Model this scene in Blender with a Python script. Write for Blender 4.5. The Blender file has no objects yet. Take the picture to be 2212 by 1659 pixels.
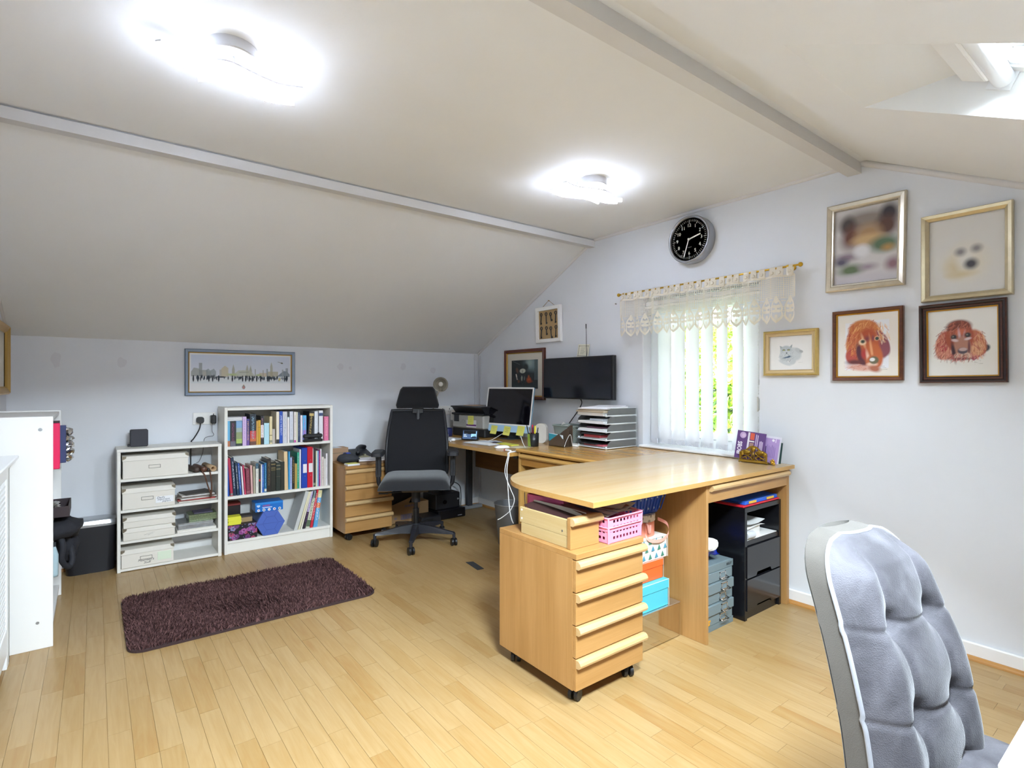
import bpy, math, random
import numpy as np
from mathutils import Vector, Matrix, Euler, noise as mnoise
RND = random.Random(11)
SC = bpy.context.scene
COL = SC.collection
PI = math.pi

# ------------------------------------------------------------------ camera, sky, sun, exposure
cam_d = bpy.data.cameras.new('camera')
cam_d.sensor_width = 36.0
cam_d.lens = 36.0 * 1175.0 / 2212.0
cam_d.clip_start = 0.02
cam = bpy.data.objects.new('camera', cam_d)
cam.location = (0, 0, 1.2)
cam.rotation_euler = (PI / 2, 0, math.radians(-37.5))
COL.objects.link(cam)
SC.camera = cam

W = bpy.data.worlds.new('sky')
SC.world = W
W.use_nodes = True
nt = W.node_tree
bg = nt.nodes['Background']
sky = nt.nodes.new('ShaderNodeTexSky')
sky.sky_type = 'HOSEK_WILKIE'
sky.turbidity = 6.0
sky.ground_albedo = 0.4
sky.sun_direction = Vector((-0.55, 0.35, 0.75)).normalized()
mixs = nt.nodes.new('ShaderNodeMix'); mixs.data_type = 'RGBA'
mixs.inputs[0].default_value = 0.75
nt.links.new(sky.outputs[0], mixs.inputs[6])
mixs.inputs[7].default_value = (0.93, 0.97, 1.0, 1)
nt.links.new(mixs.outputs[2], bg.inputs[0])
bg.inputs[1].default_value = 1.9

sun_d = bpy.data.lights.new('sun', 'SUN')
sun_d.energy = 5.0
sun_d.angle = math.radians(1.0)
sun_d.color = (1.0, 0.95, 0.86)
sun = bpy.data.objects.new('sun', sun_d)
sun.rotation_euler = Vector((0.55, -0.35, -0.75)).to_track_quat('-Z', 'Y').to_euler()
COL.objects.link(sun)

def area(name, loc, direction, sx, sy, power, color):
    d = bpy.data.lights.new(name, 'AREA')
    d.shape = 'RECTANGLE'; d.size = sx; d.size_y = sy
    d.energy = power; d.color = color
    o = bpy.data.objects.new(name, d)
    o.location = loc
    o.rotation_euler = Vector(direction).to_track_quat('-Z', 'Y').to_euler()
    COL.objects.link(o)
    return o
# daylight that falls through the two roof windows (placed outside the glass)
area('skylight_daylight', (1.82, 0.02, 2.20), (-0.05, 0.74, -0.67), 0.54, 0.50, 27.0, (0.78, 0.89, 1.0))
area('skylight_daylight', (0.60, 0.02, 2.20), (0.12, 0.78, -0.62), 0.62, 0.50, 72.0, (0.78, 0.89, 1.0))
LED_STRENGTH = 21.0

SC.view_settings.view_transform = 'Standard'
SC.view_settings.look = 'None'
SC.view_settings.exposure = 2.2
SC.view_settings.gamma = 1.0
SC.view_settings.use_curve_mapping = False

# ------------------------------------------------------------------ helpers
def lin(h):
    if isinstance(h, (tuple, list)):
        return tuple(h[:3])
    h = h.lstrip('#')
    c = [int(h[i:i + 2], 16) / 255 for i in (0, 2, 4)]
    return tuple(x / 12.92 if x <= 0.04045 else ((x + 0.055) / 1.055) ** 2.4 for x in c)

MATS = {}
def M(color, rough=0.5, metal=0.0, var=0.0, vscale=8.0, bump=0.0, bscale=200.0, spec=0.5, coat=0.0, sheen=0.0, trans=0.0, alpha=1.0, emit=None, estr=0.0, sss=0.0):
    key = (color, rough, metal, var, vscale, bump, bscale, spec, coat, sheen, trans, alpha, emit, estr, sss)
    if key in MATS: return MATS[key]
    m = bpy.data.materials.new('material'); m.use_nodes = True
    n = m.node_tree.nodes; l = m.node_tree.links
    p = n['Principled BSDF']
    c = lin(color)
    p.inputs['Base Color'].default_value = (*c, 1)
    p.inputs['Roughness'].default_value = rough
    p.inputs['Metallic'].default_value = metal
    p.inputs['Specular IOR Level'].default_value = spec
    p.inputs['Coat Weight'].default_value = coat
    p.inputs['Coat Roughness'].default_value = 0.1
    p.inputs['Sheen Weight'].default_value = sheen
    p.inputs['Transmission Weight'].default_value = trans
    p.inputs['Alpha'].default_value = alpha
    p.inputs['Subsurface Weight'].default_value = sss
    if emit:
        p.inputs['Emission Color'].default_value = (*lin(emit), 1)
        p.inputs['Emission Strength'].default_value = estr
    if var or bump:
        tc = n.new('ShaderNodeTexCoord')
    if var:
        nz = n.new('ShaderNodeTexNoise'); nz.inputs['Scale'].default_value = vscale; nz.inputs['Detail'].default_value = 4
        l.new(tc.outputs['Object'], nz.inputs['Vector'])
        mp = n.new('ShaderNodeMapRange'); mp.inputs[1].default_value = 0.3; mp.inputs[2].default_value = 0.7
        mp.inputs[3].default_value = 1 - var; mp.inputs[4].default_value = 1 + var
        l.new(nz.outputs[0], mp.inputs[0])
        mx = n.new('ShaderNodeVectorMath'); mx.operation = 'SCALE'
        mx.inputs[0].default_value = c
        l.new(mp.outputs[0], mx.inputs['Scale'])
        l.new(mx.outputs[0], p.inputs['Base Color'])
    if bump:
        nb = n.new('ShaderNodeTexNoise'); nb.inputs['Scale'].default_value = bscale; nb.inputs['Detail'].default_value = 2
        l.new(tc.outputs['Object'], nb.inputs['Vector'])
        b = n.new('ShaderNodeBump'); b.inputs['Strength'].default_value = bump; b.inputs['Distance'].default_value = 0.002
        l.new(nb.outputs[0], b.inputs['Height']); l.new(b.outputs[0], p.inputs['Normal'])
    MATS[key] = m
    return m

def attr_mat(rough=0.6, spec=0.4, coat=0.0):
    key = ('attr', rough, spec, coat)
    if key in MATS: return MATS[key]
    m = bpy.data.materials.new('printed'); m.use_nodes = True
    n = m.node_tree.nodes; l = m.node_tree.links
    p = n['Principled BSDF']; a = n.new('ShaderNodeAttribute'); a.attribute_name = 'col'
    l.new(a.outputs['Color'], p.inputs['Base Color'])
    p.inputs['Roughness'].default_value = rough; p.inputs['Specular IOR Level'].default_value = spec
    p.inputs['Coat Weight'].default_value = coat; p.inputs['Coat Roughness'].default_value = 0.05
    MATS[key] = m
    return m

def wood(a, b, axis=0, rough=0.4, scale=1.0, coat=0.0, streak=0.5):
    key = ('wood', a, b, axis, rough, scale, coat, streak)
    if key in MATS: return MATS[key]
    m = bpy.data.materials.new('wood'); m.use_nodes = True
    n = m.node_tree.nodes; l = m.node_tree.links
    p = n['Principled BSDF']
    tc = n.new('ShaderNodeTexCoord'); mp = n.new('ShaderNodeMapping')
    sc = [14 * scale] * 3; sc[axis] = 1.1 * scale
    mp.inputs['Scale'].default_value = sc
    l.new(tc.outputs['Object'], mp.inputs['Vector'])
    n1 = n.new('ShaderNodeTexNoise'); n1.inputs['Scale'].default_value = 1.3; n1.inputs['Detail'].default_value = 3; n1.inputs['Distortion'].default_value = 0.6
    l.new(mp.outputs[0], n1.inputs['Vector'])
    mp2 = n.new('ShaderNodeMapping'); sc2 = [150 * scale] * 3; sc2[axis] = 5 * scale
    mp2.inputs['Scale'].default_value = sc2
    l.new(tc.outputs['Object'], mp2.inputs['Vector'])
    n2 = n.new('ShaderNodeTexNoise'); n2.inputs['Scale'].default_value = 1.0; n2.inputs['Detail'].default_value = 2
    l.new(mp2.outputs[0], n2.inputs['Vector'])
    ad = n.new('ShaderNodeMath'); ad.operation = 'MULTIPLY_ADD'
    l.new(n2.outputs[0], ad.inputs[0]); ad.inputs[1].default_value = streak; l.new(n1.outputs[0], ad.inputs[2])
    cr = n.new('ShaderNodeValToRGB')
    cr.color_ramp.elements[0].position = 0.35 + streak * 0.3; cr.color_ramp.elements[0].color = (*lin(a), 1)
    cr.color_ramp.elements[1].position = 0.68 + streak * 0.6; cr.color_ramp.elements[1].color = (*lin(b), 1)
    l.new(ad.outputs[0], cr.inputs[0]); l.new(cr.outputs[0], p.inputs['Base Color'])
    p.inputs['Roughness'].default_value = rough
    p.inputs['Coat Weight'].default_value = coat; p.inputs['Coat Roughness'].default_value = 0.12
    MATS[key] = m
    return m

XF = {}                                                             # object name -> its world matrix
def mw(o): return XF[o.name]

class B:
    """collects shapes; build() links them as ONE mesh object"""
    def __init__(s): s.v = []; s.f = []; s.m = []; s.sm = []; s.c = []; s.cc = None
    def add(s, verts, faces, mat=0, smooth=False, X=None):
        k = len(s.v)
        if X is not None: verts = [X @ Vector(p) for p in verts]
        s.v += [tuple(p) for p in verts]
        s.f += [tuple(i + k for i in f) for f in faces]
        s.m += [mat] * len(faces); s.sm += [smooth] * len(faces); s.c += [s.cc] * len(faces)
        return s
    def col(s, h): s.cc = lin(h); return s
    def box(s, x0, x1, y0, y1, z0, z1, bev=0.0, mat=0, X=None):
        x0, x1 = min(x0, x1), max(x0, x1); y0, y1 = min(y0, y1), max(y0, y1); z0, z1 = min(z0, z1), max(z0, z1)
        b = min(bev, (x1 - x0) * .45, (y1 - y0) * .45, (z1 - z0) * .45)
        if b <= 0:
            v = [(x0, y0, z0), (x1, y0, z0), (x1, y1, z0), (x0, y1, z0), (x0, y0, z1), (x1, y0, z1), (x1, y1, z1), (x0, y1, z1)]
            f = [(0, 3, 2, 1), (4, 5, 6, 7), (0, 1, 5, 4), (1, 2, 6, 5), (2, 3, 7, 6), (3, 0, 4, 7)]
            return s.add(v, f, mat, False, X)
        lo = (x0, y0, z0); hi = (x1, y1, z1); v = []; idx = {}
        for cx in (0, 1):
            for cy in (0, 1):
                for cz in (0, 1):
                    cn = (cx, cy, cz)
                    for a in range(3):
                        p = [(hi[i] - b if cn[i] else lo[i] + b) for i in range(3)]
                        p[a] = hi[a] if cn[a] else lo[a]
                        idx[(cn, a)] = len(v); v.append(tuple(p))
        f = []
        for a in range(3):
            o1, o2 = (a + 1) % 3, (a + 2) % 3
            for sd in (0, 1):
                q = []
                for p1, p2 in ((0, 0), (1, 0), (1, 1), (0, 1)):
                    cn = [0] * 3; cn[a] = sd; cn[o1] = p1; cn[o2] = p2
                    q.append(idx[(tuple(cn), a)])
                f.append(tuple(q if sd else q[::-1]))
        for a in range(3):
            o1, o2 = (a + 1) % 3, (a + 2) % 3
            for p1 in (0, 1):
                for p2 in (0, 1):
                    c0 = [0] * 3; c0[o1] = p1; c0[o2] = p2; c1 = list(c0); c1[a] = 1
                    c0 = tuple(c0); c1 = tuple(c1)
                    q = (idx[(c0, o1)], idx[(c1, o1)], idx[(c1, o2)], idx[(c0, o2)])
                    f.append(q if p1 == p2 else q[::-1])
        for cn in [(i, j, k) for i in (0, 1) for j in (0, 1) for k in (0, 1)]:
            t = tuple(idx[(cn, a)] for a in range(3))
            f.append(t if sum(cn) % 2 else t[::-1])
        return s.add(v, f, mat, False, X)
    def cyl(s, p0, p1, r0, r1=None, n=16, mat=0, caps=True, smooth=True, X=None):
        r1 = r0 if r1 is None else r1
        p0 = Vector(p0); p1 = Vector(p1); d = (p1 - p0).normalized()
        u = d.orthogonal().normalized(); w = d.cross(u)
        v = []
        for p, r in ((p0, r0), (p1, r1)):
            for i in range(n):
                a = 2 * PI * i / n
                v.append(p + u * (r * math.cos(a)) + w * (r * math.sin(a)))
        f = [(i, (i + 1) % n, n + (i + 1) % n, n + i) for i in range(n)]
        s.add(v, f, mat, smooth, X)
        if caps:
            s.add(v[:n], [tuple(range(n))[::-1]], mat, False, X); s.add(v[n:], [tuple(range(n))], mat, False, X)
        return s
    def tube(s, pts, r, n=8, mat=0, X=None, closed=False):
        pts = [Vector(p) for p in pts]; k = len(pts); v = []; u = None
        for i, p in enumerate(pts):
            a = pts[(i - 1) % k] if (closed or i) else p; c = pts[(i + 1) % k] if (closed or i < k - 1) else p
            d = (c - a).normalized()
            u = d.orthogonal().normalized() if u is None else (u - d * u.dot(d)).normalized()
            w = d.cross(u)
            rr = r[i] if isinstance(r, (list, tuple)) else r
            for j in range(n):
                an = 2 * PI * j / n
                v.append(p + u * (rr * math.cos(an)) + w * (rr * math.sin(an)))
        f = []
        for i in range(k if closed else k - 1):
            i2 = (i + 1) % k
            for j in range(n):
                f.append((i * n + j, i * n + (j + 1) % n, i2 * n + (j + 1) % n, i2 * n + j))
        if not closed:
            f.append(tuple(range(n))[::-1]); f.append(tuple((k - 1) * n + j for j in range(n)))
        return s.add(v, f, mat, True, X)
    def lathe(s, prof, c=(0, 0, 0), n=24, mat=0, smooth=True, X=None, close=False):
        v = []; k = len(prof)
        for r, z in prof:
            for j in range(n):
                a = 2 * PI * j / n
                v.append((c[0] + r * math.cos(a), c[1] + r * math.sin(a), c[2] + z))
        f = []
        for i in range(k if close else k - 1):
            i2 = (i + 1) % k
            for j in range(n):
                f.append((i * n + j, i * n + (j + 1) % n, i2 * n + (j + 1) % n, i2 * n + j))
        s.add(v, f, mat, smooth, X)
        if not close:
            if prof[0][0] > 1e-4: s.add(v[:n], [tuple(range(n))[::-1]], mat, False, X)
            if prof[-1][0] > 1e-4: s.add(v[-n:], [tuple(range(n))], mat, False, X)
        return s
    def prism(s, poly, h0, h1, axis=2, mat=0, X=None, smooth=False):
        """polygon in the plane of the other two axes (in order), extruded along axis"""
        n = len(poly)
        def P(a, b, h):
            if axis == 2: return (a, b, h)
            if axis == 0: return (h, a, b)
            return (a, h, b)
        v = [P(a, b, h0) for a, b in poly] + [P(a, b, h1) for a, b in poly]
        area2 = sum(poly[i][0] * poly[(i + 1) % n][1] - poly[(i + 1) % n][0] * poly[i][1] for i in range(n))
        flip = (area2 < 0) ^ (h1 < h0) ^ (axis == 1)
        fs = [(i, (i + 1) % n, n + (i + 1) % n, n + i) for i in range(n)]
        cp = [tuple(range(n))[::-1], tuple(range(n, 2 * n))]
        if flip: fs = [q[::-1] for q in fs]; cp = [q[::-1] for q in cp]
        s.add(v, fs, mat, smooth, X); k = len(s.v) - 2 * n
        s.f += [tuple(i + k for i in q) for q in cp]; s.m += [mat] * 2; s.sm += [False] * 2; s.c += [s.cc] * 2
        return s
    def grid(s, nx, ny, fn, mat=0, smooth=True, wrap=False):
        v = [fn(i / nx, j / ny) for j in range(ny + 1) for i in range(nx + 1)]
        f = [(j * (nx + 1) + i, j * (nx + 1) + i + 1, (j + 1) * (nx + 1) + i + 1, (j + 1) * (nx + 1) + i) for j in range(ny) for i in range(nx)]
        return s.add(v, f, mat, smooth)
    def sphere(s, c, r, n=12, m=8, mat=0, sc=(1, 1, 1)):
        prof = [(max(1e-5, r * math.sin(PI * i / m)), -r * math.cos(PI * i / m)) for i in range(m + 1)]
        X = Matrix.Translation(c) @ Matrix.Diagonal((*sc, 1))
        return s.lathe(prof, (0, 0, 0), n, mat, True, X)
    def build(s, name, mat, parent=None, local=False, loc=None, kind=None):
        """parent given: verts are world coordinates unless local=True; no parent: verts become relative to loc"""
        me = bpy.data.meshes.new(name)
        v = s.v
        if parent is not None and not local:
            inv = mw(parent).inverted(); v = [tuple(inv @ Vector(p)) for p in v]
        if parent is None and loc is not None:
            v = [(p[0] - loc[0], p[1] - loc[1], p[2] - loc[2]) for p in v]
        me.from_pydata(v, [], s.f)
        for m_ in (mat if isinstance(mat, (list, tuple)) else [mat]): me.materials.append(m_)
        me.polygons.foreach_set('material_index', s.m)
        me.polygons.foreach_set('use_smooth', s.sm)
        if any(c is not None for c in s.c):
            at = me.color_attributes.new('col', 'FLOAT_COLOR', 'CORNER')
            arr = []
            for f, c in zip(s.f, s.c): arr += [*(c or (0.8, 0.8, 0.8)), 1.0] * len(f)
            at.data.foreach_set('color', arr)
        me.update()
        o = bpy.data.objects.new(name, me); COL.objects.link(o)
        if parent is not None:
            o.parent = parent; XF[o.name] = XF[parent.name].copy()
        else:
            o.location = loc or (0, 0, 0); XF[o.name] = Matrix.Translation(o.location)
        if kind: o['kind'] = kind
        return o

LABELS = {}
def tag(o, label, cat, group=None):
    o['label'] = label; o['category'] = cat
    if group: o['group'] = group
    if label in LABELS: print('DUPLICATE LABEL', label)
    LABELS[label] = 1
    nw = len(label.split())
    if nw < 4 or nw > 16: print('LABEL LENGTH', nw, label)
    return o
def thing(name, label, cat, loc=(0, 0, 0), rz=0.0, group=None, rot=None):
    o = bpy.data.objects.new(name, None); COL.objects.link(o)
    o.empty_display_size = 0.1
    o.location = loc
    e = Euler(rot) if rot else Euler((0, 0, rz))
    o.rotation_euler = e
    XF[o.name] = Matrix.Translation(loc) @ e.to_matrix().to_4x4()
    return tag(o, label, cat, group)
def struct(o): o['kind'] = 'structure'; return o
def copy_tree(o, loc, label, group=None, rz=None):
    r = o.copy(); COL.objects.link(r); r.location = loc
    if rz is not None: r.rotation_euler = (0, 0, rz)
    XF[r.name] = Matrix.Translation(loc) @ r.rotation_euler.to_matrix().to_4x4()
    tag(r, label, r['category'], group or r.get('group'))
    def rec(src, dst):
        for ch in list(src.children):
            c = ch.copy(); COL.objects.link(c); c.parent = dst; XF[c.name] = XF[r.name].copy()
            rec(ch, c)
    rec(o, r)
    return r
def text(body, size, mat, parent, pos, rot=(PI / 2, 0, 0), name='lettering', align='CENTER', shear=0.0, sx=1.0, extrude=0.0002, bold=0.0):
    """lettering in the parent's local coordinates, turned into a mesh"""
    cu = bpy.data.curves.new('font', 'FONT'); cu.body = body; cu.size = size; cu.align_x = align; cu.align_y = 'CENTER'
    cu.shear = shear; cu.extrude = extrude; cu.offset = bold; cu.resolution_u = 2
    t = bpy.data.objects.new('font', cu)
    me = bpy.data.meshes.new_from_object(t)
    bpy.data.objects.remove(t)
    X = Matrix.Translation(pos) @ Euler(rot).to_matrix().to_4x4() @ Matrix.Diagonal((sx, 1, 1, 1))
    me.transform(X)
    me.materials.clear(); me.materials.append(mat)
    o = bpy.data.objects.new(name, me); COL.objects.link(o); o.parent = parent; XF[o.name] = XF[parent.name].copy()
    return o
def smoothpts(pts, k=6):
    """Catmull-Rom through the points"""
    P = [Vector(p) for p in pts]; out = []
    for i in range(len(P) - 1):
        a = P[max(i - 1, 0)]; b = P[i]; c = P[i + 1]; d = P[min(i + 2, len(P) - 1)]
        for j in range(k):
            t = j / k
            out.append(0.5 * ((2 * b) + (c - a) * t + (2 * a - 5 * b + 4 * c - d) * t * t + (3 * b - a - 3 * c + d) * t ** 3))
    out.append(P[-1])
    return out
def rrect(w, h, r, n=5, cx=0, cy=0):
    """rounded rectangle polygon, counter-clockwise"""
    out = []
    for (sx, sy, a0) in ((1, 1, 0), (-1, 1, 90), (-1, -1, 180), (1, -1, 270)):
        for i in range(n + 1):
            a = math.radians(a0 + 90 * i / n)
            out.append((cx + sx * (w / 2 - r) + r * math.cos(a), cy + sy * (h / 2 - r) + r * math.sin(a)))
    return out

# common materials
WALL = M('#dcdee2', 0.85, var=0.015, vscale=3, bump=0.12, bscale=90)
CEIL = M('#ebebea', 0.9, var=0.015, vscale=2, bump=0.15, bscale=70)
WHITE = M('#e9e8e6', 0.45)
GLOSSW = M('#efeeec', 0.3)
CREAMW = M('#e9e6de', 0.45)
BLACK = M('#18181a', 0.45)
BLKGL = M('#0b0b0d', 0.12)
BLKFAB = M('#17171b', 0.95, bump=0.5, bscale=900, sheen=0.3)
CHROME = M('#d8d8da', 0.18, 1.0)
STEEL = M('#a9abae', 0.35, 1.0)
GOLD = M('#c9a13a', 0.28, 1.0)
BEECH = ('#a37742', '#b38853')
PALE = ('#c6a87c', '#d2b88f')
# ------------------------------------------------------------------ room shell
XL, XR, YB, YF = -0.43, 3.05, 4.53, -0.53
ZC, YA, YR, K = 2.31, 2.94, 1.07, 0.488       # flat ceiling between YR and YA, 26 degree slopes either side
def roof_z(y):
    if y > YA: return ZC - (y - YA) * (ZC - 1.50) / (YB - YA)
    if y < YR: return ZC - (YR - y) * K
    return ZC
WY0, WY1, WZ0, WZ1 = 1.62, 2.47, 0.775, 1.80   # gable window opening

floor = struct(B().box(XL - .2, XR + .2, YF - .2, YB + .2, -0.06, -0.004).build('floor', M('#b98d52', 0.6)))
# laminate strips, each its own plank (parts of the floor); those past the 300 largest are joined as stuff
pm = bpy.data.materials.new('laminate'); pm.use_nodes = True
n = pm.node_tree.nodes; l = pm.node_tree.links; p = n['Principled BSDF']
at = n.new('ShaderNodeAttribute'); at.attribute_name = 'col'
tc = n.new('ShaderNodeTexCoord')
sep = n.new('ShaderNodeSeparateColor'); l.new(at.outputs['Color'], sep.inputs[0])
off = n.new('ShaderNodeVectorMath'); off.operation = 'SCALE'; l.new(at.outputs['Color'], off.inputs[0]); off.inputs['Scale'].default_value = 37.0
ad = n.new('ShaderNodeVectorMath'); ad.operation = 'ADD'; l.new(tc.outputs['Object'], ad.inputs[0]); l.new(off.outputs[0], ad.inputs[1])
mp = n.new('ShaderNodeMapping'); mp.inputs['Scale'].default_value = (26, 2.2, 1); l.new(ad.outputs[0], mp.inputs['Vector'])
n1 = n.new('ShaderNodeTexNoise'); n1.inputs['Scale'].default_value = 1.4; n1.inputs['Detail'].default_value = 5; n1.inputs['Distortion'].default_value = 1.4; l.new(mp.outputs[0], n1.inputs['Vector'])
mp2 = n.new('ShaderNodeMapping'); mp2.inputs['Scale'].default_value = (240, 9, 1); l.new(ad.outputs[0], mp2.inputs['Vector'])
n2 = n.new('ShaderNodeTexNoise'); n2.inputs['Scale'].default_value = 1; n2.inputs['Detail'].default_value = 2; l.new(mp2.outputs[0], n2.inputs['Vector'])
m1 = n.new('ShaderNodeMath'); m1.operation = 'MULTIPLY_ADD'; l.new(n1.outputs[0], m1.inputs[0]); m1.inputs[1].default_value = 0.75; l.new(sep.outputs[0], m1.inputs[2])
m2 = n.new('ShaderNodeMath'); m2.operation = 'MULTIPLY_ADD'; l.new(n2.outputs[0], m2.inputs[0]); m2.inputs[1].default_value = 0.22; l.new(m1.outputs[0], m2.inputs[2])
cr = n.new('ShaderNodeValToRGB'); e = cr.color_ramp.elements
e[0].position = 0.42; e[0].color = (*lin('#a98c60'), 1); e[1].position = 1.25; e[1].color = (*lin('#966c3a'), 1)
e[1].position = 1.0
x = cr.color_ramp.elements.new(0.72); x.color = (*lin('#9f7f4f'), 1)
l.new(m2.outputs[0], cr.inputs[0]); l.new(cr.outputs[0], p.inputs['Base Color'])
p.inputs['Roughness'].default_value = 0.33; p.inputs['Specular IOR Level'].default_value = 0.45
SW = 0.0665
rows = []
x = XL; ri = 0
prng = random.Random(5)
while x < XR - 0.005:
    x1 = min(x + SW, XR)
    y = YF - prng.random() * 0.4
    while y < YB:
        L = prng.choice((0.27, 0.34, 0.41, 0.41, 0.48))
        y0, y1 = max(y, YF), min(y + L, YB)
        if y1 - y0 > 0.02: rows.append((x, x1, y0, y1, prng.random(), prng.random(), ri))
        y += L
    x = x1; ri += 1
def plank_area(r):
    cx, cy = (r[0] + r[1]) / 2, (r[2] + r[3]) / 2
    s, c = math.sin(math.radians(37.5)), math.cos(math.radians(37.5))
    F = cx * s + cy * c; Rr = cx * c - cy * s
    if F < 0.5: return 0
    u = Rr / F; v = 1.2 / F
    if abs(u) > 1.0 or v > 0.78: return 0
    hid = (1.4 < cx < 1.8 and 1.44 < cy < 1.95) or (2.25 < cx and 1.45 < cy < 2.9) or (0.1 < cx < 1.95 and cy > 4.2) or (.12 < cx < 1.28 and 2.95 < cy < 3.68) or (cx < -.15 and cy > 2.3)
    return (0.02 if hid else 1) * (r[3] - r[2]) * (r[1] - r[0]) / F ** 3
rows.sort(key=plank_area, reverse=True)
def add_plank(b, r):
    g = 0.0004; t = r[4]
    h = 0.0 - 0.0004 * r[5]
    b.cc = (0.02 + 0.27 * t ** 2.5, r[5], (t * 7.3) % 1)
    b.box(r[0] + g, r[1] - g, r[2] + g, r[3] - g, -0.008, h)
for r in rows[:300]:
    b = B(); add_plank(b, r); b.build('plank', pm, floor)
b = B()
for r in rows[300:]: add_plank(b, r)
b.build('far_planks', pm, floor, kind='stuff')

# walls
T = 0.25
def prof(ya, yb):
    ys = sorted({ya, yb} | {q for q in (YR, YA) if ya < q < yb})
    return [(q, roof_z(q) + 0.02) for q in ys][::-1]
b = B()
def wallpiece(ya, yb, z0, z1=None):
    if z1 is None: poly = [(ya, z0), (yb, z0)] + prof(ya, yb)
    else: poly = [(ya, z0), (yb, z0), (yb, z1), (ya, z1)]
    b.prism(poly, XR, XR + T, axis=0)
wallpiece(YF - .2, WY0, -0.05); wallpiece(WY1, YB + .2, -0.05)
wallpiece(WY0, WY1, -0.05, WZ0); 
b.prism([(WY0, WZ1), (WY1, WZ1)] + prof(WY0, WY1), XR, XR + T, axis=0)
wall_right = struct(b.build('wall_right', WALL))
b = B().prism([(YF - .2, -0.05), (YB + .2, -0.05)] + prof(YF - .2, YB + .2), XL - .2, XL, axis=0)
wall_left = struct(b.build('wall_left', WALL))
wall_back = struct(B().box(XL, XR, YB, YB + .2, -0.05, 1.52).build('wall_back', WALL))
wall_front = struct(B().box(XL, XR, YF - .2, YF, -0.05, 1.56).build('wall_front', WALL))
# ceiling: flat part, back slope, front slope with two roof window openings whose reveals are its own thickness
struct(B().box(XL - .1, XR + .1, YR, YA, ZC, ZC + .15).build('ceiling', CEIL))
struct(B().prism([(YA, ZC), (YB + .1, roof_z(YB + .1)), (YB + .1, roof_z(YB + .1) + .15), (YA, ZC + .15)], XL - .1, XR + .1, axis=0).build('ceiling', CEIL))
HX = [(0.28, 0.94), (1.535, 2.105)]; HY0, HY1 = -0.05, 0.748
full = [(YF - .1, roof_z(YF - .1)), (YR, ZC), (YR, ZC + .16), (YF - .1, roof_z(YF - .1) + .16)]
b = B()
xs = [XL - .1, HX[0][0], HX[0][1], HX[1][0], HX[1][1], XR + .1]
for i in (0, 2, 4): b.prism(full, xs[i], xs[i + 1], axis=0)
for (a0, a1) in HX:
    b.prism([(HY1, 2.153), (YR, ZC), (YR, ZC + .16), (0.471, 2.16), (0.471, 2.153)], a0, a1, axis=0)
    b.prism([(YF - .1, roof_z(YF - .1)), (HY0, roof_z(HY0)), (HY0, roof_z(HY0) + .15), (YF - .1, roof_z(YF - .1) + .15)], a0, a1, axis=0)
struct(b.build('ceiling', CEIL))
# roof windows (frame, sash, pane, rolled blind)
glass = bpy.data.materials.new('pane_glass'); glass.use_nodes = True
n = glass.node_tree.nodes; l = glass.node_tree.links
n.remove(n['Principled BSDF'])
tr = n.new('ShaderNodeBsdfTransparent'); gl = n.new('ShaderNodeBsdfGlossy'); gl.inputs['Roughness'].default_value = 0.02
mx = n.new('ShaderNodeMixShader'); fr = n.new('ShaderNodeFresnel'); fr.inputs['IOR'].default_value = 1.25
l.new(fr.outputs[0], mx.inputs[0]); l.new(tr.outputs[0], mx.inputs[1]); l.new(gl.outputs[0], mx.inputs[2])
l.new(mx.outputs[0], n['Material Output'].inputs[0])
tr.inputs[0].default_value = (0.97, 0.985, 0.98, 1)
for k, (a0, a1) in enumerate(HX):
    ang = math.atan(K)
    # local x across, local y down the slope from the head, local z outwards
    X = Matrix(((1, 0, 0, a0), (0, -math.cos(ang), -math.sin(ang), 0.471), (0, -math.sin(ang), math.cos(ang), 2.153), (0, 0, 0, 1)))
    w = a1 - a0; Ls = 0.585
    fb = B()
    fb.box(0, w, 0.0, 0.065, -0.03, 0.05, 0.004, X=X); fb.box(0, w, Ls - .05, Ls, -0.0, 0.05, 0.004, X=X)
    fb.box(0, 0.045, 0.065, Ls - .05, 0.0, 0.05, 0.004, X=X); fb.box(w - .045, w, 0.065, Ls - .05, 0.0, 0.05, 0.004, X=X)
    wf = struct(fb.build('window_%d' % (k + 2), GLOSSW))
    sb = B()
    sb.box(0.047, w - .047, 0.07, 0.115, 0.005, 0.045, 0.004, X=X); sb.box(0.047, w - .047, Ls - .1, Ls - .055, 0.005, 0.045, 0.004, X=X)
    sb.box(0.047, 0.085, 0.115, Ls - .1, 0.005, 0.045, 0.004, X=X); sb.box(w - .085, w - .047, 0.115, Ls - .1, 0.005, 0.045, 0.004, X=X)
    sb.build('sash', GLOSSW, wf)
    B().box(0.085, w - .085, 0.115, Ls - .1, 0.022, 0.03, X=X).build('pane', glass, wf)
    rb = B().cyl((0.006, 0.105, -0.02), (w - .006, 0.105, -0.02), 0.026, n=20, X=X)
    rb.box(0.0, 0.008, 0.075, 0.135, -0.05, 0.01, X=X); rb.box(w - .008, w, 0.075, 0.135, -0.05, 0.01, X=X)
    rb.build('blind_roll', M('#eef0f2', 0.5), wf)
    B().box(0.05, w - .05, 0.075, 0.088, -0.043, -0.032, 0.003, X=X).build('blind_rail', M('#fbfbfb', 0.3), wf)
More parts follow.
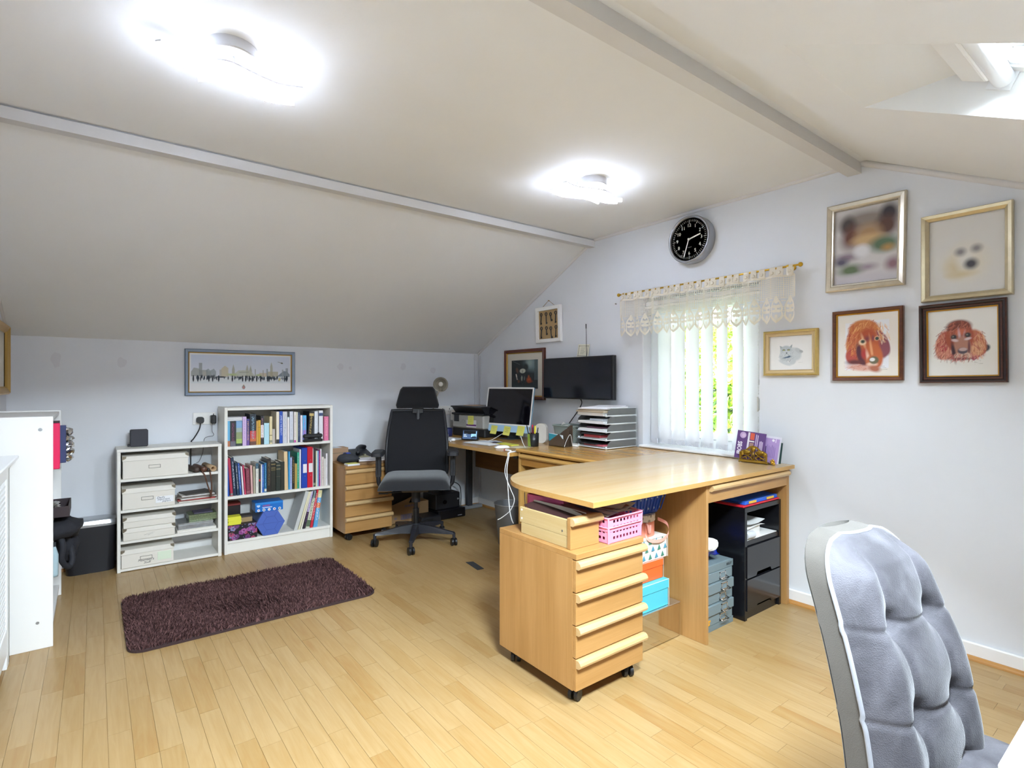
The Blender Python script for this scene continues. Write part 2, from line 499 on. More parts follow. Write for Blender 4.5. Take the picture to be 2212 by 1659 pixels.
# purlins and ridge-side beam, cornice beads
TR = M('#d9d6d4', 0.55)
struct(B().box(XL, XR, YA - .012, YA + .045, 2.252, 2.30).build('trim_1', M('#d7d6d6', 0.5)))
struct(B().box(XL, XR, 1.097, 1.160, 2.256, 2.312).build('trim_2', M('#d9d7d5', 0.5)))
def bead(p0, p1, nm, r=0.013):
    return struct(B().cyl(p0, p1, r, n=10).build(nm, TR))
bead((XR, YA + .04, 2.285), (XR, YB, 1.497), 'trim_3', 0.014)
bead((XR, 1.16, ZC), (XR, YA - .01, ZC), 'trim_4', 0.016)
bead((XR, YF, roof_z(YF)), (XR, 1.10, 2.31), 'trim_5', 0.016)
bead((XL, YA + .04, 2.285), (XL, YB, 1.497), 'trim_6', 0.012)
struct(B().box(XR - .008, XR - .0, YB - .05, YB - .03, 0.08, 1.48, 0.002).build('trim_7', M('#cfd0d3', 0.6)))
struct(B().box(XR - .05, XR, YB - .008, YB, 0.08, 1.495, 0.002).build('trim_8', M('#cfd0d3', 0.6)))
# skirting with a wooden quadrant bead
SK = M('#eceae8', 0.4); QD = wood('#a87236', '#b98748', axis=1, rough=0.35)
sk = struct(B().box(XR - .016, XR, YF, YB - .017, 0.0, 0.072, 0.004).build('baseboard_right', SK))
quad = [(0, 0), (-.018, 0), (-.0165, .007), (-.0125, .0135), (-.006, .017), (0, .018)]
B().prism([(XR - .016 + a, c_) for a, c_ in quad], YF, YB - .02, axis=1).build('quadrant_bead', QD, sk)
sk2 = struct(B().box(XL, XR, YB - .016, YB, 0.0, 0.072, 0.004).build('baseboard_back', SK))
B().prism([(YB - .016 + a, c_) for a, c_ in quad], XL, XR - .03, axis=0).build('quadrant_bead', wood('#a87236', '#b98748', axis=0, rough=0.35), sk2)
struct(B().box(XL, XL + .016, YF, YB - .017, 0, 0.072, 0.004).build('baseboard_left', SK))
# filler patches on the back wall and a hook hole
FP = M('#d3d3d8', 0.8)
for (px, pz, w, h, sd) in ((-.196, 1.355, .026, .05, 1), (.146, 1.345, .026, .036, 2), (1.647, 1.347, .03, .028, 3), (1.735, 1.337, .014, .016, 4), (2.228, 1.356, .027, .03, 5), (2.535, 1.33, .028, .03, 6)):
    rg = random.Random(sd); poly = []
    for i in range(14):
        a = 2 * PI * i / 14; k = 0.8 + 0.35 * rg.random()
        poly.append((px + w * k * math.cos(a), pz + h * k * math.sin(a)))
    B().prism(poly, YB - .0012, YB + .002, axis=1).build('filler_patch', FP, wall_back)
B().cyl((XR - .012, 2.712, 1.79), (XR + .004, 2.712, 1.79), 0.004, n=8).build('wall_nail', M('#7a7060', 0.5), wall_right)
# gable window: frame, pane, sill
U = M('#f2f3f5', 0.3)
b = B(); x0, x1 = XR + .15, XR + .21
b.box(x0, x1, WY0, WY1, WZ0, WZ0 + .06, .004); b.box(x0, x1, WY0, WY1, WZ1 - .06, WZ1, .004)
b.box(x0, x1, WY0, WY0 + .06, WZ0 + .06, WZ1 - .06, .004); b.box(x0, x1, WY1 - .06, WY1, WZ0 + .06, WZ1 - .06, .004)
win = struct(b.build('window_1', U))
b = B(); y0, y1, z0, z1 = WY0 + .06, WY1 - .06, WZ0 + .06, WZ1 - .06; x0, x1 = XR + .14, XR + .20
for q in ((y0, y1, z0, z0 + .045), (y0, y1, z1 - .045, z1), (y0, y0 + .045, z0 + .045, z1 - .045), (y1 - .045, y1, z0 + .045, z1 - .045)):
    b.box(x0, x1, *q, .006)
b.build('sash', U, win)
B().box(XR + .165, XR + .175, y0 + .045, y1 - .045, z0 + .045, z1 - .045).build('pane', glass, win)
B().box(XR - .045, XR + .15, WY0 - .0, WY1 + .0, WZ0 - .012, WZ0 + .004, .004).build('window_sill', U, win)
rv = B()
rv.box(XR + .001, XR + .15, WY1 - .004, WY1 + .001, WZ0, WZ1); rv.box(XR + .001, XR + .15, WY0 - .001, WY0 + .004, WZ0, WZ1)
rv.box(XR + .001, XR + .15, WY0, WY1, WZ1 - .004, WZ1 + .001)
rv.build('reveal_lining', M('#e6e7ea', 0.5), win)

# ------------------------------------------------------------------ outside: lawn, hedge, a taller tree
struct(B().box(3.6, 40, -25, 45, -2.7, -2.6).build('ground', M('#6d8f3f', 0.9, var=0.2, vscale=2)))
def leaf_mat(name, cols):
    m = bpy.data.materials.new(name); m.use_nodes = True
    n = m.node_tree.nodes; l = m.node_tree.links; p = n['Principled BSDF']
    a = n.new('ShaderNodeAttribute'); a.attribute_name = 'col'
    l.new(a.outputs['Color'], p.inputs['Base Color']); p.inputs['Roughness'].default_value = 0.35
    p.inputs['Subsurface Weight'].default_value = 0.0
    return m
LEAF = leaf_mat('leaf', None)
def foliage(name, parent, cx, cy, z0, z1, rx, ry, count, size, cols, seed):
    rg = np.random.default_rng(seed)
    ph = rg.uniform(0, 2 * PI, count); rr = np.sqrt(rg.uniform(0.55, 1, count))
    z = rg.uniform(z0, z1, count); tap = np.clip((z1 - z) / (0.3 * (z1 - z0)), 0.15, 1) ** 0.5
    bump = 1 + 0.16 * np.sin(3 * ph + 2.3 * z) + 0.1 * np.sin(7 * ph - 5 * z)
    c = np.stack([cx + rx * rr * tap * bump * np.cos(ph), cy + ry * rr * tap * bump * np.sin(ph), z], 1)
    nrm = rg.normal(size=(count, 3)); nrm[:, 0] += -0.9; nrm[:, 2] += 0.5; nrm /= np.linalg.norm(nrm, axis=1)[:, None]
    t = rg.normal(size=(count, 3)); t -= (t * nrm).sum(1)[:, None] * nrm; t /= np.linalg.norm(t, axis=1)[:, None]
    w = np.cross(nrm, t); s = size * rg.uniform(.6, 1.3, count)[:, None]
    v = np.stack([c - t * s, c + w * s * .42 - nrm * s * .1, c + t * s, c - w * s * .42 - nrm * s * .1], 1).reshape(-1, 3)
    f = np.arange(count * 4).reshape(-1, 4)
    me = bpy.data.meshes.new(name); me.from_pydata(v.tolist(), [], f.tolist())
    col = np.array([lin(h) for h in cols])[rg.integers(0, len(cols), count)] * rg.uniform(.7, 1.25, count)[:, None]
    ca = me.color_attributes.new('col', 'FLOAT_COLOR', 'POINT')
    arr = np.ones((count * 4, 4)); arr[:, :3] = np.repeat(col, 4, 0)
    ca.data.foreach_set('color', arr.ravel())
    me.materials.append(LEAF)
    o = bpy.data.objects.new(name, me); COL.objects.link(o); o.parent = parent; o['kind'] = 'stuff'
    o.matrix_parent_inverse = mw(parent).inverted(); XF[o.name] = XF[parent.name].copy()
    return o
BARK = M('#5a4a38', 0.9)
hd = thing('hedge', 'broad glossy green laurel hedge in sunlight outside the gable window', 'hedge', (7.2, 4.7, -2.6))
foliage('foliage', hd, 7.4, 4.9, -2.6, 1.25, 1.0, 2.2, 16000, .085, ['#8fae2e', '#a9c63a', '#6f9426', '#c3d455', '#4f7a22', '#35591c'], 3)
B().cyl((7.4, 4.9, -2.6), (7.4, 4.9, 0.4), .12, .05, 10).build('trunk', BARK, hd)
tr_ = thing('tree', 'tall feathery yellow-green conifer rising behind the laurel hedge', 'tree', (10.5, 7.4, -2.6))
foliage('foliage', tr_, 10.5, 7.3, -2.2, 2.45, 1.4, 2.6, 14000, .09, ['#b5cc5e', '#9dbb48', '#c8d97c', '#83a53c'], 4)
B().cyl((10.5, 7.3, -2.6), (10.5, 7.3, 1.4), .14, .05, 10).build('trunk', BARK, tr_)
tr2 = thing('tree', 'pale distant tree crown at the left edge of the window gaps', 'tree', (12.5, 10.5, -2.6))
foliage('foliage', tr2, 12.5, 10.5, -2.2, 2.2, 1.6, 2.4, 9000, .1, ['#a8c470', '#8fb058', '#c4d890'], 6)
B().cyl((12.5, 10.5, -2.6), (12.5, 10.5, 1.2), .14, .05, 10).build('trunk', BARK, tr2)
# ------------------------------------------------------------------ furniture
WX = wood(*BEECH, axis=0, rough=0.38); WYm = wood(*BEECH, axis=1, rough=0.38); WZ = wood(*BEECH, axis=2, rough=0.42)
LX = wood('#c29d66', '#c9a876', axis=0, rough=0.3)
HX_ = wood('#bf9966', '#c9ad80', axis=0, rough=0.35); HY_ = wood('#b48846', '#bf975a', axis=1, rough=0.35)
TOPX = wood('#be9d6e', '#c6aa80', axis=0, rough=0.22, scale=.7, coat=0.25)
def lip(b, x0, x1, y, z, X=None, h=.03, d=.024):
    """rounded wooden pull lip along x, its back on the plane y, bottom at z"""
    pr = [(y, z + h), (y, z), (y - d * .55, z), (y - d * .9, z + h * .22), (y - d, z + h * .5), (y - d * .85, z + h * .8), (y - d * .5, z + h)]
    b.prism(pr, x0, x1, axis=0, X=X, smooth=False)
def castor(b, x, y, z=0.0, r=.022, h=.06, ang=0.0, X=None):
    c, s_ = math.cos(ang), math.sin(ang)
    for o_ in (-.013, .013):
        p = Vector((x - s_ * o_, y + c * o_, z + r)); d = Vector((-s_, c, 0)) * .007
        b.cyl(p - d, p + d, r, n=16, X=X)
    b.cyl((x, y, z + r), (x, y, z + h), .007, n=8, X=X)
    b.box(x - .011, x + .011, y - .012, y + .012, z + r, z + r * 2 + .004, .003, X=X)
def pedestal(loc, label, w=.383, d=.475, skew=0.0):
    t = thing('drawer_pedestal', label, 'drawer unit', loc, 0, 'beech drawer pedestals on castors')
    zb, zt = .06, .572
    b = B(); b.box(0, .018, .018, d, zb, zt - .022, .001); b.build('side_panel', WZ, t, True)
    b = B(); b.box(w - .018, w, .018, d, zb, zt - .022, .001); b.build('side_panel', WZ, t, True)
    B().box(.018, w - .018, d - .012, d - .001, zb, zt - .022).build('back_panel', WZ, t, True)
    B().box(.018, w - .018, .02, d - .012, zb, zb + .016).build('bottom_panel', WX, t, True)
    B().box(0, w, -.004, d, zt - .022, zt, .0015).build('top_panel', WX, t, True)
    z = zt - .026; n_ = 4; H = (zt - .026 - zb) / n_
    for i in range(n_):
        z1 = zt - .026 - i * H; z0 = z1 - H + .004
        dr = B().box(0.001, w - .001, 0, .018, z0, z1, .001).build('drawer', WX, t, True)
        hb = B(); lip(hb, .002, w + .004, 0, z1 - .031); hb.build('handle', HX_, dr, True)
    for (x, y, a) in ((.045, .05, .3), (w - .05, .04, 1.1), (.045, d - .06, .8), (w - .05, d - .06, .2)):
        b = B(); castor(b, x, y, 0, ang=a); b.build('castor', BLACK, t, True)
    return t
ped_a = pedestal((1.406, 1.447, 0), 'beech drawer pedestal on castors in the foreground under the rounded tabletop')
ped_b = copy_tree(ped_a, (1.506, 4.04, 0), 'beech drawer pedestal between the white bookcase and the black office chair')

# desk A: drawer desk at the gable wall joined to a tabletop with one rounded corner
da = thing('desk', 'pale beech desk with rounded peninsula top and end drawer under the window', 'desk', (2.23, 1.437, 0))
Rr = .36; poly = [(1.462, 1.412), (3.02, 1.412), (3.02, 2.165), (1.462 + Rr + .02, 2.165)]
for i in range(1, 13):
    a = PI / 2 + (PI / 2) * i / 12
    poly.append((1.462 + Rr + .02 * (1 - i / 12) + Rr * math.cos(a), 2.165 - Rr * 1.0 + Rr * math.sin(a)))
tp = B()
tp.prism(poly, .741, .7605)
tp.build('tabletop', TOPX, da)
eb = B(); k = len(poly); m_ = []
for i in range(k):
    if i in (1, 2): continue
    a = Vector((*poly[i], 0)); c_ = Vector((*poly[(i + 1) % k], 0)); d_ = (c_ - a).normalized(); nn = Vector((d_.y, -d_.x, 0)) * .0012
    eb.add([(a.x + nn.x, a.y + nn.y, .7405), (c_.x + nn.x, c_.y + nn.y, .7405), (c_.x + nn.x, c_.y + nn.y, .7602), (a.x + nn.x, a.y + nn.y, .7602)], [(0, 1, 2, 3)], 0, 3 < i)
eb.build('edge_band', wood('#b78948', '#bf9759', axis=0, rough=.4), da)
B().box(2.226, 2.244, 1.437, 2.16, 0, .741, .001).build('side_panel', WZ, da)
B().box(2.985, 3.012, 1.437, 2.16, 0, .741, .001).build('side_panel', WZ, da)
B().box(2.244, 2.985, 2.10, 2.118, .36, .741).build('modesty_panel', WX, da)
dr = B().box(2.246, 2.983, 1.437, 1.455, .65, .738, .001).build('drawer', WX, da)
hb = B(); lip(hb, 2.25, 2.985, 1.437, .703); hb.build('handle', HX_, dr)
b = B(); b.box(2.255, 2.262, 1.455, 1.95, .66, .73); b.box(2.967, 2.974, 1.455, 1.95, .66, .73); b.box(2.262, 2.967, 1.455, 1.95, .656, .66); b.build('drawer_box', wood(*PALE, axis=1), da)

# desk B: drawer desk along the gable wall, its front facing the office chair
db = thing('desk', 'golden beech desk with a drawer facing the office chair, between computer desk and peninsula', 'desk', (2.3, 2.55, 0))
WYg = wood('#b07f38', '#be9350', axis=1, rough=0.25, coat=.25); WZg = wood('#b3823d', '#bf9453', axis=2, rough=.4)
B().prism([(2.284, .742), (2.281, .75), (2.287, .759), (3.015, .760), (3.015, .736), (2.29, .736)], 2.172, 2.932, axis=1).build('tabletop', WYg, db)
B().box(2.30, 3.0, 2.905, 2.925, 0, .736, .001).build('side_panel', WZg, db)
B().box(2.30, 3.0, 2.18, 2.198, 0, .736, .001).build('side_panel', WZg, db)
B().box(2.96, 2.976, 2.198, 2.905, .3, .736).build('modesty_panel', WYg, db)
Xr = Matrix.Translation((2.304, 2.90, 0)) @ Matrix.Rotation(-PI / 2, 4, 'Z')
dr = B().box(.003, .70, 0, .016, .648, .727, .001, X=Xr).build('drawer', wood('#a7742f', '#b3823d', axis=1, rough=.4), db)
hb = B(); lip(hb, .0, .70, 0, .697, X=Xr, h=.028); hb.build('handle', HY_, dr)

# desk C: computer desk in the corner on a grey metal frame
dc = thing('desk', 'computer desk with a dark metal leg frame in the back corner', 'desk', (2.6, 3.7, 0))
B().box(2.237, 3.02, 2.94, 4.49, .705, .73, .002).build('tabletop', wood('#ab7b3a', '#b98e4e', axis=1, rough=.3, coat=.15), dc)
B().box(2.235, 2.238, 2.94, 4.49, .706, .729).build('edge_band', wood('#bb9053', '#c49f66', axis=1, rough=.4), dc)
B().box(2.93, 2.945, 3.0, 4.4, .40, .70).build('modesty_panel', wood('#775024', '#885e2e', axis=1, rough=.5), dc)
LEG = M('#3c3d42', .45)
for y in (3.02, 4.40):
    b = B(); b.box(2.83, 2.885, y - .02, y + .02, .03, .68, .004); b.build('leg', LEG, dc)
    b = B(); b.box(2.36, 3.0, y - .025, y + .025, 0.0, .035, .008); b.build('foot', M('#8d8f92', .4), dc)
    b = B(); b.box(2.34, 2.98, y - .02, y + .02, .675, .705, .004); b.build('arm', LEG, dc)

# open wooden drawer case under desk B
oc = thing('drawer_case', 'open wooden drawer case with papers in it, under the golden desk', 'drawer unit', (2.34, 2.68, 0))
PL = wood('#b99d63', '#c2aa76', axis=1, rough=.5); PLZ = wood('#b38e50', '#be9f67', axis=2, rough=.5)
B().box(2.345, 2.80, 2.862, 2.88, 0, .45).build('side_panel', PLZ, oc)
B().box(2.345, 2.80, 2.31, 2.328, 0, .45).build('side_panel', PLZ, oc)
B().box(2.78, 2.796, 2.328, 2.862, 0, .45).build('back_panel', PLZ, oc)
B().box(2.345, 2.36, 2.328, 2.862, .395, .45).build('front_rail', PL, oc)
B().box(2.36, 2.78, 2.328, 2.862, .395, .403).build('drawer_floor', PL, oc)
B().box(2.345, 2.78, 2.328, 2.862, .0, .018).build('bottom_panel', PL, oc)
B().box(2.348, 2.36, 2.70, 2.862, .26, .392).build('front_panel', PL, oc)
B().box(2.348, 2.36, 2.328, 2.862, .05, .17).build('front_panel', PL, oc)
for i, (c_, lb) in enumerate((('#2f4fa8', 'blue folder standing proud of the open wooden case rail'), ('#8fa6c8', 'pale blue paper in the open case beside the blue folder'), ('#d8dade', 'white paper sheaf at the back of the open wooden case'))):
    X = Matrix.Translation((2.47 + .07 * i, 2.62, .405)) @ Matrix.Rotation(math.radians(4 + 3 * i), 4, 'Z')
    o = B().box(-.1, .1, -.145, .145, 0 + .02 * i, .012 + .02 * i, X=X).build('folder', M(c_, .5), loc=(2.47, 2.62, .405))
    tag(o, lb, 'folder')

# low white shelf unit
ls = thing('shelf_unit', 'low white open shelf unit with cream boxes against the back wall', 'shelf unit', (.41, 4.25, 0))
X0, X1, Y0, Y1, ZT = .113, .704, 4.25, 4.508, .783
B().box(X0, X0 + .018, Y0, Y1, 0, ZT - .018, .001).build('side_panel', CREAMW, ls)
B().box(X1 - .022, X1, Y0, Y1, 0, ZT - .018, .001).build('side_panel', CREAMW, ls)
B().box(X0 - .002, X1, Y0 - .003, Y1, ZT - .018, ZT, .0015).build('top_panel', CREAMW, ls)
LSZ = (.592, .394, .196, .022)
for z in LSZ:
    B().box(X0 + .018, X1 - .022, Y0 + .004, Y1, z - .018, z, .001).build('shelf', CREAMW, ls)
# tall white bookcase
bc = thing('bookcase', 'white three-shelf bookcase full of books against the back wall', 'bookcase', (1.1, 4.25, 0))
X0, X1, Y0, Y1, ZT = .722, 1.485, 4.25, 4.508, 1.034
B().box(X0, X0 + .02, Y0, Y1, 0, ZT - .0, .001).build('side_panel', CREAMW, bc)
B().box(X1 - .02, X1, Y0, Y1, 0, ZT - .0, .001).build('side_panel', CREAMW, bc)
B().box(X0 + .02, X1 - .02, Y0 + .003, Y1, ZT - .022, ZT - .001, .001).build('top_panel', CREAMW, bc)
B().box(X0 + .02, X1 - .02, Y1 - .005, Y1, .02, ZT - .022).build('back_panel', M('#e0dfdc', .6), bc)
BSZ = (.757, .405, .093)
for z in BSZ:
    B().box(X0 + .02, X1 - .02, Y0 + .004, Y1 - .005, z - .02, z, .001).build('shelf', CREAMW, bc)
B().box(X0 + .02, X1 - .02, Y0 + .012, Y0 + .026, 0, .073).build('plinth', CREAMW, bc)
# white shelf unit on the left wall seen end-on
lu = thing('shelf_unit', 'white shelf unit seen end-on along the left wall', 'shelf unit', (-.29, 3.64, 0))
B().box(XL + .017, -.151, 3.255, 3.273, .0, 1.052, .001).build('end_panel', M('#e8e6e2', .4), lu)
B().box(XL + .017, -.151, 4.018, 4.036, .0, 1.052, .001).build('end_panel', WHITE, lu)
for z in (.06, .30, .545, .79, 1.045):
    B().box(XL + .017, -.160, 3.273, 4.018, z - .018, z).build('shelf', WHITE, lu)
B().box(-.178, -.165, 3.273, 4.018, 0, .042).build('plinth', WHITE, lu)
B().box(XL + .017, XL + .022, 3.273, 4.018, .06, 1.03).build('back_panel', WHITE, lu)
b = B(); b.cyl((-.1955, 3.2552, .993), (-.1955, 3.2535, .993), .0075, n=14); b.build('screw', STEEL, lu)
b = B(); b.cyl((-.205, 3.2552, .12), (-.205, 3.2535, .12), .0065, n=14); b.build('screw', M('#8a8784', .5), lu)
# radiator cover with a lattice front
rc = thing('radiator_cover', 'white radiator cover with a lattice grille at the left edge of view', 'radiator cover', (-.35, 2.7, 0))
RW = M('#eeeff0', .35)
B().box(XL + .02, -.262, 1.6, 3.195, .872, .890, .004).build('top_panel', RW, rc)
B().box(XL + .02, -.292, 3.165, 3.185, .0, .872, .002).build('side_panel', RW, rc)
B().box(XL + .02, -.292, 1.6, 1.62, .0, .872, .002).build('side_panel', RW, rc)
for q in ((3.10, 3.185, 0.0, .872), (1.6, 1.685, 0, .872)):
    B().box(-.308, -.292, *q, .002).build('stile', RW, rc)
B().box(-.306, -.292, 1.685, 3.10, .80, .87, .002).build('rail', RW, rc)
B().box(-.306, -.292, 1.685, 3.10, .06, .17, .002).build('rail', RW, rc)
B().box(-.312, -.30, 3.10, 3.105, .17, .8).build('grille_bead', RW, rc)
g = B(); yy, z0, z1 = (1.685, 3.10), .17, .80
import itertools
sp = .022
n_ = int((yy[1] - yy[0]) / sp); m_ = int((z1 - z0) / sp)
for i in range(n_): g.box(-.300, -.297, yy[0] + i * sp, yy[0] + i * sp + .011, z0, z1)
for j in range(m_): g.box(-.3005, -.2965, yy[0], yy[1], z0 + j * sp, z0 + j * sp + .011)
g.build('lattice_grille', RW, rc, kind='stuff')
B().box(-.41, -.40, 1.66, 3.14, .1, .7).build('radiator_panel', M('#b9bbbd', .5), rc)

# ------------------------------------------------------------------ black office chair
CH = math.atan2(-3.71, -1.93)                                        # direction towards the camera
oc_ = thing('office_chair', 'black mesh-backed office chair with headrest and armrests on a five-star base', 'office chair', (1.93, 3.71, 0), CH + PI / 2 + math.radians(-3))
# local: -y is the front (towards the viewer), x to the viewer's right
PLAS = M('#1b1b1f', .5); 
def swp(pts, hw, th, n=24):
    """a curved pad: pts = list of (z, y, half width, half thickness)"""
back = B()
def bpt(u, v, front):
    z = .50 + .485 * v
    y = .185 + .045 * v + .10 * v * v - .035 * math.sin(PI * min(1, v * 1.1))
    hw = .235 - .028 * v + .012 * math.sin(PI * v)
    r = 1.0
    x = (2 * u - 1) * hw
    y += -.03 * (1 - (2 * u - 1) ** 2) * -1.0 - .03
    return (x, y + (0 if front else .012), z)
nx, ny = 16, 22
back.grid(nx, ny, lambda u, v: bpt(u, v, True))
back.grid(nx, ny, lambda u, v: bpt(1 - u, v, False))
back.build('backrest', M('#141418', .95, bump=.4, bscale=700), oc_, True)
fr_ = B()
edge = [bpt(0, v / 20, True) for v in range(21)] + [bpt(u / 12, 1, True) for u in range(1, 13)] + [bpt(1, 1 - v / 20, True) for v in range(1, 21)] + [bpt(1 - u / 12, 0, True) for u in range(1, 12)]
fr_.tube([(p[0], p[1] + .006, p[2]) for p in edge], .0125, 8, closed=True)
fr_.build('back_frame', PLAS, oc_, True)
b = B()
b.tube(smoothpts([(0, .06, .42), (0, .20, .44), (0, .265, .56), (0, .275, .72), (0, .31, .90), (0, .335, 1.02)]), .024, 10)
b.box(-.045, .045, .305, .325, .96, 1.03, .005)
b.build('spine', PLAS, oc_, True)
b = B()
def hpt(u, v, front):
    z = 1.012 + .158 * v; hw = .168 - .042 * v - .01 * (1 - min(1, v * 8)) - .012 * max(0, v - .9) * 10 * .9
    x = (2 * u - 1) * hw
    y = .285 + .015 * math.sin(PI * v) * (-1) + .03 * ((2 * u - 1) ** 2) * -1 + .02 * v
    bul = .018 * (1 - (2 * u - 1) ** 4) * (1 - (2 * v - 1) ** 4) + .01
    return (x, y - bul if front else y + bul * .6, z)
b.grid(14, 8, lambda u, v: hpt(u, v, True)); b.grid(14, 8, lambda u, v: hpt(1 - u, v, False))
ring = [(i / 14, 0) for i in range(14)] + [(1, i / 8) for i in range(8)] + [(1 - i / 14, 1) for i in range(14)] + [(0, 1 - i / 8) for i in range(8)]
k = len(b.v)
vs = [hpt(u, v, True) for u, v in ring] + [hpt(u, v, False) for u, v in ring]; q = len(ring)
b.add(vs, [(i, q + i, q + (i + 1) % q, (i + 1) % q) for i in range(q)], 0, True)
hr = b.build('headrest', M('#141417', .95, bump=.4, bscale=700), oc_, True)
b = B(); pr = [(hpt(u, v, True)) for u, v in ring]; b.tube([(p[0] * 1.0, p[1] + .009, p[2]) for p in pr], .009, 6, closed=True); b.build('headrest_frame', PLAS, hr, True)
# seat
b = B()
def spt(u, v, top):
    x = (2 * u - 1); y = (2 * v - 1)
    rx, ry = .255, .245
    sx = x * rx * (1 - .10 * max(0, y) ** 2); sy = y * ry
    ed = max(0, 1 - (abs(x) ** 5 + abs(y) ** 5) * .5)
    if top: return (sx, sy - .01, .462 + .062 * min(1, ((1 - x ** 6) * (1 - y ** 6)) ** .4 if abs(x) < 1 and abs(y) < 1 else 0) - .02 * max(0, -y) ** 4 + .006 * x * x)
    return (sx, sy - .01, .462 - .018 * (((1 - x ** 4) * (1 - y ** 4)) if abs(x) < 1 and abs(y) < 1 else 0) - .02 * max(0, -y) ** 4)
b.grid(18, 18, lambda u, v: spt(u, v, True)); b.grid(18, 18, lambda u, v: spt(1 - u, v, False))
b.build('seat', BLKFAB, oc_, True)
b = B(); b.box(-.17, .17, -.17, .17, .425, .452, .012); b.box(-.10, .10, -.12, .12, .40, .43, .01); b.build('seat_shell', M('#4a4033', .5), oc_, True)
b = B(); b.cyl((0, 0, .40), (0, 0, .31), .035, .033, 16); b.build('gas_lift_cover', PLAS, oc_, True)
b = B(); b.cyl((0, 0, .33), (0, 0, .09), .014, n=12); b.cyl((0, 0, .26), (0, 0, .10), .024, .027, 14); b.build('gas_lift', M('#121214', .3), oc_, True)
b = B(); b.tube([(-.05, -.02, .392), (-.14, -.04, .392), (-.235, -.06, .390)], .006, 6); b.box(-.27, -.20, -.07, -.055, .383, .396, .003); b.build('lever', PLAS, oc_, True)
for sd in (-1, 1):
    b = B()
    P = smoothpts([(sd * .06, .0, .425), (sd * .20, .01, .425), (sd * .262, .01, .435), (sd * .278, .005, .48), (sd * .278, .0, .58), (sd * .278, .0, .66)], 5)
    b.tube(P, .0165, 8); b.box(sd * .278 - .02, sd * .278 + .02, -.012, .028, .50, .655, .004)
    b.build('armrest_post', PLAS, oc_, True)
    b = B(); X = Matrix.Translation((sd * .278, -.01, .668))
    b.prism(rrect(.085, .24, .03), 0, .024, X=X); b.prism(rrect(.07, .22, .028), .024, .03, X=X)
    b.build('arm_pad', M('#222227', .6), oc_, True)
for i in range(5):
    # star leg directions taken in the room, then turned into the chair's own frame
    a = math.radians(-124 + 72 * i) - (CH + PI / 2 + math.radians(-3))
    X = Matrix.Rotation(a, 4, 'Z')
    b = B()
    v = []
    for (r, z0, z1, w) in ((.02, .075, .145, .030), (.12, .085, .135, .024), (.24, .085, .112, .019), (.305, .085, .10, .017)):
        v += [(r, -w, z0), (r, w, z0), (r, w * .7, z1), (r, -w * .7, z1)]
    f = [(3, 2, 1, 0), (12, 13, 14, 15)]
    for j in range(3):
        for q in range(4): f.append((j * 4 + q, j * 4 + (q + 1) % 4, j * 4 + 4 + (q + 1) % 4, j * 4 + 4 + q))
    b.add(v, f, 0, False, X); b.cyl((.305, 0, .095), (.305, 0, .05), .012, n=8, X=X)
    lg = b.build('base_leg', M('#26262c', .4), oc_, True)
    b = B(); castor(b, .305, .0, 0, r=.028, h=.06, ang=(.5 + 1.7 * i), X=X); cs = b.build('castor', M('#141416', .4), lg, True)
b = B(); b.cyl((0, 0, .07), (0, 0, .15), .04, .034, 16); b.build('base_hub', M('#26262c', .4), oc_, True)

# ------------------------------------------------------------------ grey velvet dining chair, close to the camera
VEL = bpy.data.materials.new('velvet'); VEL.use_nodes = True
n = VEL.node_tree.nodes; l = VEL.node_tree.links; p = n['Principled BSDF']
tc = n.new('ShaderNodeTexCoord')
nz = n.new('ShaderNodeTexNoise'); nz.inputs['Scale'].default_value = 14; nz.inputs['Detail'].default_value = 5; nz.inputs['Distortion'].default_value = .6
l.new(tc.outputs['Object'], nz.inputs[0])
cr = n.new('ShaderNodeValToRGB'); cr.color_ramp.elements[0].position = .38; cr.color_ramp.elements[0].color = (*lin('#47454b'), 1); cr.color_ramp.elements[1].position = .66; cr.color_ramp.elements[1].color = (*lin('#65636a'), 1)
l.new(nz.outputs[0], cr.inputs[0]); l.new(cr.outputs[0], p.inputs['Base Color'])
p.inputs['Roughness'].default_value = .75; p.inputs['Sheen Weight'].default_value = .35; p.inputs['Sheen Roughness'].default_value = .4
vn = n.new('ShaderNodeTexVoronoi'); vn.inputs['Scale'].default_value = 420; l.new(tc.outputs['Object'], vn.inputs['Vector'])
bp = n.new('ShaderNodeBump'); bp.inputs['Strength'].default_value = .45; bp.inputs['Distance'].default_value = .0012
l.new(vn.outputs['Distance'], bp.inputs['Height']); l.new(bp.outputs[0], p.inputs['Normal'])
VSIDE = M('#57524c', .8, var=.08, vscale=20, bump=.3, bscale=500, sheen=.3)
F_ = Vector((math.sin(math.radians(37.5)), math.cos(math.radians(37.5)), 0)); R_ = Vector((F_.y, -F_.x, 0))
wv = (F_ * .165 + R_ * .29).normalized(); nv = Vector((wv.y, -wv.x, 0))   # nv: towards the sitter's front
if nv.dot(F_) > 0: nv = -nv
topc = F_ * 1.185 + R_ * .735
org = Vector((topc.x, topc.y, 0))
vc = thing('dining_chair', 'grey velvet dining chair with buttoned high back at the right edge', 'chair', tuple(org), math.atan2(wv.y, wv.x))
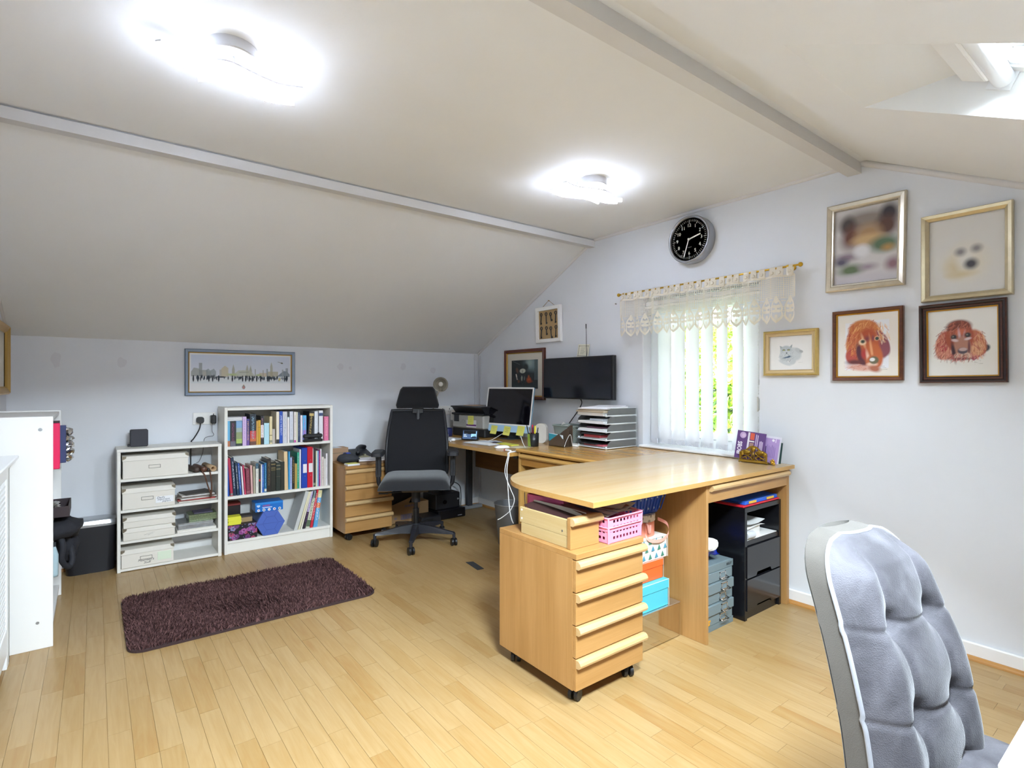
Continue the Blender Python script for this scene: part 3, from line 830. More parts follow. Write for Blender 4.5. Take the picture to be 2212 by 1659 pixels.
# local: x = along the back (left to right from the camera), y: -y is the sitter's front
HT = .885; HW = .178
def yb(z): return -.13 * (1 - (z - .40) / (HT - .40)) - .03 * math.sin(PI * (z - .4) / (HT - .4))
tufts = [(sx * .072, z) for z in (.735, .585, .455) for sx in (-1, 1)]
def front(u, v):
    t = v
    z = .40 + (HT - .40) * t
    hw = HW - .035 * max(0, (t - .45) / .55) ** 1.5
    rc_ = .085
    dz = HT - z
    if dz < rc_: hw -= rc_ - math.sqrt(max(0, rc_ ** 2 - (rc_ - dz) ** 2))
    s_ = 2 * u - 1; x = s_ * hw
    bul = .058 * (1 - abs(s_) ** 3.2) * min(1, (dz + .004) / .05) ** .6 + .02 * math.exp(-((abs(s_) - .72) / .2) ** 2) * min(1, dz / .06)
    for (tx, tz) in tufts:
        d2 = ((x - tx) ** 2 + (z - tz) ** 2)
        bul -= .034 * math.exp(-d2 / .00042) + .012 * math.exp(-d2 / .0022)
    for tz in (.735, .585, .455): bul -= .0055 * math.exp(-((z - tz) / .006) ** 2) * (1 - .3 * abs(s_))
    for tx in (-.072, .072): bul -= .006 * math.exp(-((x - tx) / .007) ** 2) * min(1, dz / .03)
    return (x, yb(z) - .012 - max(bul, -.006), z)
b = B(); b.grid(90, 130, front); b.build('cushion', VEL, vc, True)
b = B()
rim = [(0, j / 60) for j in range(61)] + [(i / 30, 1) for i in range(1, 31)] + [(1, 1 - j / 60) for j in range(1, 61)]
pts = [Vector(front(*q)) for q in rim]
clean = [pts[0]]
for q in pts[1:]:
    if (q - clean[-1]).length > .004: clean.append(q)
pts = clean; k = len(pts)
v = [tuple(q) for q in pts] + [(q.x * 1.012, q.y + .045, q.z + (.004 if q.z > HT - .05 else 0)) for q in pts]
b.add(v, [(i, i + 1, k + i + 1, k + i) for i in range(k - 1)], 0, True)
b.build('side_band', VSIDE, vc, True)
b = B(); b.tube([(q.x * 1.006, q.y, q.z) for q in pts], .0045, 6); b.build('piping', M('#9a9ca4', .7, sheen=.4), vc, True)
b = B()
def bk(u, v):
    q = front(u, v); zz = .40 + (HT - .40) * v
    return (q[0] * 1.012, yb(zz) + .033 + .01 * (1 - (2 * u - 1) ** 2), q[2] + (.004 if q[2] > HT - .05 else 0))
b.grid(20, 30, lambda u, v: bk(1 - u, v)); b.build('back_cover', VSIDE, vc, True)
b = B()
for (tx, tz) in tufts:
    q = front(.5 + tx / (2 * HW), (tz - .40) / (HT - .40)); b.sphere((tx, q[1] + .004, tz), .009, 10, 6, sc=(1, .5, 1))
b.build('buttons', VEL, vc, True, kind='stuff')
b = B()
def seatp(u, v):
    x = (2 * u - 1); y = v
    e_ = (1 - abs(x) ** 6) * (1 - abs(2 * v - 1) ** 8)
    hw = .225 + .015 * v
    bul = .045 * max(0, e_) ** .5
    for (tx, ty) in ((-.08, .35), (.08, .35), (-.08, .65), (.08, .65)):
        bul -= .018 * math.exp(-((x * hw - tx) ** 2 + ((v - ty) * .44) ** 2) / .0009)
    return (x * hw, -.12 - .44 * v, .435 + bul)
b.grid(40, 40, lambda u, v: seatp(1 - u, v))
sk_ = [(i / 20, 0) for i in range(20)] + [(1, i / 20) for i in range(20)] + [(1 - i / 20, 1) for i in range(20)] + [(0, 1 - i / 20) for i in range(20)]
vs = [seatp(1 - u, v) for u, v in sk_] + [(seatp(1 - u, v)[0] * .98, seatp(1 - u, v)[1], .375) for u, v in sk_]; q = len(sk_)
b.add(vs, [(i, (i + 1) % q, q + (i + 1) % q, q + i) for i in range(q)], 0, True); b.add(vs[q:], [tuple(range(q))])
b.build('seat', VEL, vc, True)
for sx in (-1, 1):
    for (y, dy) in ((-.50, -.03), (-.16, .05)):
        B().cyl((sx * .17, y, .38), (sx * .20, y + dy, 0), .018, .010, 12).build('leg', M('#151515', .4), vc, True)

# white table at the very right
wt = thing('table', 'white table corner at the bottom right, close to the camera', 'table', (1.3, -.1, 0))
B().box(.868, 1.75, -.5, .165, .715, .74, .003).build('tabletop', M('#f4f4f5', .35), wt)
for (x, y) in ((.93, .11), (1.69, .11), (.93, -.45), (1.69, -.45)):
    B().box(x - .025, x + .025, y - .025, y + .025, 0, .715, .003).build('leg', M('#f0f0f1', .35), wt)
o = B().tube(smoothpts([(.862, .130, .742), (.885, .145, .7425), (.915, .1505, .7425), (.96, .149, .7425), (1.02, .135, .7425), (1.1, .12, .7425)], 6), .0022, 6).build('ribbon', M('#ecdfe2', .6), loc=(.95, .14, .74))
tag(o, 'thin pale pink cord lying on the white table', 'cord')
# ------------------------------------------------------------------ printed pictures: colours computed on a fine grid
class Paint:
    """x to the right 0..1, y up 0..1"""
    def __init__(s, nx, ny, bgc, seed=0):
        s.nx, s.ny = nx, ny
        s.x, s.y = np.meshgrid(np.linspace(0, 1, nx), np.linspace(0, 1, ny))
        s.asp = nx / ny
        s.c = np.ones((ny, nx, 3)) * np.array(lin(bgc)); s.r = np.random.default_rng(seed)
    def blend(s, a, h):
        a = np.clip(a, 0, 1)[..., None]; s.c = s.c * (1 - a) + np.array(lin(h)) * a
    def ell(s, cx, cy, rx, ry, h, rot=0, soft=.15, op=1.0, pw=2):
        a = math.radians(rot); dx = (s.x - cx) * s.asp; dy = s.y - cy
        u = (dx * math.cos(a) + dy * math.sin(a)) / (rx * s.asp); v = (-dx * math.sin(a) + dy * math.cos(a)) / ry
        d = (np.abs(u) ** pw + np.abs(v) ** pw) ** (1 / pw)
        s.blend((1 + soft / 2 - d) / soft * op, h)
    def poly(s, pts, h, op=1.0, soft=.004):
        ins = np.zeros_like(s.x, bool); n = len(pts)
        for i in range(n):
            x1, y1 = pts[i]; x2, y2 = pts[(i + 1) % n]
            c = ((y1 > s.y) != (y2 > s.y)) & (s.x < (x2 - x1) * (s.y - y1) / ((y2 - y1) or 1e-9) + x1)
            ins ^= c
        s.blend(ins * op, h)
    def line(s, x1, y1, x2, y2, w, h, op=1.0):
        dx, dy = (x2 - x1) * s.asp, y2 - y1; L = max(1e-9, dx * dx + dy * dy)
        t = np.clip(((s.x - x1) * s.asp * dx + (s.y - y1) * dy) / L, 0, 1)
        d = np.hypot((s.x - x1) * s.asp - t * dx, s.y - y1 - t * dy)
        s.blend(np.clip((w - d) / (w * .6), 0, 1) * op, h)
    def hair(s, n, cx, cy, rx, ry, L, ang, cols, w=.006, op=.55, spread=25):
        for _ in range(n):
            a = s.r.uniform(0, 2 * PI); q = math.sqrt(s.r.uniform(0, 1))
            x, y = cx + rx * q * math.cos(a), cy + ry * q * math.sin(a)
            g = math.radians(ang + s.r.normal() * spread); l_ = L * s.r.uniform(.5, 1.2)
            s.line(x, y, x + l_ * math.cos(g) / s.asp, y + l_ * math.sin(g), w, cols[s.r.integers(len(cols))], op)
    def mesh(s, name, parent, x0, z0, w, h, y, mat):
        me = bpy.data.meshes.new(name); nx, ny = s.nx, s.ny
        v = np.stack([x0 + s.x * w, np.full_like(s.x, y), z0 + s.y * h], -1).reshape(-1, 3)
        i = (np.arange(ny - 1)[:, None] * nx + np.arange(nx - 1)[None]).ravel()
        f = np.stack([i, i + 1, i + nx + 1, i + nx], 1)
        me.vertices.add(len(v)); me.vertices.foreach_set('co', v.ravel())
        me.loops.add(f.size); me.loops.foreach_set('vertex_index', f.ravel().astype(np.int32))
        me.polygons.add(len(f)); me.polygons.foreach_set('loop_start', np.arange(0, f.size, 4, dtype=np.int32))
        me.update(calc_edges=True)
        ca = me.color_attributes.new('col', 'FLOAT_COLOR', 'POINT'); arr = np.ones((nx * ny, 4)); arr[:, :3] = s.c.reshape(-1, 3)
        ca.data.foreach_set('color', arr.ravel()); me.materials.append(mat)
        o = bpy.data.objects.new(name, me); COL.objects.link(o); o.parent = parent; XF[o.name] = XF[parent.name].copy()
        return o
PRINT = attr_mat(.5, .35)
PRINTG = attr_mat(.25, .5)
def frame(t, w, h, prof, mats, name='frame'):
    """mitred moulding: prof = [(inset from the outer edge, height off the wall, material index)]; the wall is local y = 0"""
    b = B(); rings = []
    for ins, d, m_ in prof:
        rings.append([(ins, -d, ins), (w - ins, -d, ins), (w - ins, -d, h - ins), (ins, -d, h - ins)])
    for j in range(len(rings) - 1):
        A, C_ = rings[j], rings[j + 1]
        for i in range(4):
            b.add([A[i], A[(i + 1) % 4], C_[(i + 1) % 4], C_[i]], [(0, 1, 2, 3)], prof[j + 1][2])
    return b.build(name, mats, t, True)
def picture(name, label, wall, u0, u1, z0, z1, prof, mats, inset, paint, gap=.006, tilt=0.0, mount=None, msize=0, group=None, pmat=None):
    w, h = abs(u1 - u0), z1 - z0
    if wall == 'R': t = thing(name, label, 'picture', (XR - .001, max(u0, u1), z0), rot=(0, 0, -PI / 2), group=group)
    elif wall == 'B': t = thing(name, label, 'picture', (min(u0, u1), YB - .001, z0), rz=0, group=group)
    else: t = thing(name, label, 'picture', (XL + .001, min(u0, u1), z0), rot=(0, 0, PI / 2), group=group)
    if tilt:
        t.rotation_euler.rotate(Matrix.Rotation(math.radians(tilt), 3, 'X' if wall != 'B' else 'Y')); XF[t.name] = Matrix.Translation(t.location) @ t.rotation_euler.to_matrix().to_4x4()
    frame(t, w, h, prof, mats)
    B().box(.004, w - .004, -.004, -.0005, .004, h - .004).build('backing', M('#8a7a60', .8), t, True)
    if mount:
        B().box(inset - .002, w - inset + .002, -gap, -gap + .0015, inset - .002, h - inset + .002).build('mount', M(mount, .7), t, True)
        iw = inset + msize
        paint.mesh('print', t, iw, iw, w - 2 * iw, h - 2 * iw, -gap - .0012, pmat or PRINT)
    else:
        paint.mesh('print', t, inset - .002, inset - .002, w - 2 * inset + .004, h - 2 * inset + .004, -gap, pmat or PRINT)
    return t

# --- red setter, head turned (left of the two dark frames)
def setter1():
    P = Paint(150, 165, '#e9e3da', 1)
    P.poly([(.13, .10), (.84, .13), (.85, .885), (.14, .86)], '#e9e9ec')
    P.ell(.47, .52, .30, .36, '#c0683c', 0, .12)
    P.ell(.44, .74, .25, .16, '#c77a44', 0, .2)
    P.ell(.27, .46, .12, .24, '#c9794e', 8, .25); P.ell(.24, .33, .10, .12, '#b9564a', 0, .3)
    P.ell(.74, .52, .10, .21, '#8a4a55', 22, .2); P.ell(.78, .42, .07, .14, '#8b4f58', -10, .3)
    P.hair(90, .30, .58, .12, .26, .10, 255, ['#e0a468', '#a5452c', '#d98a50', '#c25b3e'], .008, .6)
    P.hair(70, .52, .80, .22, .10, .09, 235, ['#e6b070', '#b45a30', '#d28a50'], .008, .6)
    P.hair(40, .72, .72, .10, .13, .10, 285, ['#e8b47c', '#c77848', '#f0d8b8'], .008, .6)
    P.ell(.40, .33, .07, .20, '#5b3340', 14, .4, .85); P.ell(.30, .23, .16, .05, '#6b3a3c', 0, .5, .6)
    P.ell(.55, .48, .15, .30, '#bb5f38', 6, .3); P.ell(.62, .32, .13, .20, '#c4693c', 10, .25)
    P.ell(.50, .66, .14, .09, '#b0512f', 0, .6, .8)
    P.ell(.44, .56, .025, .12, '#e8b88a', 15, .7, .6); P.ell(.57, .42, .022, .22, '#e3a678', 8, .7, .7)
    P.ell(.45, .36, .05, .08, '#b23e3c', 0, .6, .7); P.ell(.52, .28, .03, .14, '#e8c4b0', 12, .6, .7)
    P.ell(.60, .235, .115, .10, '#bf6a44', 0, .3); P.ell(.58, .19, .09, .035, '#e9cbb6', 0, .5, .8)
    P.ell(.61, .255, .075, .06, '#6f6a52', 0, .3); P.ell(.585, .265, .042, .028, '#e9e9ea', 0, .4)
    P.ell(.425, .545, .062, .048, '#e5c6a4', 0, .4); P.ell(.43, .555, .036, .028, '#5d6050', 0, .3); P.ell(.43, .555, .014, .012, '#1e1a18', 0, .3)
    P.ell(.66, .595, .045, .036, '#dca888', 20, .4); P.ell(.66, .592, .03, .026, '#38443a', 20, .3)
    P.ell(.50, .595, .05, .05, '#7b3a40', 0, .7, .6); P.ell(.595, .60, .022, .05, '#7d4048', 0, .6, .6)
    P.ell(.38, .14, .22, .05, '#d9a596', -8, .6, .8); P.hair(40, .40, .15, .22, .04, .06, 200, ['#c07a60', '#e0b4a4'], .006, .5)
    P.ell(.62, .12, .10, .05, '#b06a50', -15, .6, .8)
    for i, (x, y) in enumerate(((.68, .155), (.70, .13), (.72, .105))): P.line(x, y, x + .10, y + .004, .004, '#8a8880', .7)
    return P
# --- red setter lying, facing out
def setter2():
    P = Paint(170, 160, '#e6e4de', 2)
    P.ell(.46, .30, .30, .06, '#b4675a', 0, .6); P.poly([(.62, .26), (.86, .42), (.82, .33), (.66, .22)], '#a2405a', .9)
    P.ell(.83, .40, .06, .05, '#3a3a44', 25, .5)
    P.ell(.25, .48, .13, .22, '#b5604c', -18, .22); P.ell(.24, .37, .11, .11, '#cf8f78', 0, .35); P.ell(.23, .42, .05, .05, '#b53b44', 0, .6)
    P.ell(.71, .49, .12, .20, '#b9704e', 22, .22); P.ell(.70, .40, .10, .10, '#cf9a74', 0, .35)
    P.hair(90, .25, .50, .12, .20, .10, 250, ['#d89078', '#8a3a34', '#e2a88c', '#a54a44'], .008, .6)
    P.hair(80, .72, .50, .11, .18, .10, 290, ['#dca27c', '#a0563c', '#e6b890', '#b5605a'], .008, .6)
    P.ell(.47, .58, .20, .23, '#a5543c', 0, .15); P.ell(.46, .74, .18, .10, '#7d4236', 0, .35)
    P.hair(70, .46, .72, .18, .10, .08, 240, ['#b5624a', '#5e3430', '#c67a60'], .008, .55)
    P.ell(.49, .66, .10, .05, '#c46a4c', 0, .6, .8); P.ell(.47, .58, .022, .13, '#cdaeb2', 8, .7, .7); P.ell(.53, .58, .02, .10, '#c0a0a8', -10, .7, .5)
    P.ell(.50, .42, .125, .17, '#b07f6c', 0, .3); P.ell(.38, .36, .03, .16, '#4a3238', 10, .6, .8); P.ell(.60, .42, .02, .14, '#6a4044', 0, .6, .6)
    P.ell(.51, .295, .13, .055, '#d8b8a4', 0, .35); P.ell(.50, .255, .13, .022, '#5a4a52', 0, .6, .7)
    P.ell(.51, .375, .072, .048, '#58505a', 0, .3); P.ell(.515, .395, .058, .026, '#c2a8a6', 0, .4)
    for x, y in ((.385, .585), (.585, .605)):
        P.ell(x, y, .055, .045, '#8c5646', 0, .4); P.ell(x, y, .038, .032, '#38343a', 0, .3); P.ell(x - .01, y + .006, .014, .012, '#7a7a70', 0, .5)
    P.ell(.40, .535, .05, .022, '#d6c2c2', -10, .6, .8); P.ell(.585, .55, .05, .02, '#d6c4c6', 10, .6, .8)
    P.hair(110, .44, .29, .30, .05, .05, 250, ['#c25a54', '#8a4a3a', '#e0a090', '#6a4a44'], .006, .6)
    for y in (.215, .195, .172): P.line(.67, y, .67 + .09 + (.03 if y < .18 else 0), y + .004, .003, '#9a988e', .7)
    return P
def catp():
    P = Paint(170, 130, '#e3e1dd', 3)
    P.ell(.58, .46, .17, .18, '#c3c7c6', -25, .3); P.ell(.68, .55, .09, .06, '#b9bdbc', -35, .4); P.ell(.74, .53, .045, .035, '#a8a9a8', -20, .4)
    P.ell(.38, .40, .14, .16, '#bcc1c1', 0, .3); P.ell(.37, .22, .15, .055, '#c6caca', -22, .4); P.ell(.55, .24, .08, .075, '#c2c6c6', 30, .4)
    P.poly([(.25, .72), (.265, .60), (.34, .66)], '#9fa6a8'); P.poly([(.545, .75), (.53, .64), (.46, .65)], '#9fa6a8')
    P.ell(.395, .56, .135, .15, '#b3babb', 0, .25); P.ell(.39, .48, .13, .09, '#c2c7c7', 0, .4)
    P.hair(120, .42, .45, .2, .2, .035, 250, ['#9aa2a4', '#d4d7d6', '#8b9496'], .006, .5)
    for x in (.345, .455): P.ell(x, .585, .034, .02, '#4d5246', 0, .4); P.ell(x, .582, .024, .012, '#a9a566', 0, .4)
    P.ell(.41, .50, .018, .016, '#4c5560', 0, .4); P.line(.41, .48, .37, .44, .008, '#7d8486', .7); P.line(.41, .48, .46, .445, .008, '#7d8486', .7)
    P.ell(.42, .375, .10, .02, '#5a6b80', 10, .6, .9); P.ell(.46, .39, .04, .025, '#4d5f76', 25, .6, .9)
    P.line(.47, .24, .50, .30, .012, '#67717a', .8); P.line(.50, .30, .58, .36, .008, '#8b9498', .7)
    P.line(.68, .215, .78, .222, .005, '#b0b0ac', .7)
    return P
def blurp():
    P = Paint(110, 140, '#c9c5c4', 4)
    S = .9
    P.ell(.5, .82, .46, .12, '#8a8078', 0, S); P.ell(.22, .78, .12, .12, '#4a4442', 0, S); P.ell(.86, .86, .13, .12, '#38343a', 0, S)
    P.ell(.82, .70, .17, .13, '#5a4038', 0, S); P.ell(.28, .62, .16, .16, '#6a4438', -20, S, .9); P.ell(.55, .62, .2, .14, '#a58560', 0, S)
    P.ell(.55, .56, .25, .07, '#c3a376', 0, S); P.ell(.80, .47, .22, .10, '#5a7058', 0, S); P.ell(.85, .42, .1, .05, '#b08a50', 0, S, .7)
    P.ell(.20, .36, .2, .06, '#8a7a84', 0, S, .8); P.ell(.12, .30, .12, .06, '#585466', 0, S, .8); P.ell(.45, .42, .12, .08, '#d8d6d8', 0, S)
    P.ell(.28, .18, .2, .08, '#5f7050', 0, S, .9); P.ell(.55, .2, .15, .05, '#9a8a94', 0, S, .7); P.ell(.93, .2, .12, .09, '#8a6a74', 0, S, .8)
    P.ell(.5, .04, .6, .08, '#c2bcc0', 0, S)
    return P
def whitep():
    P = Paint(90, 100, '#d6d3ce', 5); S = 1.1
    P.ell(.50, .40, .26, .20, '#dcd3c0', 0, S); P.ell(.36, .34, .13, .13, '#cfc0a0', 0, S, .8); P.ell(.5, .45, .12, .14, '#dcd8d0', 0, S)
    P.ell(.43, .54, .07, .05, '#8a8688', 0, S, .9); P.ell(.64, .56, .07, .05, '#8e8a8a', 0, S, .9); P.ell(.57, .37, .085, .065, '#4a4a50', 0, 1.0)
    P.ell(.44, .25, .18, .04, '#cfbf9c', 0, S, .8)
    return P
def panop():
    P = Paint(340, 130, '#e9e9ea', 6)
    sky_ = np.clip((P.y - .30) / .62, 0, 1); a = ((P.x > .02) & (P.x < .985) & (P.y > .22) & (P.y < .95)) * 1.0
    P.blend(a * (.35 + .5 * sky_), '#c9d3e6'); P.blend(a * (P.y < .40) * .7, '#dfe5e6')
    rg = P.r
    def blk(x0, x1, y1, h, op=.75): P.poly([(x0, .40), (x1, .40), (x1, y1), (x0, y1)], h, op)
    P.poly([(.02, .40), (.02, .52), (.045, .62), (.085, .60), (.10, .56), (.17, .56), (.17, .40)], '#9fa4a0', .8)
    blk(.09, .12, .74, '#8e9496'); blk(.125, .2, .52, '#b9b8b0')
    P.poly([(.155, .40), (.155, .56), (.175, .60), (.19, .55), (.21, .57), (.225, .60), (.245, .53), (.245, .40)], '#8f9aa0', .75)
    blk(.28, .30, .58, '#bdb9ae'); P.poly([(.295, .40), (.295, .60), (.33, .68), (.36, .62), (.365, .40)], '#c9bd98', .75)
    for x, h_ in ((.41, .72), (.545, .72), (.578, .70), (.79, .80)):
        P.poly([(x - .014, .40), (x - .012, h_ - .12), (x, h_), (x + .012, h_ - .12), (x + .016, .40)], '#a9aa98', .8)
    P.poly([(.37, .40), (.42, .48), (.46, .56), (.52, .57), (.58, .55), (.61, .46), (.63, .40)], '#c2c6b4', .75); P.line(.47, .51, .56, .52, .012, '#8c918a', .7)
    blk(.665, .755, .50, '#cdbb9c'); blk(.74, .755, .62, '#8a979e'); blk(.62, .63, .60, '#90958e'); blk(.755, .86, .54, '#b5ae92'); blk(.70, .71, .58, '#a09c90')
    P.poly([(.85, .41), (.89, .50), (.92, .56), (.955, .55), (.985, .46), (.985, .40)], '#6d7c88', .85); blk(.94, .965, .64, '#8c949a'); blk(.90, .915, .60, '#9aa0a4')
    P.ell(.40, .45, .05, .03, '#bccb94', 0, .8, .8); P.ell(.66, .44, .03, .03, '#b7c690', 0, .8, .8)
    for i in range(95):
        x = rg.uniform(.03, .97); y = .36 + rg.normal() * .018
        P.ell(x, y, .0055, .055 * rg.uniform(.5, 1), '#2d3846' if rg.random() < .75 else '#56616e', 0, .5, .8)
    for x in (.04, .08, .18, .215, .27, .40, .50, .53, .565, .595, .64, .68, .75, .765, .93, .95):
        P.ell(x, .335, .0075, .075, '#222c3a', 0, .4, .9); P.ell(x, .405, .006, .02, '#222c3a', 0, .4)
    P.ell(.29, .385, .055, .018, '#2a3442', 0, .4, .9)
    P.ell(.875, .33, .012, .04, '#d8d09a', 0, .5)
    P.ell(.90, .775, .012, .018, '#5f5c4a', -10, .5); P.line(.858, .805, .905, .775, .008, '#6f6c5e', .9)
    P.ell(.51, .115, .016, .05, '#8c8a88', 0, .4); P.ell(.51, .11, .010, .03, '#d08a84', 0, .4); P.ell(.51, .17, .006, .015, '#b09a70', 0, .5)
    return P
def lanternp():
    P = Paint(110, 135, '#2c3234', 7)
    P.ell(.85, .85, .35, .22, '#6f8386', 0, 1.0); P.ell(.7, .9, .12, .16, '#93a5a4', 0, 1.0, .8); P.poly([(.86, .3), (1, .3), (1, 1), (.88, 1)], '#4b595b', .8)
    P.ell(.2, .75, .3, .3, '#22282b', 0, .8); P.line(.05, .97, .32, .85, .01, '#6a7274', .7); P.ell(.55, .75, .1, .12, '#2a3033', 0, .7)
    P.ell(.43, .62, .11, .08, '#c3c4b4', 10, .3); P.ell(.43, .60, .02, .06, '#8a8c80', 0, .6, .7)
    P.ell(.22, .64, .05, .10, '#584238', 10, .6, .9); P.line(.18, .50, .22, .32, .022, '#e4d8cc', .9); P.ell(.40, .36, .03, .09, '#9aa090', 0, .5, .9); P.ell(.5, .36, .02, .07, '#787c7c', 0, .6, .9)
    for i in range(40): P.line(*(lambda x, y: (x, y, x + P.r.uniform(-.03, .03), y - .1))(P.r.uniform(.05, .9), P.r.uniform(.2, .5)), .012, ['#1c2022', '#3d4648', '#4a3830'][i % 3], .5)
    P.ell(.67, .30, .08, .09, '#b5552c', 0, .8, .9); P.ell(.70, .25, .10, .04, '#8a4428', 0, .8, .8); P.ell(.66, .42, .03, .05, '#a85a38', 0, .7, .8); P.ell(.28, .25, .04, .05, '#6a4030', 0, .7, .8)
    P.ell(.5, .05, .6, .08, '#3a4446', 0, 1.0, .8)
    return P
SILV = M('#cfc6b4', .3, .85, var=.06, vscale=30); GLD = M('#d6b870', .32, .85, var=.06, vscale=30); GLD2 = M('#cf9d3c', .3, .9)
MAH = wood('#3a1c14', '#5c2f20', axis=0, rough=.3, scale=2); MAHD = M('#22110e', .35)
BRN = wood('#4c2a1c', '#6f4029', axis=0, rough=.35, scale=2)
picture('framed_picture', 'silver-framed blurred colourful picture, upper left of the wall group above the desk', 'R', 1.257, .908, 1.676, 2.121, [(0, 0, 0), (0, .022, 0), (.006, .027, 0), (.022, .022, 0), (.026, .018, 0), (.032, .019, 0), (.036, .01, 0)], [SILV], .036, blurp(), tilt=1.0)
picture('framed_picture', 'champagne-framed white picture with a faint pale dog face, upper right of the wall group', 'R', .843, .525, 1.574, 1.968, [(0, 0, 0), (0, .024, 0), (.004, .03, 0), (.016, .026, 0), (.027, .016, 0), (.029, .01, 0)], [M('#d3c7a8', .3, .8, var=.06, vscale=30)], .029, whitep())
picture('framed_picture', 'dark-framed drawing of a red setter with its head turned down', 'R', 1.225, .914, 1.217, 1.572, [(0, 0, 0), (0, .018, 0), (.004, .022, 0), (.014, .018, 0), (.017, .014, 0), (.0175, .015, 1), (.023, .009, 1)], [BRN, GLD2], .022, setter1())
picture('framed_picture', 'wide dark-framed drawing of a red setter lying face on', 'R', .849, .542, 1.204, 1.561, [(0, 0, 0), (0, .02, 0), (.005, .026, 1), (.012, .024, 0), (.016, .018, 0), (.022, .019, 1), (.028, .017, 0), (.0285, .016, 2), (.033, .010, 2)], [MAHD, MAH, GLD2], .032, setter2(), tilt=-.6)
picture('framed_picture', 'small gold-framed pencil drawing of a grey cat beside the window', 'R', 1.591, 1.297, 1.247, 1.497, [(0, 0, 0), (0, .018, 0), (.006, .024, 0), (.012, .024, 0), (.016, .016, 1), (.026, .014, 1), (.030, .016, 1), (.032, .009, 1)], [GLD, M('#cdb587', .5, .5)], .031, catp())
picture('framed_picture', 'blue-framed panoramic print of a city skyline and a crowd above the bookcase', 'B', .512, 1.272, 1.116, 1.454, [(0, 0, 0), (0, .018, 0), (.004, .023, 0), (.012, .02, 1), (.02, .015, 1), (.023, .013, 0), (.0235, .013, 2), (.029, .008, 2)], [M('#5a6a7c', .4), M('#93a3b8', .4), GLD2], .028, panop())
picture('framed_picture', 'mahogany-framed dark night street print behind the computer screen', 'R', 4.065, 3.50, 1.063, 1.510, [(0, 0, 0), (0, .022, 0), (.008, .028, 0), (.024, .022, 0), (.028, .015, 0), (.0285, .014, 1), (.036, .009, 1)], [M('#5a2b1c', .3), GLD2], .034, lanternp(), mount='#d2cbbd', msize=.062)
lp = Paint(20, 20, '#d9d4c6', 8)
picture('framed_picture', 'gold-framed picture on the left wall, only its frame edge in view', 'L', 3.80, 4.40, 1.14, 1.545, [(0, 0, 0), (0, .025, 0), (.008, .032, 0), (.02, .026, 0), (.035, .02, 0), (.045, .01, 0)], [M('#c9a35a', .35, .8)], .044, lp)

# --- frame of old keys
kt = thing('key_frame', 'white frame of old keys on brown card hanging from a string', 'picture', (XR - .001, 3.604, 1.552), rot=(math.radians(1.5), 0, -PI / 2))
frame(kt, .316, .302, [(0, 0, 0), (0, .024, 0), (.004, .026, 0), (.03, .026, 0), (.032, .008, 0)], [M('#f1f0ee', .4)])
B().box(.026, .29, -.010, -.002, .026, .276).build('card', M('#b09468', .85, var=.06), kt, True)
KEYM = M('#4a4a4c', .35, .9)
for r_ in range(2):
    for c_ in range(4):
        b = B(); x = .066 + .06 * c_ + (.004 * (c_ % 2)); zt = .240 - .118 * r_ - (.006 if c_ == 2 else 0); L = .085 if c_ != (2 if r_ == 0 else 1) else .06
        b.tube([(x + .012 * math.cos(q), -.014, zt + .013 * math.sin(q)) for q in [2 * PI * i / 10 for i in range(10)]], .0038, 6, closed=True)
        tx = x + (.008 * ((c_ % 3) - 1))
        b.cyl((x, -.014, zt - .012), (tx, -.014, zt - L), .0042, n=8)
        b.box(tx, tx + .012, -.016, -.012, zt - L + .002, zt - L + .016); b.box(tx + .004, tx + .014, -.016, -.012, zt - L + .006, zt - L + .009)
        b.build('key', KEYM, kt, True)
b = B(); b.tube([(.085, -.012, .302), (.158, -.006, .352), (.235, -.012, .302)], .002, 6); b.cyl((.158, -.012, .35), (.158, 0, .35), .004, n=8); b.build('string', M('#a07d4a', .8), kt, True)

# --- wall clock at 2:33
ck = thing('wall_clock', 'round black-faced wall clock with a deep silver rim above the curtain', 'clock', (XR - .001, 2.052, 2.117), rot=(0, 0, -PI / 2))
XC = Matrix.Rotation(PI / 2, 4, 'X')                                  # lathe axis -> local -y
b = B(); b.lathe([(.148, 0), (.151, .03), (.150, .062), (.147, .071), (.142, .073), (.136, .070), (.134, .058)], n=64, X=XC); b.build('rim', M('#a9abb0', .38, .75), ck, True)
b = B(); b.cyl((0, -.002, 0), (0, -.058, 0), .136, n=64); b.build('dial', M('#242429', .5), ck, True)
WH = M('#e9e6dc', .5)
for i in range(12):
    a = math.radians(30 * (i or 12)); text(str(i or 12), .030, WH, ck, (.088 * math.sin(a), -.0588, .088 * math.cos(a)), name='numeral')
b = B()
for i in range(60):
    a = math.radians(6 * i); L, w_ = (.020, .0018) if i % 5 == 0 else (.013, .0010)
    X = Matrix.Rotation(a, 4, 'Y')
    b.box(-w_, w_, -.0590, -.058, .124 - L, .124, X=X)
b.build('minute_marks', M('#b9b8b4', .5), ck, True, kind='stuff')
for (a, L, w_, y, nm) in ((76.5, .085, .0042, -.061, 'hour_hand'), (198, .112, .0032, -.064, 'minute_hand')):
    X = Matrix.Rotation(math.radians(a), 4, 'Y'); B().box(-w_, w_, y - .001, y, -.006, L, X=X).build(nm, WH, ck, True)
B().cyl((0, -.058, 0), (0, -.067, 0), .007, n=14).build('hub', WH, ck, True)
text('QUARTZ', .008, M('#8a8a8a', .5), ck, (.002, -.0588, -.050), name='small_print')

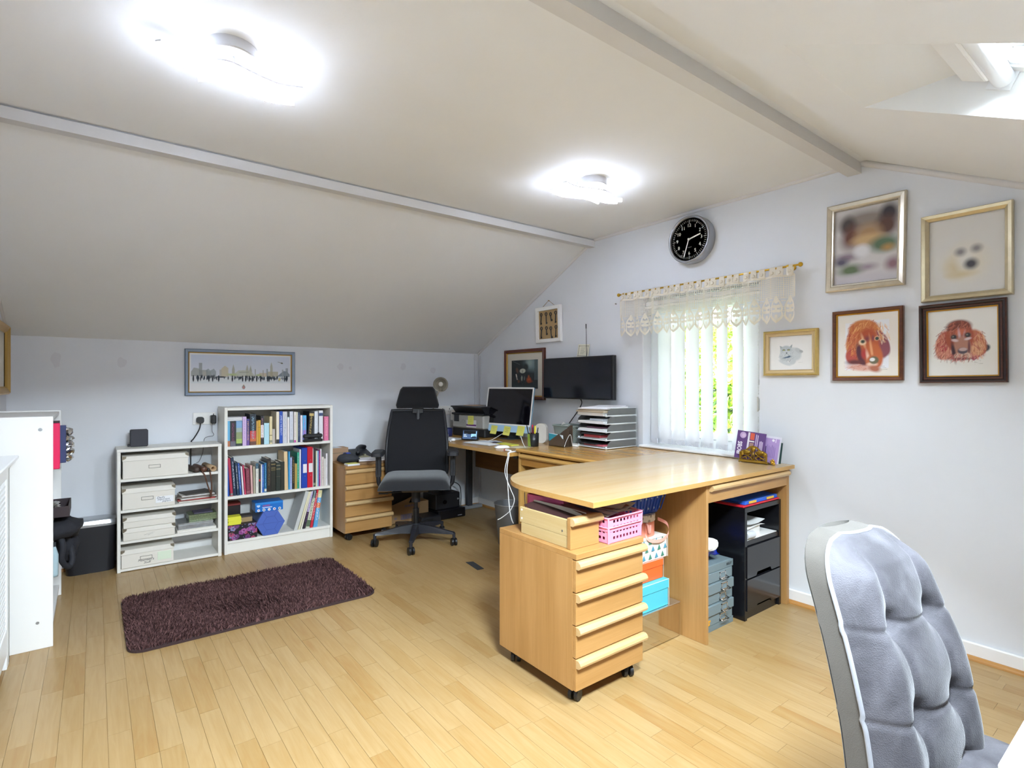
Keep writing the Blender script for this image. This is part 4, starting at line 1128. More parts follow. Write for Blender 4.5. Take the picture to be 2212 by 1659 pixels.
# ------------------------------------------------------------------ blind, curtain rod, crochet valance
vb = thing('vertical_blind', 'white vertical louvre blind half open in the gable window', 'blind', (3.11, 2.05, 1.76))
B().box(3.075, 3.15, WY0 + .006, WY1 - .006, 1.745, 1.775, .004).build('headrail', M('#e4e5e7', .4), vb)
B().box(3.068, 3.075, WY0 + .006, WY1 - .006, 1.725, 1.742, .003).build('headrail_strip', M('#f6f6f6', .4), vb)
SLAT = bpy.data.materials.new('blind_fabric'); SLAT.use_nodes = True
n = SLAT.node_tree.nodes; l = SLAT.node_tree.links; p = n['Principled BSDF']
p.inputs['Base Color'].default_value = (*lin('#eceef2'), 1); p.inputs['Roughness'].default_value = .8
tl = n.new('ShaderNodeBsdfTranslucent'); tl.inputs[0].default_value = (*lin('#eef0f5'), 1)
mx = n.new('ShaderNodeMixShader'); mx.inputs[0].default_value = .22; l.new(p.outputs[0], mx.inputs[1]); l.new(tl.outputs[0], mx.inputs[2]); l.new(mx.outputs[0], n['Material Output'].inputs[0])
for i, (yc, ap) in enumerate(((2.418, .066), (2.33, .111), (2.219, .104), (2.111, .101), (2.004, .086), (1.899, .073), (1.792, .066), (1.705, .098))):
    w = .122; th = 0
    while w * (math.cos(th) - .65 * math.sin(th)) > ap and th < .6: th += .005
    ct, st = math.cos(th), math.sin(th)
    b = B()
    def sp(u, v):
        s_ = (u - .5) * w; z = .792 + (1.735 - .792) * v
        curl = .008 * (1 - (2 * u - 1) ** 2) * (1 - .7 * v) + .012 * max(0, 1 - v / .12) * (u - .5)
        return (3.112 + s_ * st - curl * ct, yc + s_ * ct + curl * st, z)
    b.grid(8, 14, sp); sl = b.build('slat', SLAT, vb)
    b = B(); b.box(-w / 2, w / 2, -.003, .003, .790, .826, .001, X=Matrix.Translation((3.112, yc, 0)) @ Matrix.Rotation(PI / 2 - th, 4, 'Z')); b.build('slat_weight', M('#dfe1e6', .6), sl)
b = B(); ys = (2.418, 2.33, 2.219, 2.111, 2.004, 1.899, 1.792, 1.705)
for a, c_ in zip(ys[:-1], ys[1:]):
    pts = [(3.085, a + (c_ - a) * q / 8, .812 - .028 * (1 - (q / 4 - 1) ** 2)) for q in range(9)]
    for q in pts: b.sphere(q, .0022, 6, 4)
    b.tube(pts, .0008, 4)
b.build('bottom_chain', M('#f3f3f3', .4), vb)
b = B()
for q in range(44): b.sphere((3.08, 1.648 + .0015 * math.sin(q), .80 + q * .019), .0028, 6, 4)
b.tube([(3.08, 1.648, .79), (3.08, 1.648, 1.7)], .001, 4); b.build('control_chain', M('#f5f5f5', .4), vb)
b = B(); b.tube([(3.07, 1.636, 1.72), (3.068, 1.637, 1.20)], .0014, 5); b.cyl((3.068, 1.637, 1.225), (3.068, 1.637, 1.195), .005, n=8); b.build('pull_cord', M('#d9dadc', .5), vb)
cl = B(); cl.prism([(.0, .0), (.012, .01), (.012, .075), (.0, .085)], 1.632, 1.640, axis=1, X=Matrix.Translation((3.052, 0, 1.04))); 
tag(cl.build('cord_weight', M('#b9b6ae', .5), loc=(3.055, 1.636, 1.04)), 'small grey cord safety clip at the right edge of the window', 'cord clip')
rd = thing('curtain_rod', 'thin brass curtain rod with ball ends above the window', 'curtain rod', (2.985, 2.0, 1.838))
b = B(); b.cyl((2.985, 1.372, 1.838), (2.985, 2.622, 1.838), .0055, n=10); b.build('rod', GOLD, rd)
for y in (1.364, 2.632): B().sphere((2.985, y, 1.838), .0125, 14, 9).build('finial', GOLD, rd)
for y in (1.43, 2.585):
    b = B(); b.cyl((2.985, y, 1.838), (3.049, y, 1.838), .004, n=8); b.cyl((3.043, y, 1.838), (3.05, y, 1.838), .014, n=14); b.cyl((2.985, y - .006, 1.838), (2.985, y + .006, 1.838), .009, n=10); b.build('bracket', GOLD, rd)
LACE = bpy.data.materials.new('lace'); LACE.use_nodes = True
n = LACE.node_tree.nodes; l = LACE.node_tree.links; p = n['Principled BSDF']
p.inputs['Base Color'].default_value = (*lin('#efe8d9'), 1); p.inputs['Roughness'].default_value = .85
tl = n.new('ShaderNodeBsdfTranslucent'); tl.inputs[0].default_value = (*lin('#f3ece0'), 1)
mx = n.new('ShaderNodeMixShader'); mx.inputs[0].default_value = .35; l.new(p.outputs[0], mx.inputs[1]); l.new(tl.outputs[0], mx.inputs[2]); l.new(mx.outputs[0], n['Material Output'].inputs[0])
va = thing('lace_valance', 'cream crochet lace valance hanging by tabs from the brass rod', 'curtain', (2.97, 2.0, 1.80))
Y0v, Y1v = 1.392, 2.605
def vx(y, z=1.7):
    t = (y - Y0v)
    return 2.972 + (.016 * math.sin(t * 47) + .008 * math.sin(t * 19 + 1)) * min(1, (1.84 - z) / .05)
def ribbon(b, pts, w, axis):
    """flat thread of width w through pts; axis: direction of its width"""
    k = len(pts); v = []
    for q in pts:
        q = Vector(q); v += [q - axis * w / 2, q + axis * w / 2]
    b.add(v, [(2 * i, 2 * i + 1, 2 * i + 3, 2 * i + 2) for i in range(k - 1)])
EY, EZ = Vector((0, 1, 0)), Vector((0, 0, 1))
nm = 20; pw_ = (Y1v - Y0v) / nm
nt_ = 24
for i in range(nt_):
    y = Y0v + (Y1v - Y0v) * (i + .5) / nt_ + .006 * math.sin(i * 2.3); b = B(); hw = .0165
    P = [(2.972 + .001, 1.79), (2.975, 1.825), (2.9785, 1.842), (2.985, 1.8465), (2.9915, 1.842), (2.991, 1.825), (2.982, 1.79)]
    for s_ in range(len(P) - 1):
        (xa, za), (xb_, zb_) = P[s_], P[s_ + 1]
        b.add([(xa, y - hw, za), (xa, y + hw, za), (xb_, y + hw, zb_), (xb_, y - hw, zb_)], [(0, 1, 2, 3)])
    b.cyl((2.9725, y, 1.812), (2.967, y, 1.812), .010, .008, 12)
    b.build('tab', LACE, va)
b = B()
ys = [Y0v + (Y1v - Y0v) * i / 240 for i in range(241)]
ribbon(b, [(vx(y, 1.79) - .001, y, 1.790) for y in ys], .012, EZ)
b.build('top_band', LACE, va)
b = B(); cell = pw_ / 6
for j in range(1, 12):
    z = 1.785 - j * .0105
    ribbon(b, [(vx(y, z), y, z) for y in ys], .0030, EZ)
for i in range(nm * 6 + 1):
    y = Y0v + i * cell; wd = .0055 if i % 6 == 0 else .0030
    ribbon(b, [(vx(y, z), y, z) for z in (1.79, 1.76, 1.73, 1.70, 1.672)], wd, EY)
b.build('filet_mesh', LACE, va)
for i in range(nm):
    yc = Y0v + (i + .5) * pw_; b = B(); hw = pw_ * .5
    out = [(0, 1.688), (.30, 1.667), (.62, 1.650), (.86, 1.630), (.93, 1.612), (.80, 1.598), (.93, 1.586), (.97, 1.572), (.80, 1.558), (.45, 1.545), (0, 1.532)]
    full_ = [(a * hw, z) for a, z in out] + [(-a * hw, z) for a, z in out[::-1][1:-1]]
    # leaf shaped motif: outer band, petals and fan ribs with gaps between them
    def at(a, z): return (vx(yc + a, z) - .001, yc + a, z)
    ring = full_ + [full_[0]]
    inn = [(a * .74, 1.610 + (z - 1.610) * .80) for a, z in ring]
    v = [at(*q) for q in ring] + [at(*q) for q in inn]; k = len(ring)
    b.add(v, [(q, q + 1, k + q + 1, k + q) for q in range(k - 1)])
    for (ca, cz, ra, rz) in ((0, 1.654, .30, .014), (-.36, 1.625, .30, .010), (.36, 1.625, .30, .010), (-.34, 1.600, .28, .009), (.34, 1.600, .28, .009), (0, 1.612, .20, .022)):
        pl = [at((ca + ra * math.cos(2 * PI * q / 10)) * hw, cz + rz * math.sin(2 * PI * q / 10)) for q in range(10)]
        b.add(pl, [tuple(range(10))])
    for q in range(-4, 5):
        a = q * 17
        c0 = (0.10 * math.sin(math.radians(a)) * hw, 1.585 - .006 * math.cos(math.radians(a)))
        c1 = (.78 * math.sin(math.radians(a)) * hw, 1.585 - .045 * math.cos(math.radians(a)))
        px = math.cos(math.radians(a)) * .0018
        b.add([at(c0[0] - px * .5, c0[1]), at(c0[0] + px * .5, c0[1]), at(c1[0] + px, c1[1]), at(c1[0] - px, c1[1])], [(0, 1, 2, 3)])
    if i < nm - 1:
        for z in (1.672, 1.655, 1.622, 1.600, 1.572):
            ww = .010
            b.add([at(hw - ww, z - .0018), at(hw + ww, z - .0018), at(hw + ww, z + .0018), at(hw - ww, z + .0018)], [(0, 1, 2, 3)])
    b.build('scallop', LACE, va)

# ------------------------------------------------------------------ television and things on it
tv = thing('television', 'black flat television seen on the gable wall beside the window', 'television', (XR, 3.07, 1.24))
B().box(2.965, 3.0, 2.665, 3.432, 1.082, 1.41, .004).build('casing', M('#141418', .35), tv)
B().box(2.962, 2.966, 2.685, 3.428, 1.092, 1.405, .001).build('screen', M('#11131c', .12), tv)
B().box(3.0, 3.049, 2.9, 3.2, 1.16, 1.33, .004).build('wall_bracket', BLACK, tv)
o = thing('tv_aerial', 'thin black aerial rod rising above the television', 'aerial', (3.02, 3.0, 1.41))
B().cyl((3.018, 2.985, 1.405), (3.018, 2.992, 1.655), .0025, .002, 6).build('rod', M('#20262a', .4), o)
B().cyl((3.018, 2.9915, 1.63), (3.018, 2.992, 1.665), .0038, n=8).build('tip', M('#20262a', .4), o)
B().box(3.003, 3.033, 2.97, 3.0, 1.40, 1.411).build('base', BLACK, o)
cd = thing('card', 'cream card with a ruled border leaning on the wall on the television top', 'card', (3.03, 3.06, 1.41))
X = Matrix.Translation((3.028, 3.105, 1.410)) @ Matrix.Rotation(-PI / 2, 4, 'Z') @ Matrix.Rotation(math.radians(-9), 4, 'X') @ Matrix.Rotation(math.radians(3), 4, 'Y')
B().box(0, .125, -.0015, 0, 0, .105, X=X).build('sheet', M('#e6e1cc', .7), cd)
b = B()
for q in ((.008, .117, .012, .0145), (.008, .117, .0905, .093), (.012, .0145, .008, .097), (.110, .1125, .008, .097)): b.box(q[0], q[1], -.0022, -.0015, q[2], q[3], X=X)
b.build('border', M('#2f3c38', .6), cd)
b = B()
for i in range(6): b.box(.035, .035 + .05 * (.7 + .3 * ((i * 7) % 3) / 2), -.0022, -.0015, .03 + i * .009, .032 + i * .009, X=X)
b.build('printed_lines', M('#8f8a78', .6), cd)
tag(B().tube(smoothpts([(2.99, 3.03, 1.09), (3.02, 3.04, 1.05), (3.03, 3.10, .98), (3.035, 3.20, .88), (3.035, 3.28, .78), (3.035, 3.3, .735)]), .004, 6).build('television_cable', BLACK, loc=(3.03, 3.1, .9)), 'black cable hanging down the wall from the television', 'cable')

# ------------------------------------------------------------------ ceiling lights
LEDM = M('#ffffff', .5, emit='#dce8ff', estr=LED_STRENGTH)
def ribbon_flat(b, pts):
    v = []
    for i, q in enumerate(pts):
        d = (pts[min(i + 1, len(pts) - 1)] - pts[max(i - 1, 0)]).normalized(); w_ = Vector((-d.y, d.x, 0)) * .0105
        v += [(q.x - w_.x, q.y - w_.y, 2.2435), (q.x + w_.x, q.y + w_.y, 2.2435), (q.x + w_.x, q.y + w_.y, 2.2495), (q.x - w_.x, q.y - w_.y, 2.2495)]
    n_ = len(pts)
    b.add(v, [(4 * i + j, 4 * i + (j + 1) % 4, 4 * i + 4 + (j + 1) % 4, 4 * i + 4 + j) for i in range(n_ - 1) for j in range(4)] + [(3, 2, 1, 0), (4 * n_ - 4, 4 * n_ - 3, 4 * n_ - 2, 4 * n_ - 1)])
def led(label, c, bars):
    t = thing('ceiling_light', label, 'ceiling light', (c[0], c[1], ZC), group='wavy LED ceiling lights')
    b = B(); b.cyl((c[0], c[1], ZC), (c[0], c[1], ZC - .032), .078, n=36); b.cyl((c[0], c[1], ZC - .032), (c[0], c[1], ZC - .036), .078, .074, 36); b.build('canopy', M('#d4d4d8', .3), t)
    for bar in bars:
        pts = smoothpts([(x, y, 2.236) for x, y in bar], 5)
        b = B(); b.tube(pts, .0068, 8); bo = b.build('light_bar', LEDM, t)
        mid = pts[len(pts) // 2]
        near = min(pts, key=lambda q: (q.x - c[0]) ** 2 + (q.y - c[1]) ** 2)
        b = B(); ribbon_flat(b, pts); b.cyl((near.x, near.y, 2.245), (near.x + (c[0] - near.x) * .3, near.y + (c[1] - near.y) * .3, ZC - .034), .004, n=6)  # channel made wide to block the bars' light towards the ceiling
        b.build('bar_channel', M('#dcdcdf', .3), bo)
    return t
led('wavy four-bar white LED ceiling light above the rug, the nearer of two', (.36, 1.99), [
    [(.281, 2.0), (.316, 1.978), (.353, 1.967), (.407, 1.984), (.463, 2.001), (.519, 2.007), (.587, 1.983)],
    [(.153, 1.97), (.184, 1.996), (.217, 2.009), (.263, 2.012), (.311, 2.008), (.354, 2.004), (.399, 2.012), (.469, 2.05)],
    [(.155, 2.007), (.188, 2.037), (.221, 2.051), (.269, 2.056), (.317, 2.050), (.354, 2.047), (.395, 2.054), (.467, 2.093)],
    [(.282, 2.114), (.313, 2.09), (.347, 2.077), (.386, 2.079), (.43, 2.1), (.475, 2.112), (.517, 2.112), (.584, 2.085)]])
led('wavy four-bar white LED ceiling light above the desks, the farther of two', (2.152, 2.085), [
    [(1.932, 2.069), (1.99, 2.083), (2.045, 2.083), (2.113, 2.055), (2.189, 2.039), (2.27, 2.053)],
    [(1.95, 2.19), (2.006, 2.201), (2.054, 2.201), (2.117, 2.175), (2.189, 2.155), (2.284, 2.167)],
    [(2.068, 2.15), (2.12, 2.125), (2.18, 2.118), (2.245, 2.130), (2.31, 2.13), (2.368, 2.10)],
    [(2.064, 2.112), (2.12, 2.088), (2.18, 2.080), (2.246, 2.092), (2.31, 2.092), (2.364, 2.062)]])
# ------------------------------------------------------------------ floor things
rug = thing('rug', 'shaggy dark brown rectangular rug with rounded corners on the floor', 'rug', (.70, 3.31, 0))
RX0, RX1, RY0, RY1 = .115, 1.285, 2.93, 3.70
cxr, cyr, wr, hr_ = (RX0 + RX1) / 2, (RY0 + RY1) / 2, RX1 - RX0, RY1 - RY0
B().prism(rrect(wr, hr_, .07, 8, cxr, cyr), 0.0006, .010).build('backing', M('#3a2726', .95), rug)
rg = np.random.default_rng(8); N = 30000
px = rg.uniform(RX0 + .004, RX1 - .004, N); py = rg.uniform(RY0 + .004, RY1 - .004, N)
dx = np.maximum(np.abs(px - cxr) - (wr / 2 - .07), 0); dy = np.maximum(np.abs(py - cyr) - (hr_ / 2 - .07), 0)
k_ = np.hypot(dx, dy) < .067; px, py = px[k_], py[k_]; N = len(px)
an = rg.uniform(0, 2 * PI, N); ln = .5 * np.sin(px * 9 + 2) + .5 * np.cos(py * 11 + px * 4)
la = an * .6 + 2.0 * ln; L = rg.uniform(.014, .024, N); lean = rg.uniform(.006, .02, N); w = .0022
base = np.stack([px, py, np.full(N, .009)], 1); tip = base + np.stack([lean * np.cos(la), lean * np.sin(la), L], 1)
sd = np.stack([-np.sin(an), np.cos(an), np.zeros(N)], 1) * w
mid = (base + tip) / 2 + np.array([0, 0, .003])
V = np.stack([base - sd, base + sd, mid + sd * .9, mid - sd * .9, tip], 1).reshape(-1, 3); idx = np.arange(N) * 5
me = bpy.data.meshes.new('pile')
faces = np.stack([idx, idx + 1, idx + 2, idx + 3], 1).tolist() + np.stack([idx + 3, idx + 2, idx + 4], 1).tolist()
me.from_pydata(V.tolist(), [], faces)
cc = np.array([lin('#4c3433'), lin('#5d4241'), lin('#3c2827'), lin('#6b4c4a')])[rg.integers(0, 4, N)] * rg.uniform(.8, 1.2, N)[:, None]
ca = me.color_attributes.new('col', 'FLOAT_COLOR', 'POINT'); arr = np.ones((N * 5, 4)); arr[:, :3] = np.repeat(cc, 5, 0); ca.data.foreach_set('color', arr.ravel())
me.materials.append(attr_mat(.9, .1)); o = bpy.data.objects.new('pile', me); COL.objects.link(o); o.parent = rug; o.matrix_parent_inverse = mw(rug).inverted(); o['kind'] = 'stuff'

fp = thing('floor_socket_plate', 'dark grey rectangular floor socket lid set in the laminate', 'floor plate', (1.99, 3.0, 0))
b = B(); b.prism([(1.957, 2.915), (2.004, 2.911), (2.026, 3.072), (1.979, 3.090)], 0.0004, .003); b.build('lid', M('#3b3d40', .6), fp)

wb = thing('waste_bin', 'tapered grey wire-mesh waste bin under the corner desk', 'bin', (2.49, 3.27, 0))
MESHG = bpy.data.materials.new('wire_mesh'); MESHG.use_nodes = True
n = MESHG.node_tree.nodes; l = MESHG.node_tree.links; p = n['Principled BSDF']; p.inputs['Base Color'].default_value = (*lin('#8f9194'), 1); p.inputs['Metallic'].default_value = .8; p.inputs['Roughness'].default_value = .45
tn = n.new('ShaderNodeBsdfTransparent'); mx = n.new('ShaderNodeMixShader'); mx.inputs[0].default_value = .72
l.new(tn.outputs[0], mx.inputs[1]); l.new(p.outputs[0], mx.inputs[2]); l.new(mx.outputs[0], n['Material Output'].inputs[0])
b = B(); b.lathe([(.088, .005), (.118, .30)], (2.49, 3.27, 0), 32); b.v = b.v[:64]; b.f = [f for f in b.f if len(f) == 4]; b.m = b.m[:len(b.f)]; b.sm = b.sm[:len(b.f)]; b.c = b.c[:len(b.f)]
b.build('mesh_wall', MESHG, wb)
b = B(); b.tube([(2.49 + .119 * math.cos(a), 3.27 + .119 * math.sin(a), .301) for a in [2 * PI * i / 32 for i in range(32)]], .004, 6, closed=True); b.build('rim', M('#b4b6b8', .35, .8), wb)
b = B(); b.cyl((2.49, 3.27, 0), (2.49, 3.27, .012), .089, n=32); b.build('base', M('#77797c', .45, .7), wb)

sh = thing('waste_bin', 'black bin with a silver rim lid between the white shelf units', 'bin', (-.02, 4.44, 0))
b = B()
for i, (w, d, z) in enumerate(((.235, .155, 0), (.25, .165, .10), (.265, .17, .30))): pass
def lay(w, d, z): return [(x, y, z) for x, y in rrect(w, d, .045, 5, -.02, 4.437)]
Ls_ = [lay(.245, .15, 0.0), lay(.275, .165, .27), lay(.275, .165, .295)]; q = len(Ls_[0])
for j in range(2): b.add(Ls_[j] + Ls_[j + 1], [(i, (i + 1) % q, q + (i + 1) % q, q + i) for i in range(q)], 0, True)
b.add(Ls_[0], [tuple(range(q))[::-1]]); b.build('body', M('#17171d', .5), sh)
b = B(); Ls_ = [lay(.285, .172, .293), lay(.29, .174, .308), lay(.275, .16, .330), lay(.22, .11, .338)]
for j in range(3): b.add(Ls_[j] + Ls_[j + 1], [(i, (i + 1) % q, q + (i + 1) % q, q + i) for i in range(q)], 0, True)
b.add(Ls_[3], [tuple(range(q))]); b.build('lid', M('#b9bbbe', .3, .8), sh)

# ------------------------------------------------------------------ cream storage boxes on the low shelf
BOXC = M('#e3ddd2', .7); BRASS = M('#8c8474', .35, .8)
def sbox(label, x0, x1, zb, zt, y0=4.245, dep=.245, lidh=.032, holder=True, rz=0.0):
    t = thing('storage_box', label, 'storage box', ((x0 + x1) / 2, y0, zb), rz, 'cream lidded boxes on the low shelf')
    w = (x1 - x0) / 2
    B().box(-w + .003, w - .003, .003, dep, 0, zt - zb - .004, .002).build('body', BOXC, t, True)
    ld = B().box(-w, w, 0, dep + .003, zt - zb - lidh, zt - zb, .002).build('lid', M('#e7e2d8', .65), t, True)
    for sx in (-1, 1):
        b = B(); x = sx * w; b.prism([(x, zt - zb + .0005), (x - sx * .022, zt - zb + .0005), (x - sx * .020, zt - zb - .012), (x - sx * .008, zt - zb - .020), (x, zt - zb - .022)], -.0012, .0, axis=1); b.sphere((x - sx * .009, -.0012, zt - zb - .009), .0028, 8, 5); b.build('corner_plate', BRASS, ld, True)
    if holder:
        b = B(); c_ = -.01; z = (zt - zb - lidh) * .62; hw, hh = .033, .011
        for q in ((c_ - hw, c_ + hw, z - hh, z - hh + .0025), (c_ - hw, c_ + hw, z + hh - .0025, z + hh), (c_ - hw, c_ - hw + .0025, z - hh, z + hh), (c_ + hw - .0025, c_ + hw, z - hh, z + hh)): b.box(q[0], q[1], .0012, .003, q[2], q[3])
        b.build('label_holder', M('#8d8980', .4, .6), t, True)
    return t
sbox('wide cream box with a label holder, topmost in the low shelf unit', .139, .505, .593, .737)
b2 = sbox('cream box with a handwritten paper label, second from the top in the low shelf', .137, .428, .395, .530)
sbox('shallow cream box lying on another shallow cream box', .142, .430, .2765, .345, lidh=.030, holder=False)
b4 = sbox('shallow cream box underneath the other shallow cream box', .141, .428, .197, .275, lidh=.030, holder=False)
b5 = sbox('cream box with a green note on the bottom of the low shelf', .131, .421, .023, .140)
INK = M('#2b2d3a', .6)
b = B(); b.box(.035, .135, .0014, .003, .026, .066); b.build('paper_label', M('#eeeef0', .7), b2, True)
text("Dad's", .019, INK, b2, (.062, .0012, .058), shear=.3, name='handwriting'); text('important', .017, INK, b2, (.078, .0012, .046), shear=.3, name='handwriting'); text('papers', .017, INK, b2, (.094, .0012, .034), shear=.3, name='handwriting')
text("Maureen's", .021, INK, b5, (-.012, .0026, .037), shear=.3, name='handwriting'); text('Stuff', .020, INK, b5, (-.006, .0026, .020), shear=.3, name='handwriting')
B().box(.052, .128, .0014, .003, .022, .076).build('green_note', M('#dbe6cf', .7), b5, True)
b = B(); b.tube([(-.03, .002, .025), (.0, .002, .032), (.03, .002, .038)], .0006, 4); b.tube([(-.01, .002, .022), (.02, .002, .030)], .0006, 4); b.build('pencil_mark', M('#9a968e', .7), b4, True)
# rolled things, magazines, tins on the low shelf
DKW = M('#3b2a22', .45); 
def roll(label, p0, p1, r, mat, hollow=False):
    t = thing('tube', label, 'tube', (p0[0], p0[1], p0[2] - r)); d = (Vector(p1) - Vector(p0)).normalized()
    b = B()
    if hollow:
        X = Matrix.Translation(p0) @ d.to_track_quat('Z', 'Y').to_matrix().to_4x4(); L = (Vector(p1) - Vector(p0)).length
        b.lathe([(r * .72, 0), (r, 0), (r, L), (r * .72, L)], n=20, X=X, close=True)
    else:
        b.cyl(p0, p1, r, n=16); b.sphere(p0, r, 14, 8, sc=(1, .6, 1))
    b.build('tube_body', mat, t); return t
roll('dark rolled tube, first of the tubes beside the wide cream box', (.556, 4.268, .611), (.528, 4.47, .611), .018, M('#4a3a33', .5))
roll('reddish brown club with a wrist strap among the rolled tubes', (.598, 4.262, .612), (.570, 4.47, .612), .019, M('#5c3a2a', .4))
roll('small dark baton behind the tan tube on the low shelf', (.627, 4.268, .605), (.612, 4.47, .605), .012, M('#33251f', .4))
roll('hollow tan cardboard tube pointing out of the low shelf', (.655, 4.255, .6135), (.632, 4.48, .6135), .0205, M('#bfa07c', .7), True)
b = B(); b.tube(smoothpts([(.585, 4.258, .602), (.600, 4.246, .57), (.618, 4.243, .50), (.632, 4.242, .455), (.637, 4.243, .43), (.640, 4.2425, .455), (.640, 4.243, .52), (.632, 4.25, .597)]), .0045, 6)
b.sphere((.637, 4.243, .430), .009, 10, 6)
tag(b.build('leather_strap', M('#5a3826', .6), loc=(.62, 4.25, .5)), 'brown leather wrist strap hanging down in front of the magazines', 'strap')
for i, (c_, w, d, a, lb) in enumerate((('#c9c1b6', .235, .19, 3, 'beige magazine at the bottom of the pile in the low shelf'), ('#a83a36', .225, .18, -4, 'red-edged magazine low in the pile in the low shelf'), ('#d9d4cc', .22, .18, 6, 'off-white magazine in the middle of the pile'), ('#7d7068', .225, .17, -8, 'brown-grey magazine near the top of the pile'), ('#dedad5', .20, .165, 4, 'pale magazine on the top right of the pile'), ('#5a5450', .17, .15, 12, 'dark curled magazine topmost of the pile'))):
    X = Matrix.Translation((.565, 4.385, .3945 + .0085 * i)) @ Matrix.Rotation(math.radians(a), 4, 'Z')
    b = B(); b.grid(10, 1, lambda u, v: ((u - .5) * w, (v - .5) * d, .0078 + (.016 if i == 5 else .0) * max(0, u - .6) ** 2), smooth=True)
    b.v = [tuple(X @ Vector(q)) for q in b.v]; b.box(-w / 2, w / 2, -d / 2, d / 2, 0, .0076, .001, X=X)
    tag(b.build('magazine', M(c_, .5, var=.12, vscale=25), loc=(.565, 4.385, .3945 + .0085 * i)), lb, 'magazine', 'magazines piled on the low shelf')
GLIT = M('#7f8a6a', .35, .5, var=.45, vscale=160)
for (x0, x1, z0, z1, y0, y1, m_, lb, nm_) in ((.440, .672, .1965, .214, 4.262, 4.48, M('#e4dfd6', .6), 'flat off-white box at the bottom beside the shallow cream boxes', 'flat_box'), (.447, .655, .2145, .2545, 4.275, 4.46, M('#c8cbce', .22, .7, var=.2, vscale=30), 'shiny silver foil-wrapped box under the glittery green box', 'box'), (.512, .682, .255, .300, 4.30, 4.44, GLIT, 'glittery green and yellow tin box on the silver box', 'tin_box'), (.545, .66, .3005, .308, 4.32, 4.42, M('#5a5468', .5), 'small dark notebook lying on the glittery box', 'notebook')):
    t = thing(nm_, lb, 'box' if 'note' not in nm_ else 'notebook', ((x0 + x1) / 2, y0, z0))
    h_ = z1 - z0
    B().box(x0, x1, y0, y1, z0, z0 + h_ * .72, .0015).build('body', m_, t)
    B().box(x0 - .001, x1 + .001, y0 - .001, y1 + .001, z0 + h_ * .72, z1, .0015).build('lid', m_, t)
sp = thing('speaker', 'small dark grey upright speaker on top of the low shelf unit', 'speaker', (.232, 4.40, .783))
B().box(.185, .285, 4.372, 4.43, .784, .897, .006).build('casing', M('#3c3c42', .8, bump=.3, bscale=800), sp)
B().box(.188, .282, 4.3705, 4.373, .787, .894, .004).build('grille', M('#44444a', .9, bump=.5, bscale=1000), sp)
B().box(.172, .186, 4.39, 4.42, .785, .80, .002).build('plug', BLACK, sp)
# double socket above the low shelf, plugs and cables
so = thing('wall_socket', 'white double wall socket with two black plugs above the low shelf', 'socket', (.637, 4.53, .947))
B().box(.564, .711, 4.520, 4.5295, .904, .992, .003).build('plate', M('#eceae6', .35), so)
for x in (.672, .618): B().box(x - .006, x + .006, 4.517, 4.520, .962, .978, .002).build('switch', M('#f4f3ef', .3), so)
pl = thing('plug', 'black three-pin plug in the left half of the double socket', 'plug', (.607, 4.515, .935))
b = B(); b.prism(rrect(.048, .046, .016, 5, .607, .938), 4.490, 4.5195, axis=1); b.build('plug_body', BLACK, pl)
b = B(); b.tube(smoothpts([(.607, 4.498, .918), (.606, 4.49, .90), (.598, 4.488, .87), (.578, 4.492, .83), (.560, 4.50, .80), (.553, 4.512, .788), (.55, 4.519, .74), (.55, 4.5205, .60)]), .0042, 6); b.build('flex', BLACK, pl)
pl = thing('charger', 'black charger adapter in the right half of the double socket', 'plug', (.689, 4.50, .94))
B().box(.672, .706, 4.462, 4.5195, .912, .972, .005).build('plug_body', BLACK, pl)
b = B(); b.tube(smoothpts([(.689, 4.47, .972), (.687, 4.468, .985), (.685, 4.475, .97), (.682, 4.48, .93), (.680, 4.48, .86), (.690, 4.48, .835), (.685, 4.48, .822), (.66, 4.49, .818), (.64, 4.505, .808), (.632, 4.5145, .788), (.63, 4.518, .75), (.622, 4.5, .70), (.60, 4.49, .645), (.578, 4.47, .635)]), .0016, 5); b.build('flex', BLACK, pl)

# ------------------------------------------------------------------ books
PAGE = lin('#e6dfcf')
BOOKM = bpy.data.materials.new('book_cover'); BOOKM.use_nodes = True
n = BOOKM.node_tree.nodes; l = BOOKM.node_tree.links; p = n['Principled BSDF']
ac = n.new('ShaderNodeAttribute'); ac.attribute_name = 'col'; ai = n.new('ShaderNodeAttribute'); ai.attribute_name = 'ink'
uv = n.new('ShaderNodeUVMap'); sx_ = n.new('ShaderNodeSeparateXYZ'); l.new(uv.outputs[0], sx_.inputs[0])
# the spine's illegible print: dashes along the middle of the spine (u across, v along, random phase in u's whole part)
mm = n.new('ShaderNodeMapping'); mm.inputs['Scale'].default_value = (3, 26, 1); l.new(uv.outputs[0], mm.inputs['Vector'])
nz = n.new('ShaderNodeTexNoise'); nz.inputs['Scale'].default_value = 1.6; nz.inputs['Detail'].default_value = 1; l.new(mm.outputs[0], nz.inputs['Vector'])
frc = n.new('ShaderNodeMath'); frc.operation = 'FRACT'; l.new(sx_.outputs[0], frc.inputs[0])
pp = n.new('ShaderNodeMath'); pp.operation = 'COMPARE'; l.new(frc.outputs[0], pp.inputs[0]); pp.inputs[1].default_value = .5; pp.inputs[2].default_value = .2
gt = n.new('ShaderNodeMath'); gt.operation = 'GREATER_THAN'; l.new(nz.outputs[0], gt.inputs[0]); gt.inputs[1].default_value = .53
vv = n.new('ShaderNodeMath'); vv.operation = 'COMPARE'; l.new(sx_.outputs[1], vv.inputs[0]); vv.inputs[1].default_value = .55; vv.inputs[2].default_value = .36
m1 = n.new('ShaderNodeMath'); m1.operation = 'MULTIPLY'; l.new(pp.outputs[0], m1.inputs[0]); l.new(gt.outputs[0], m1.inputs[1])
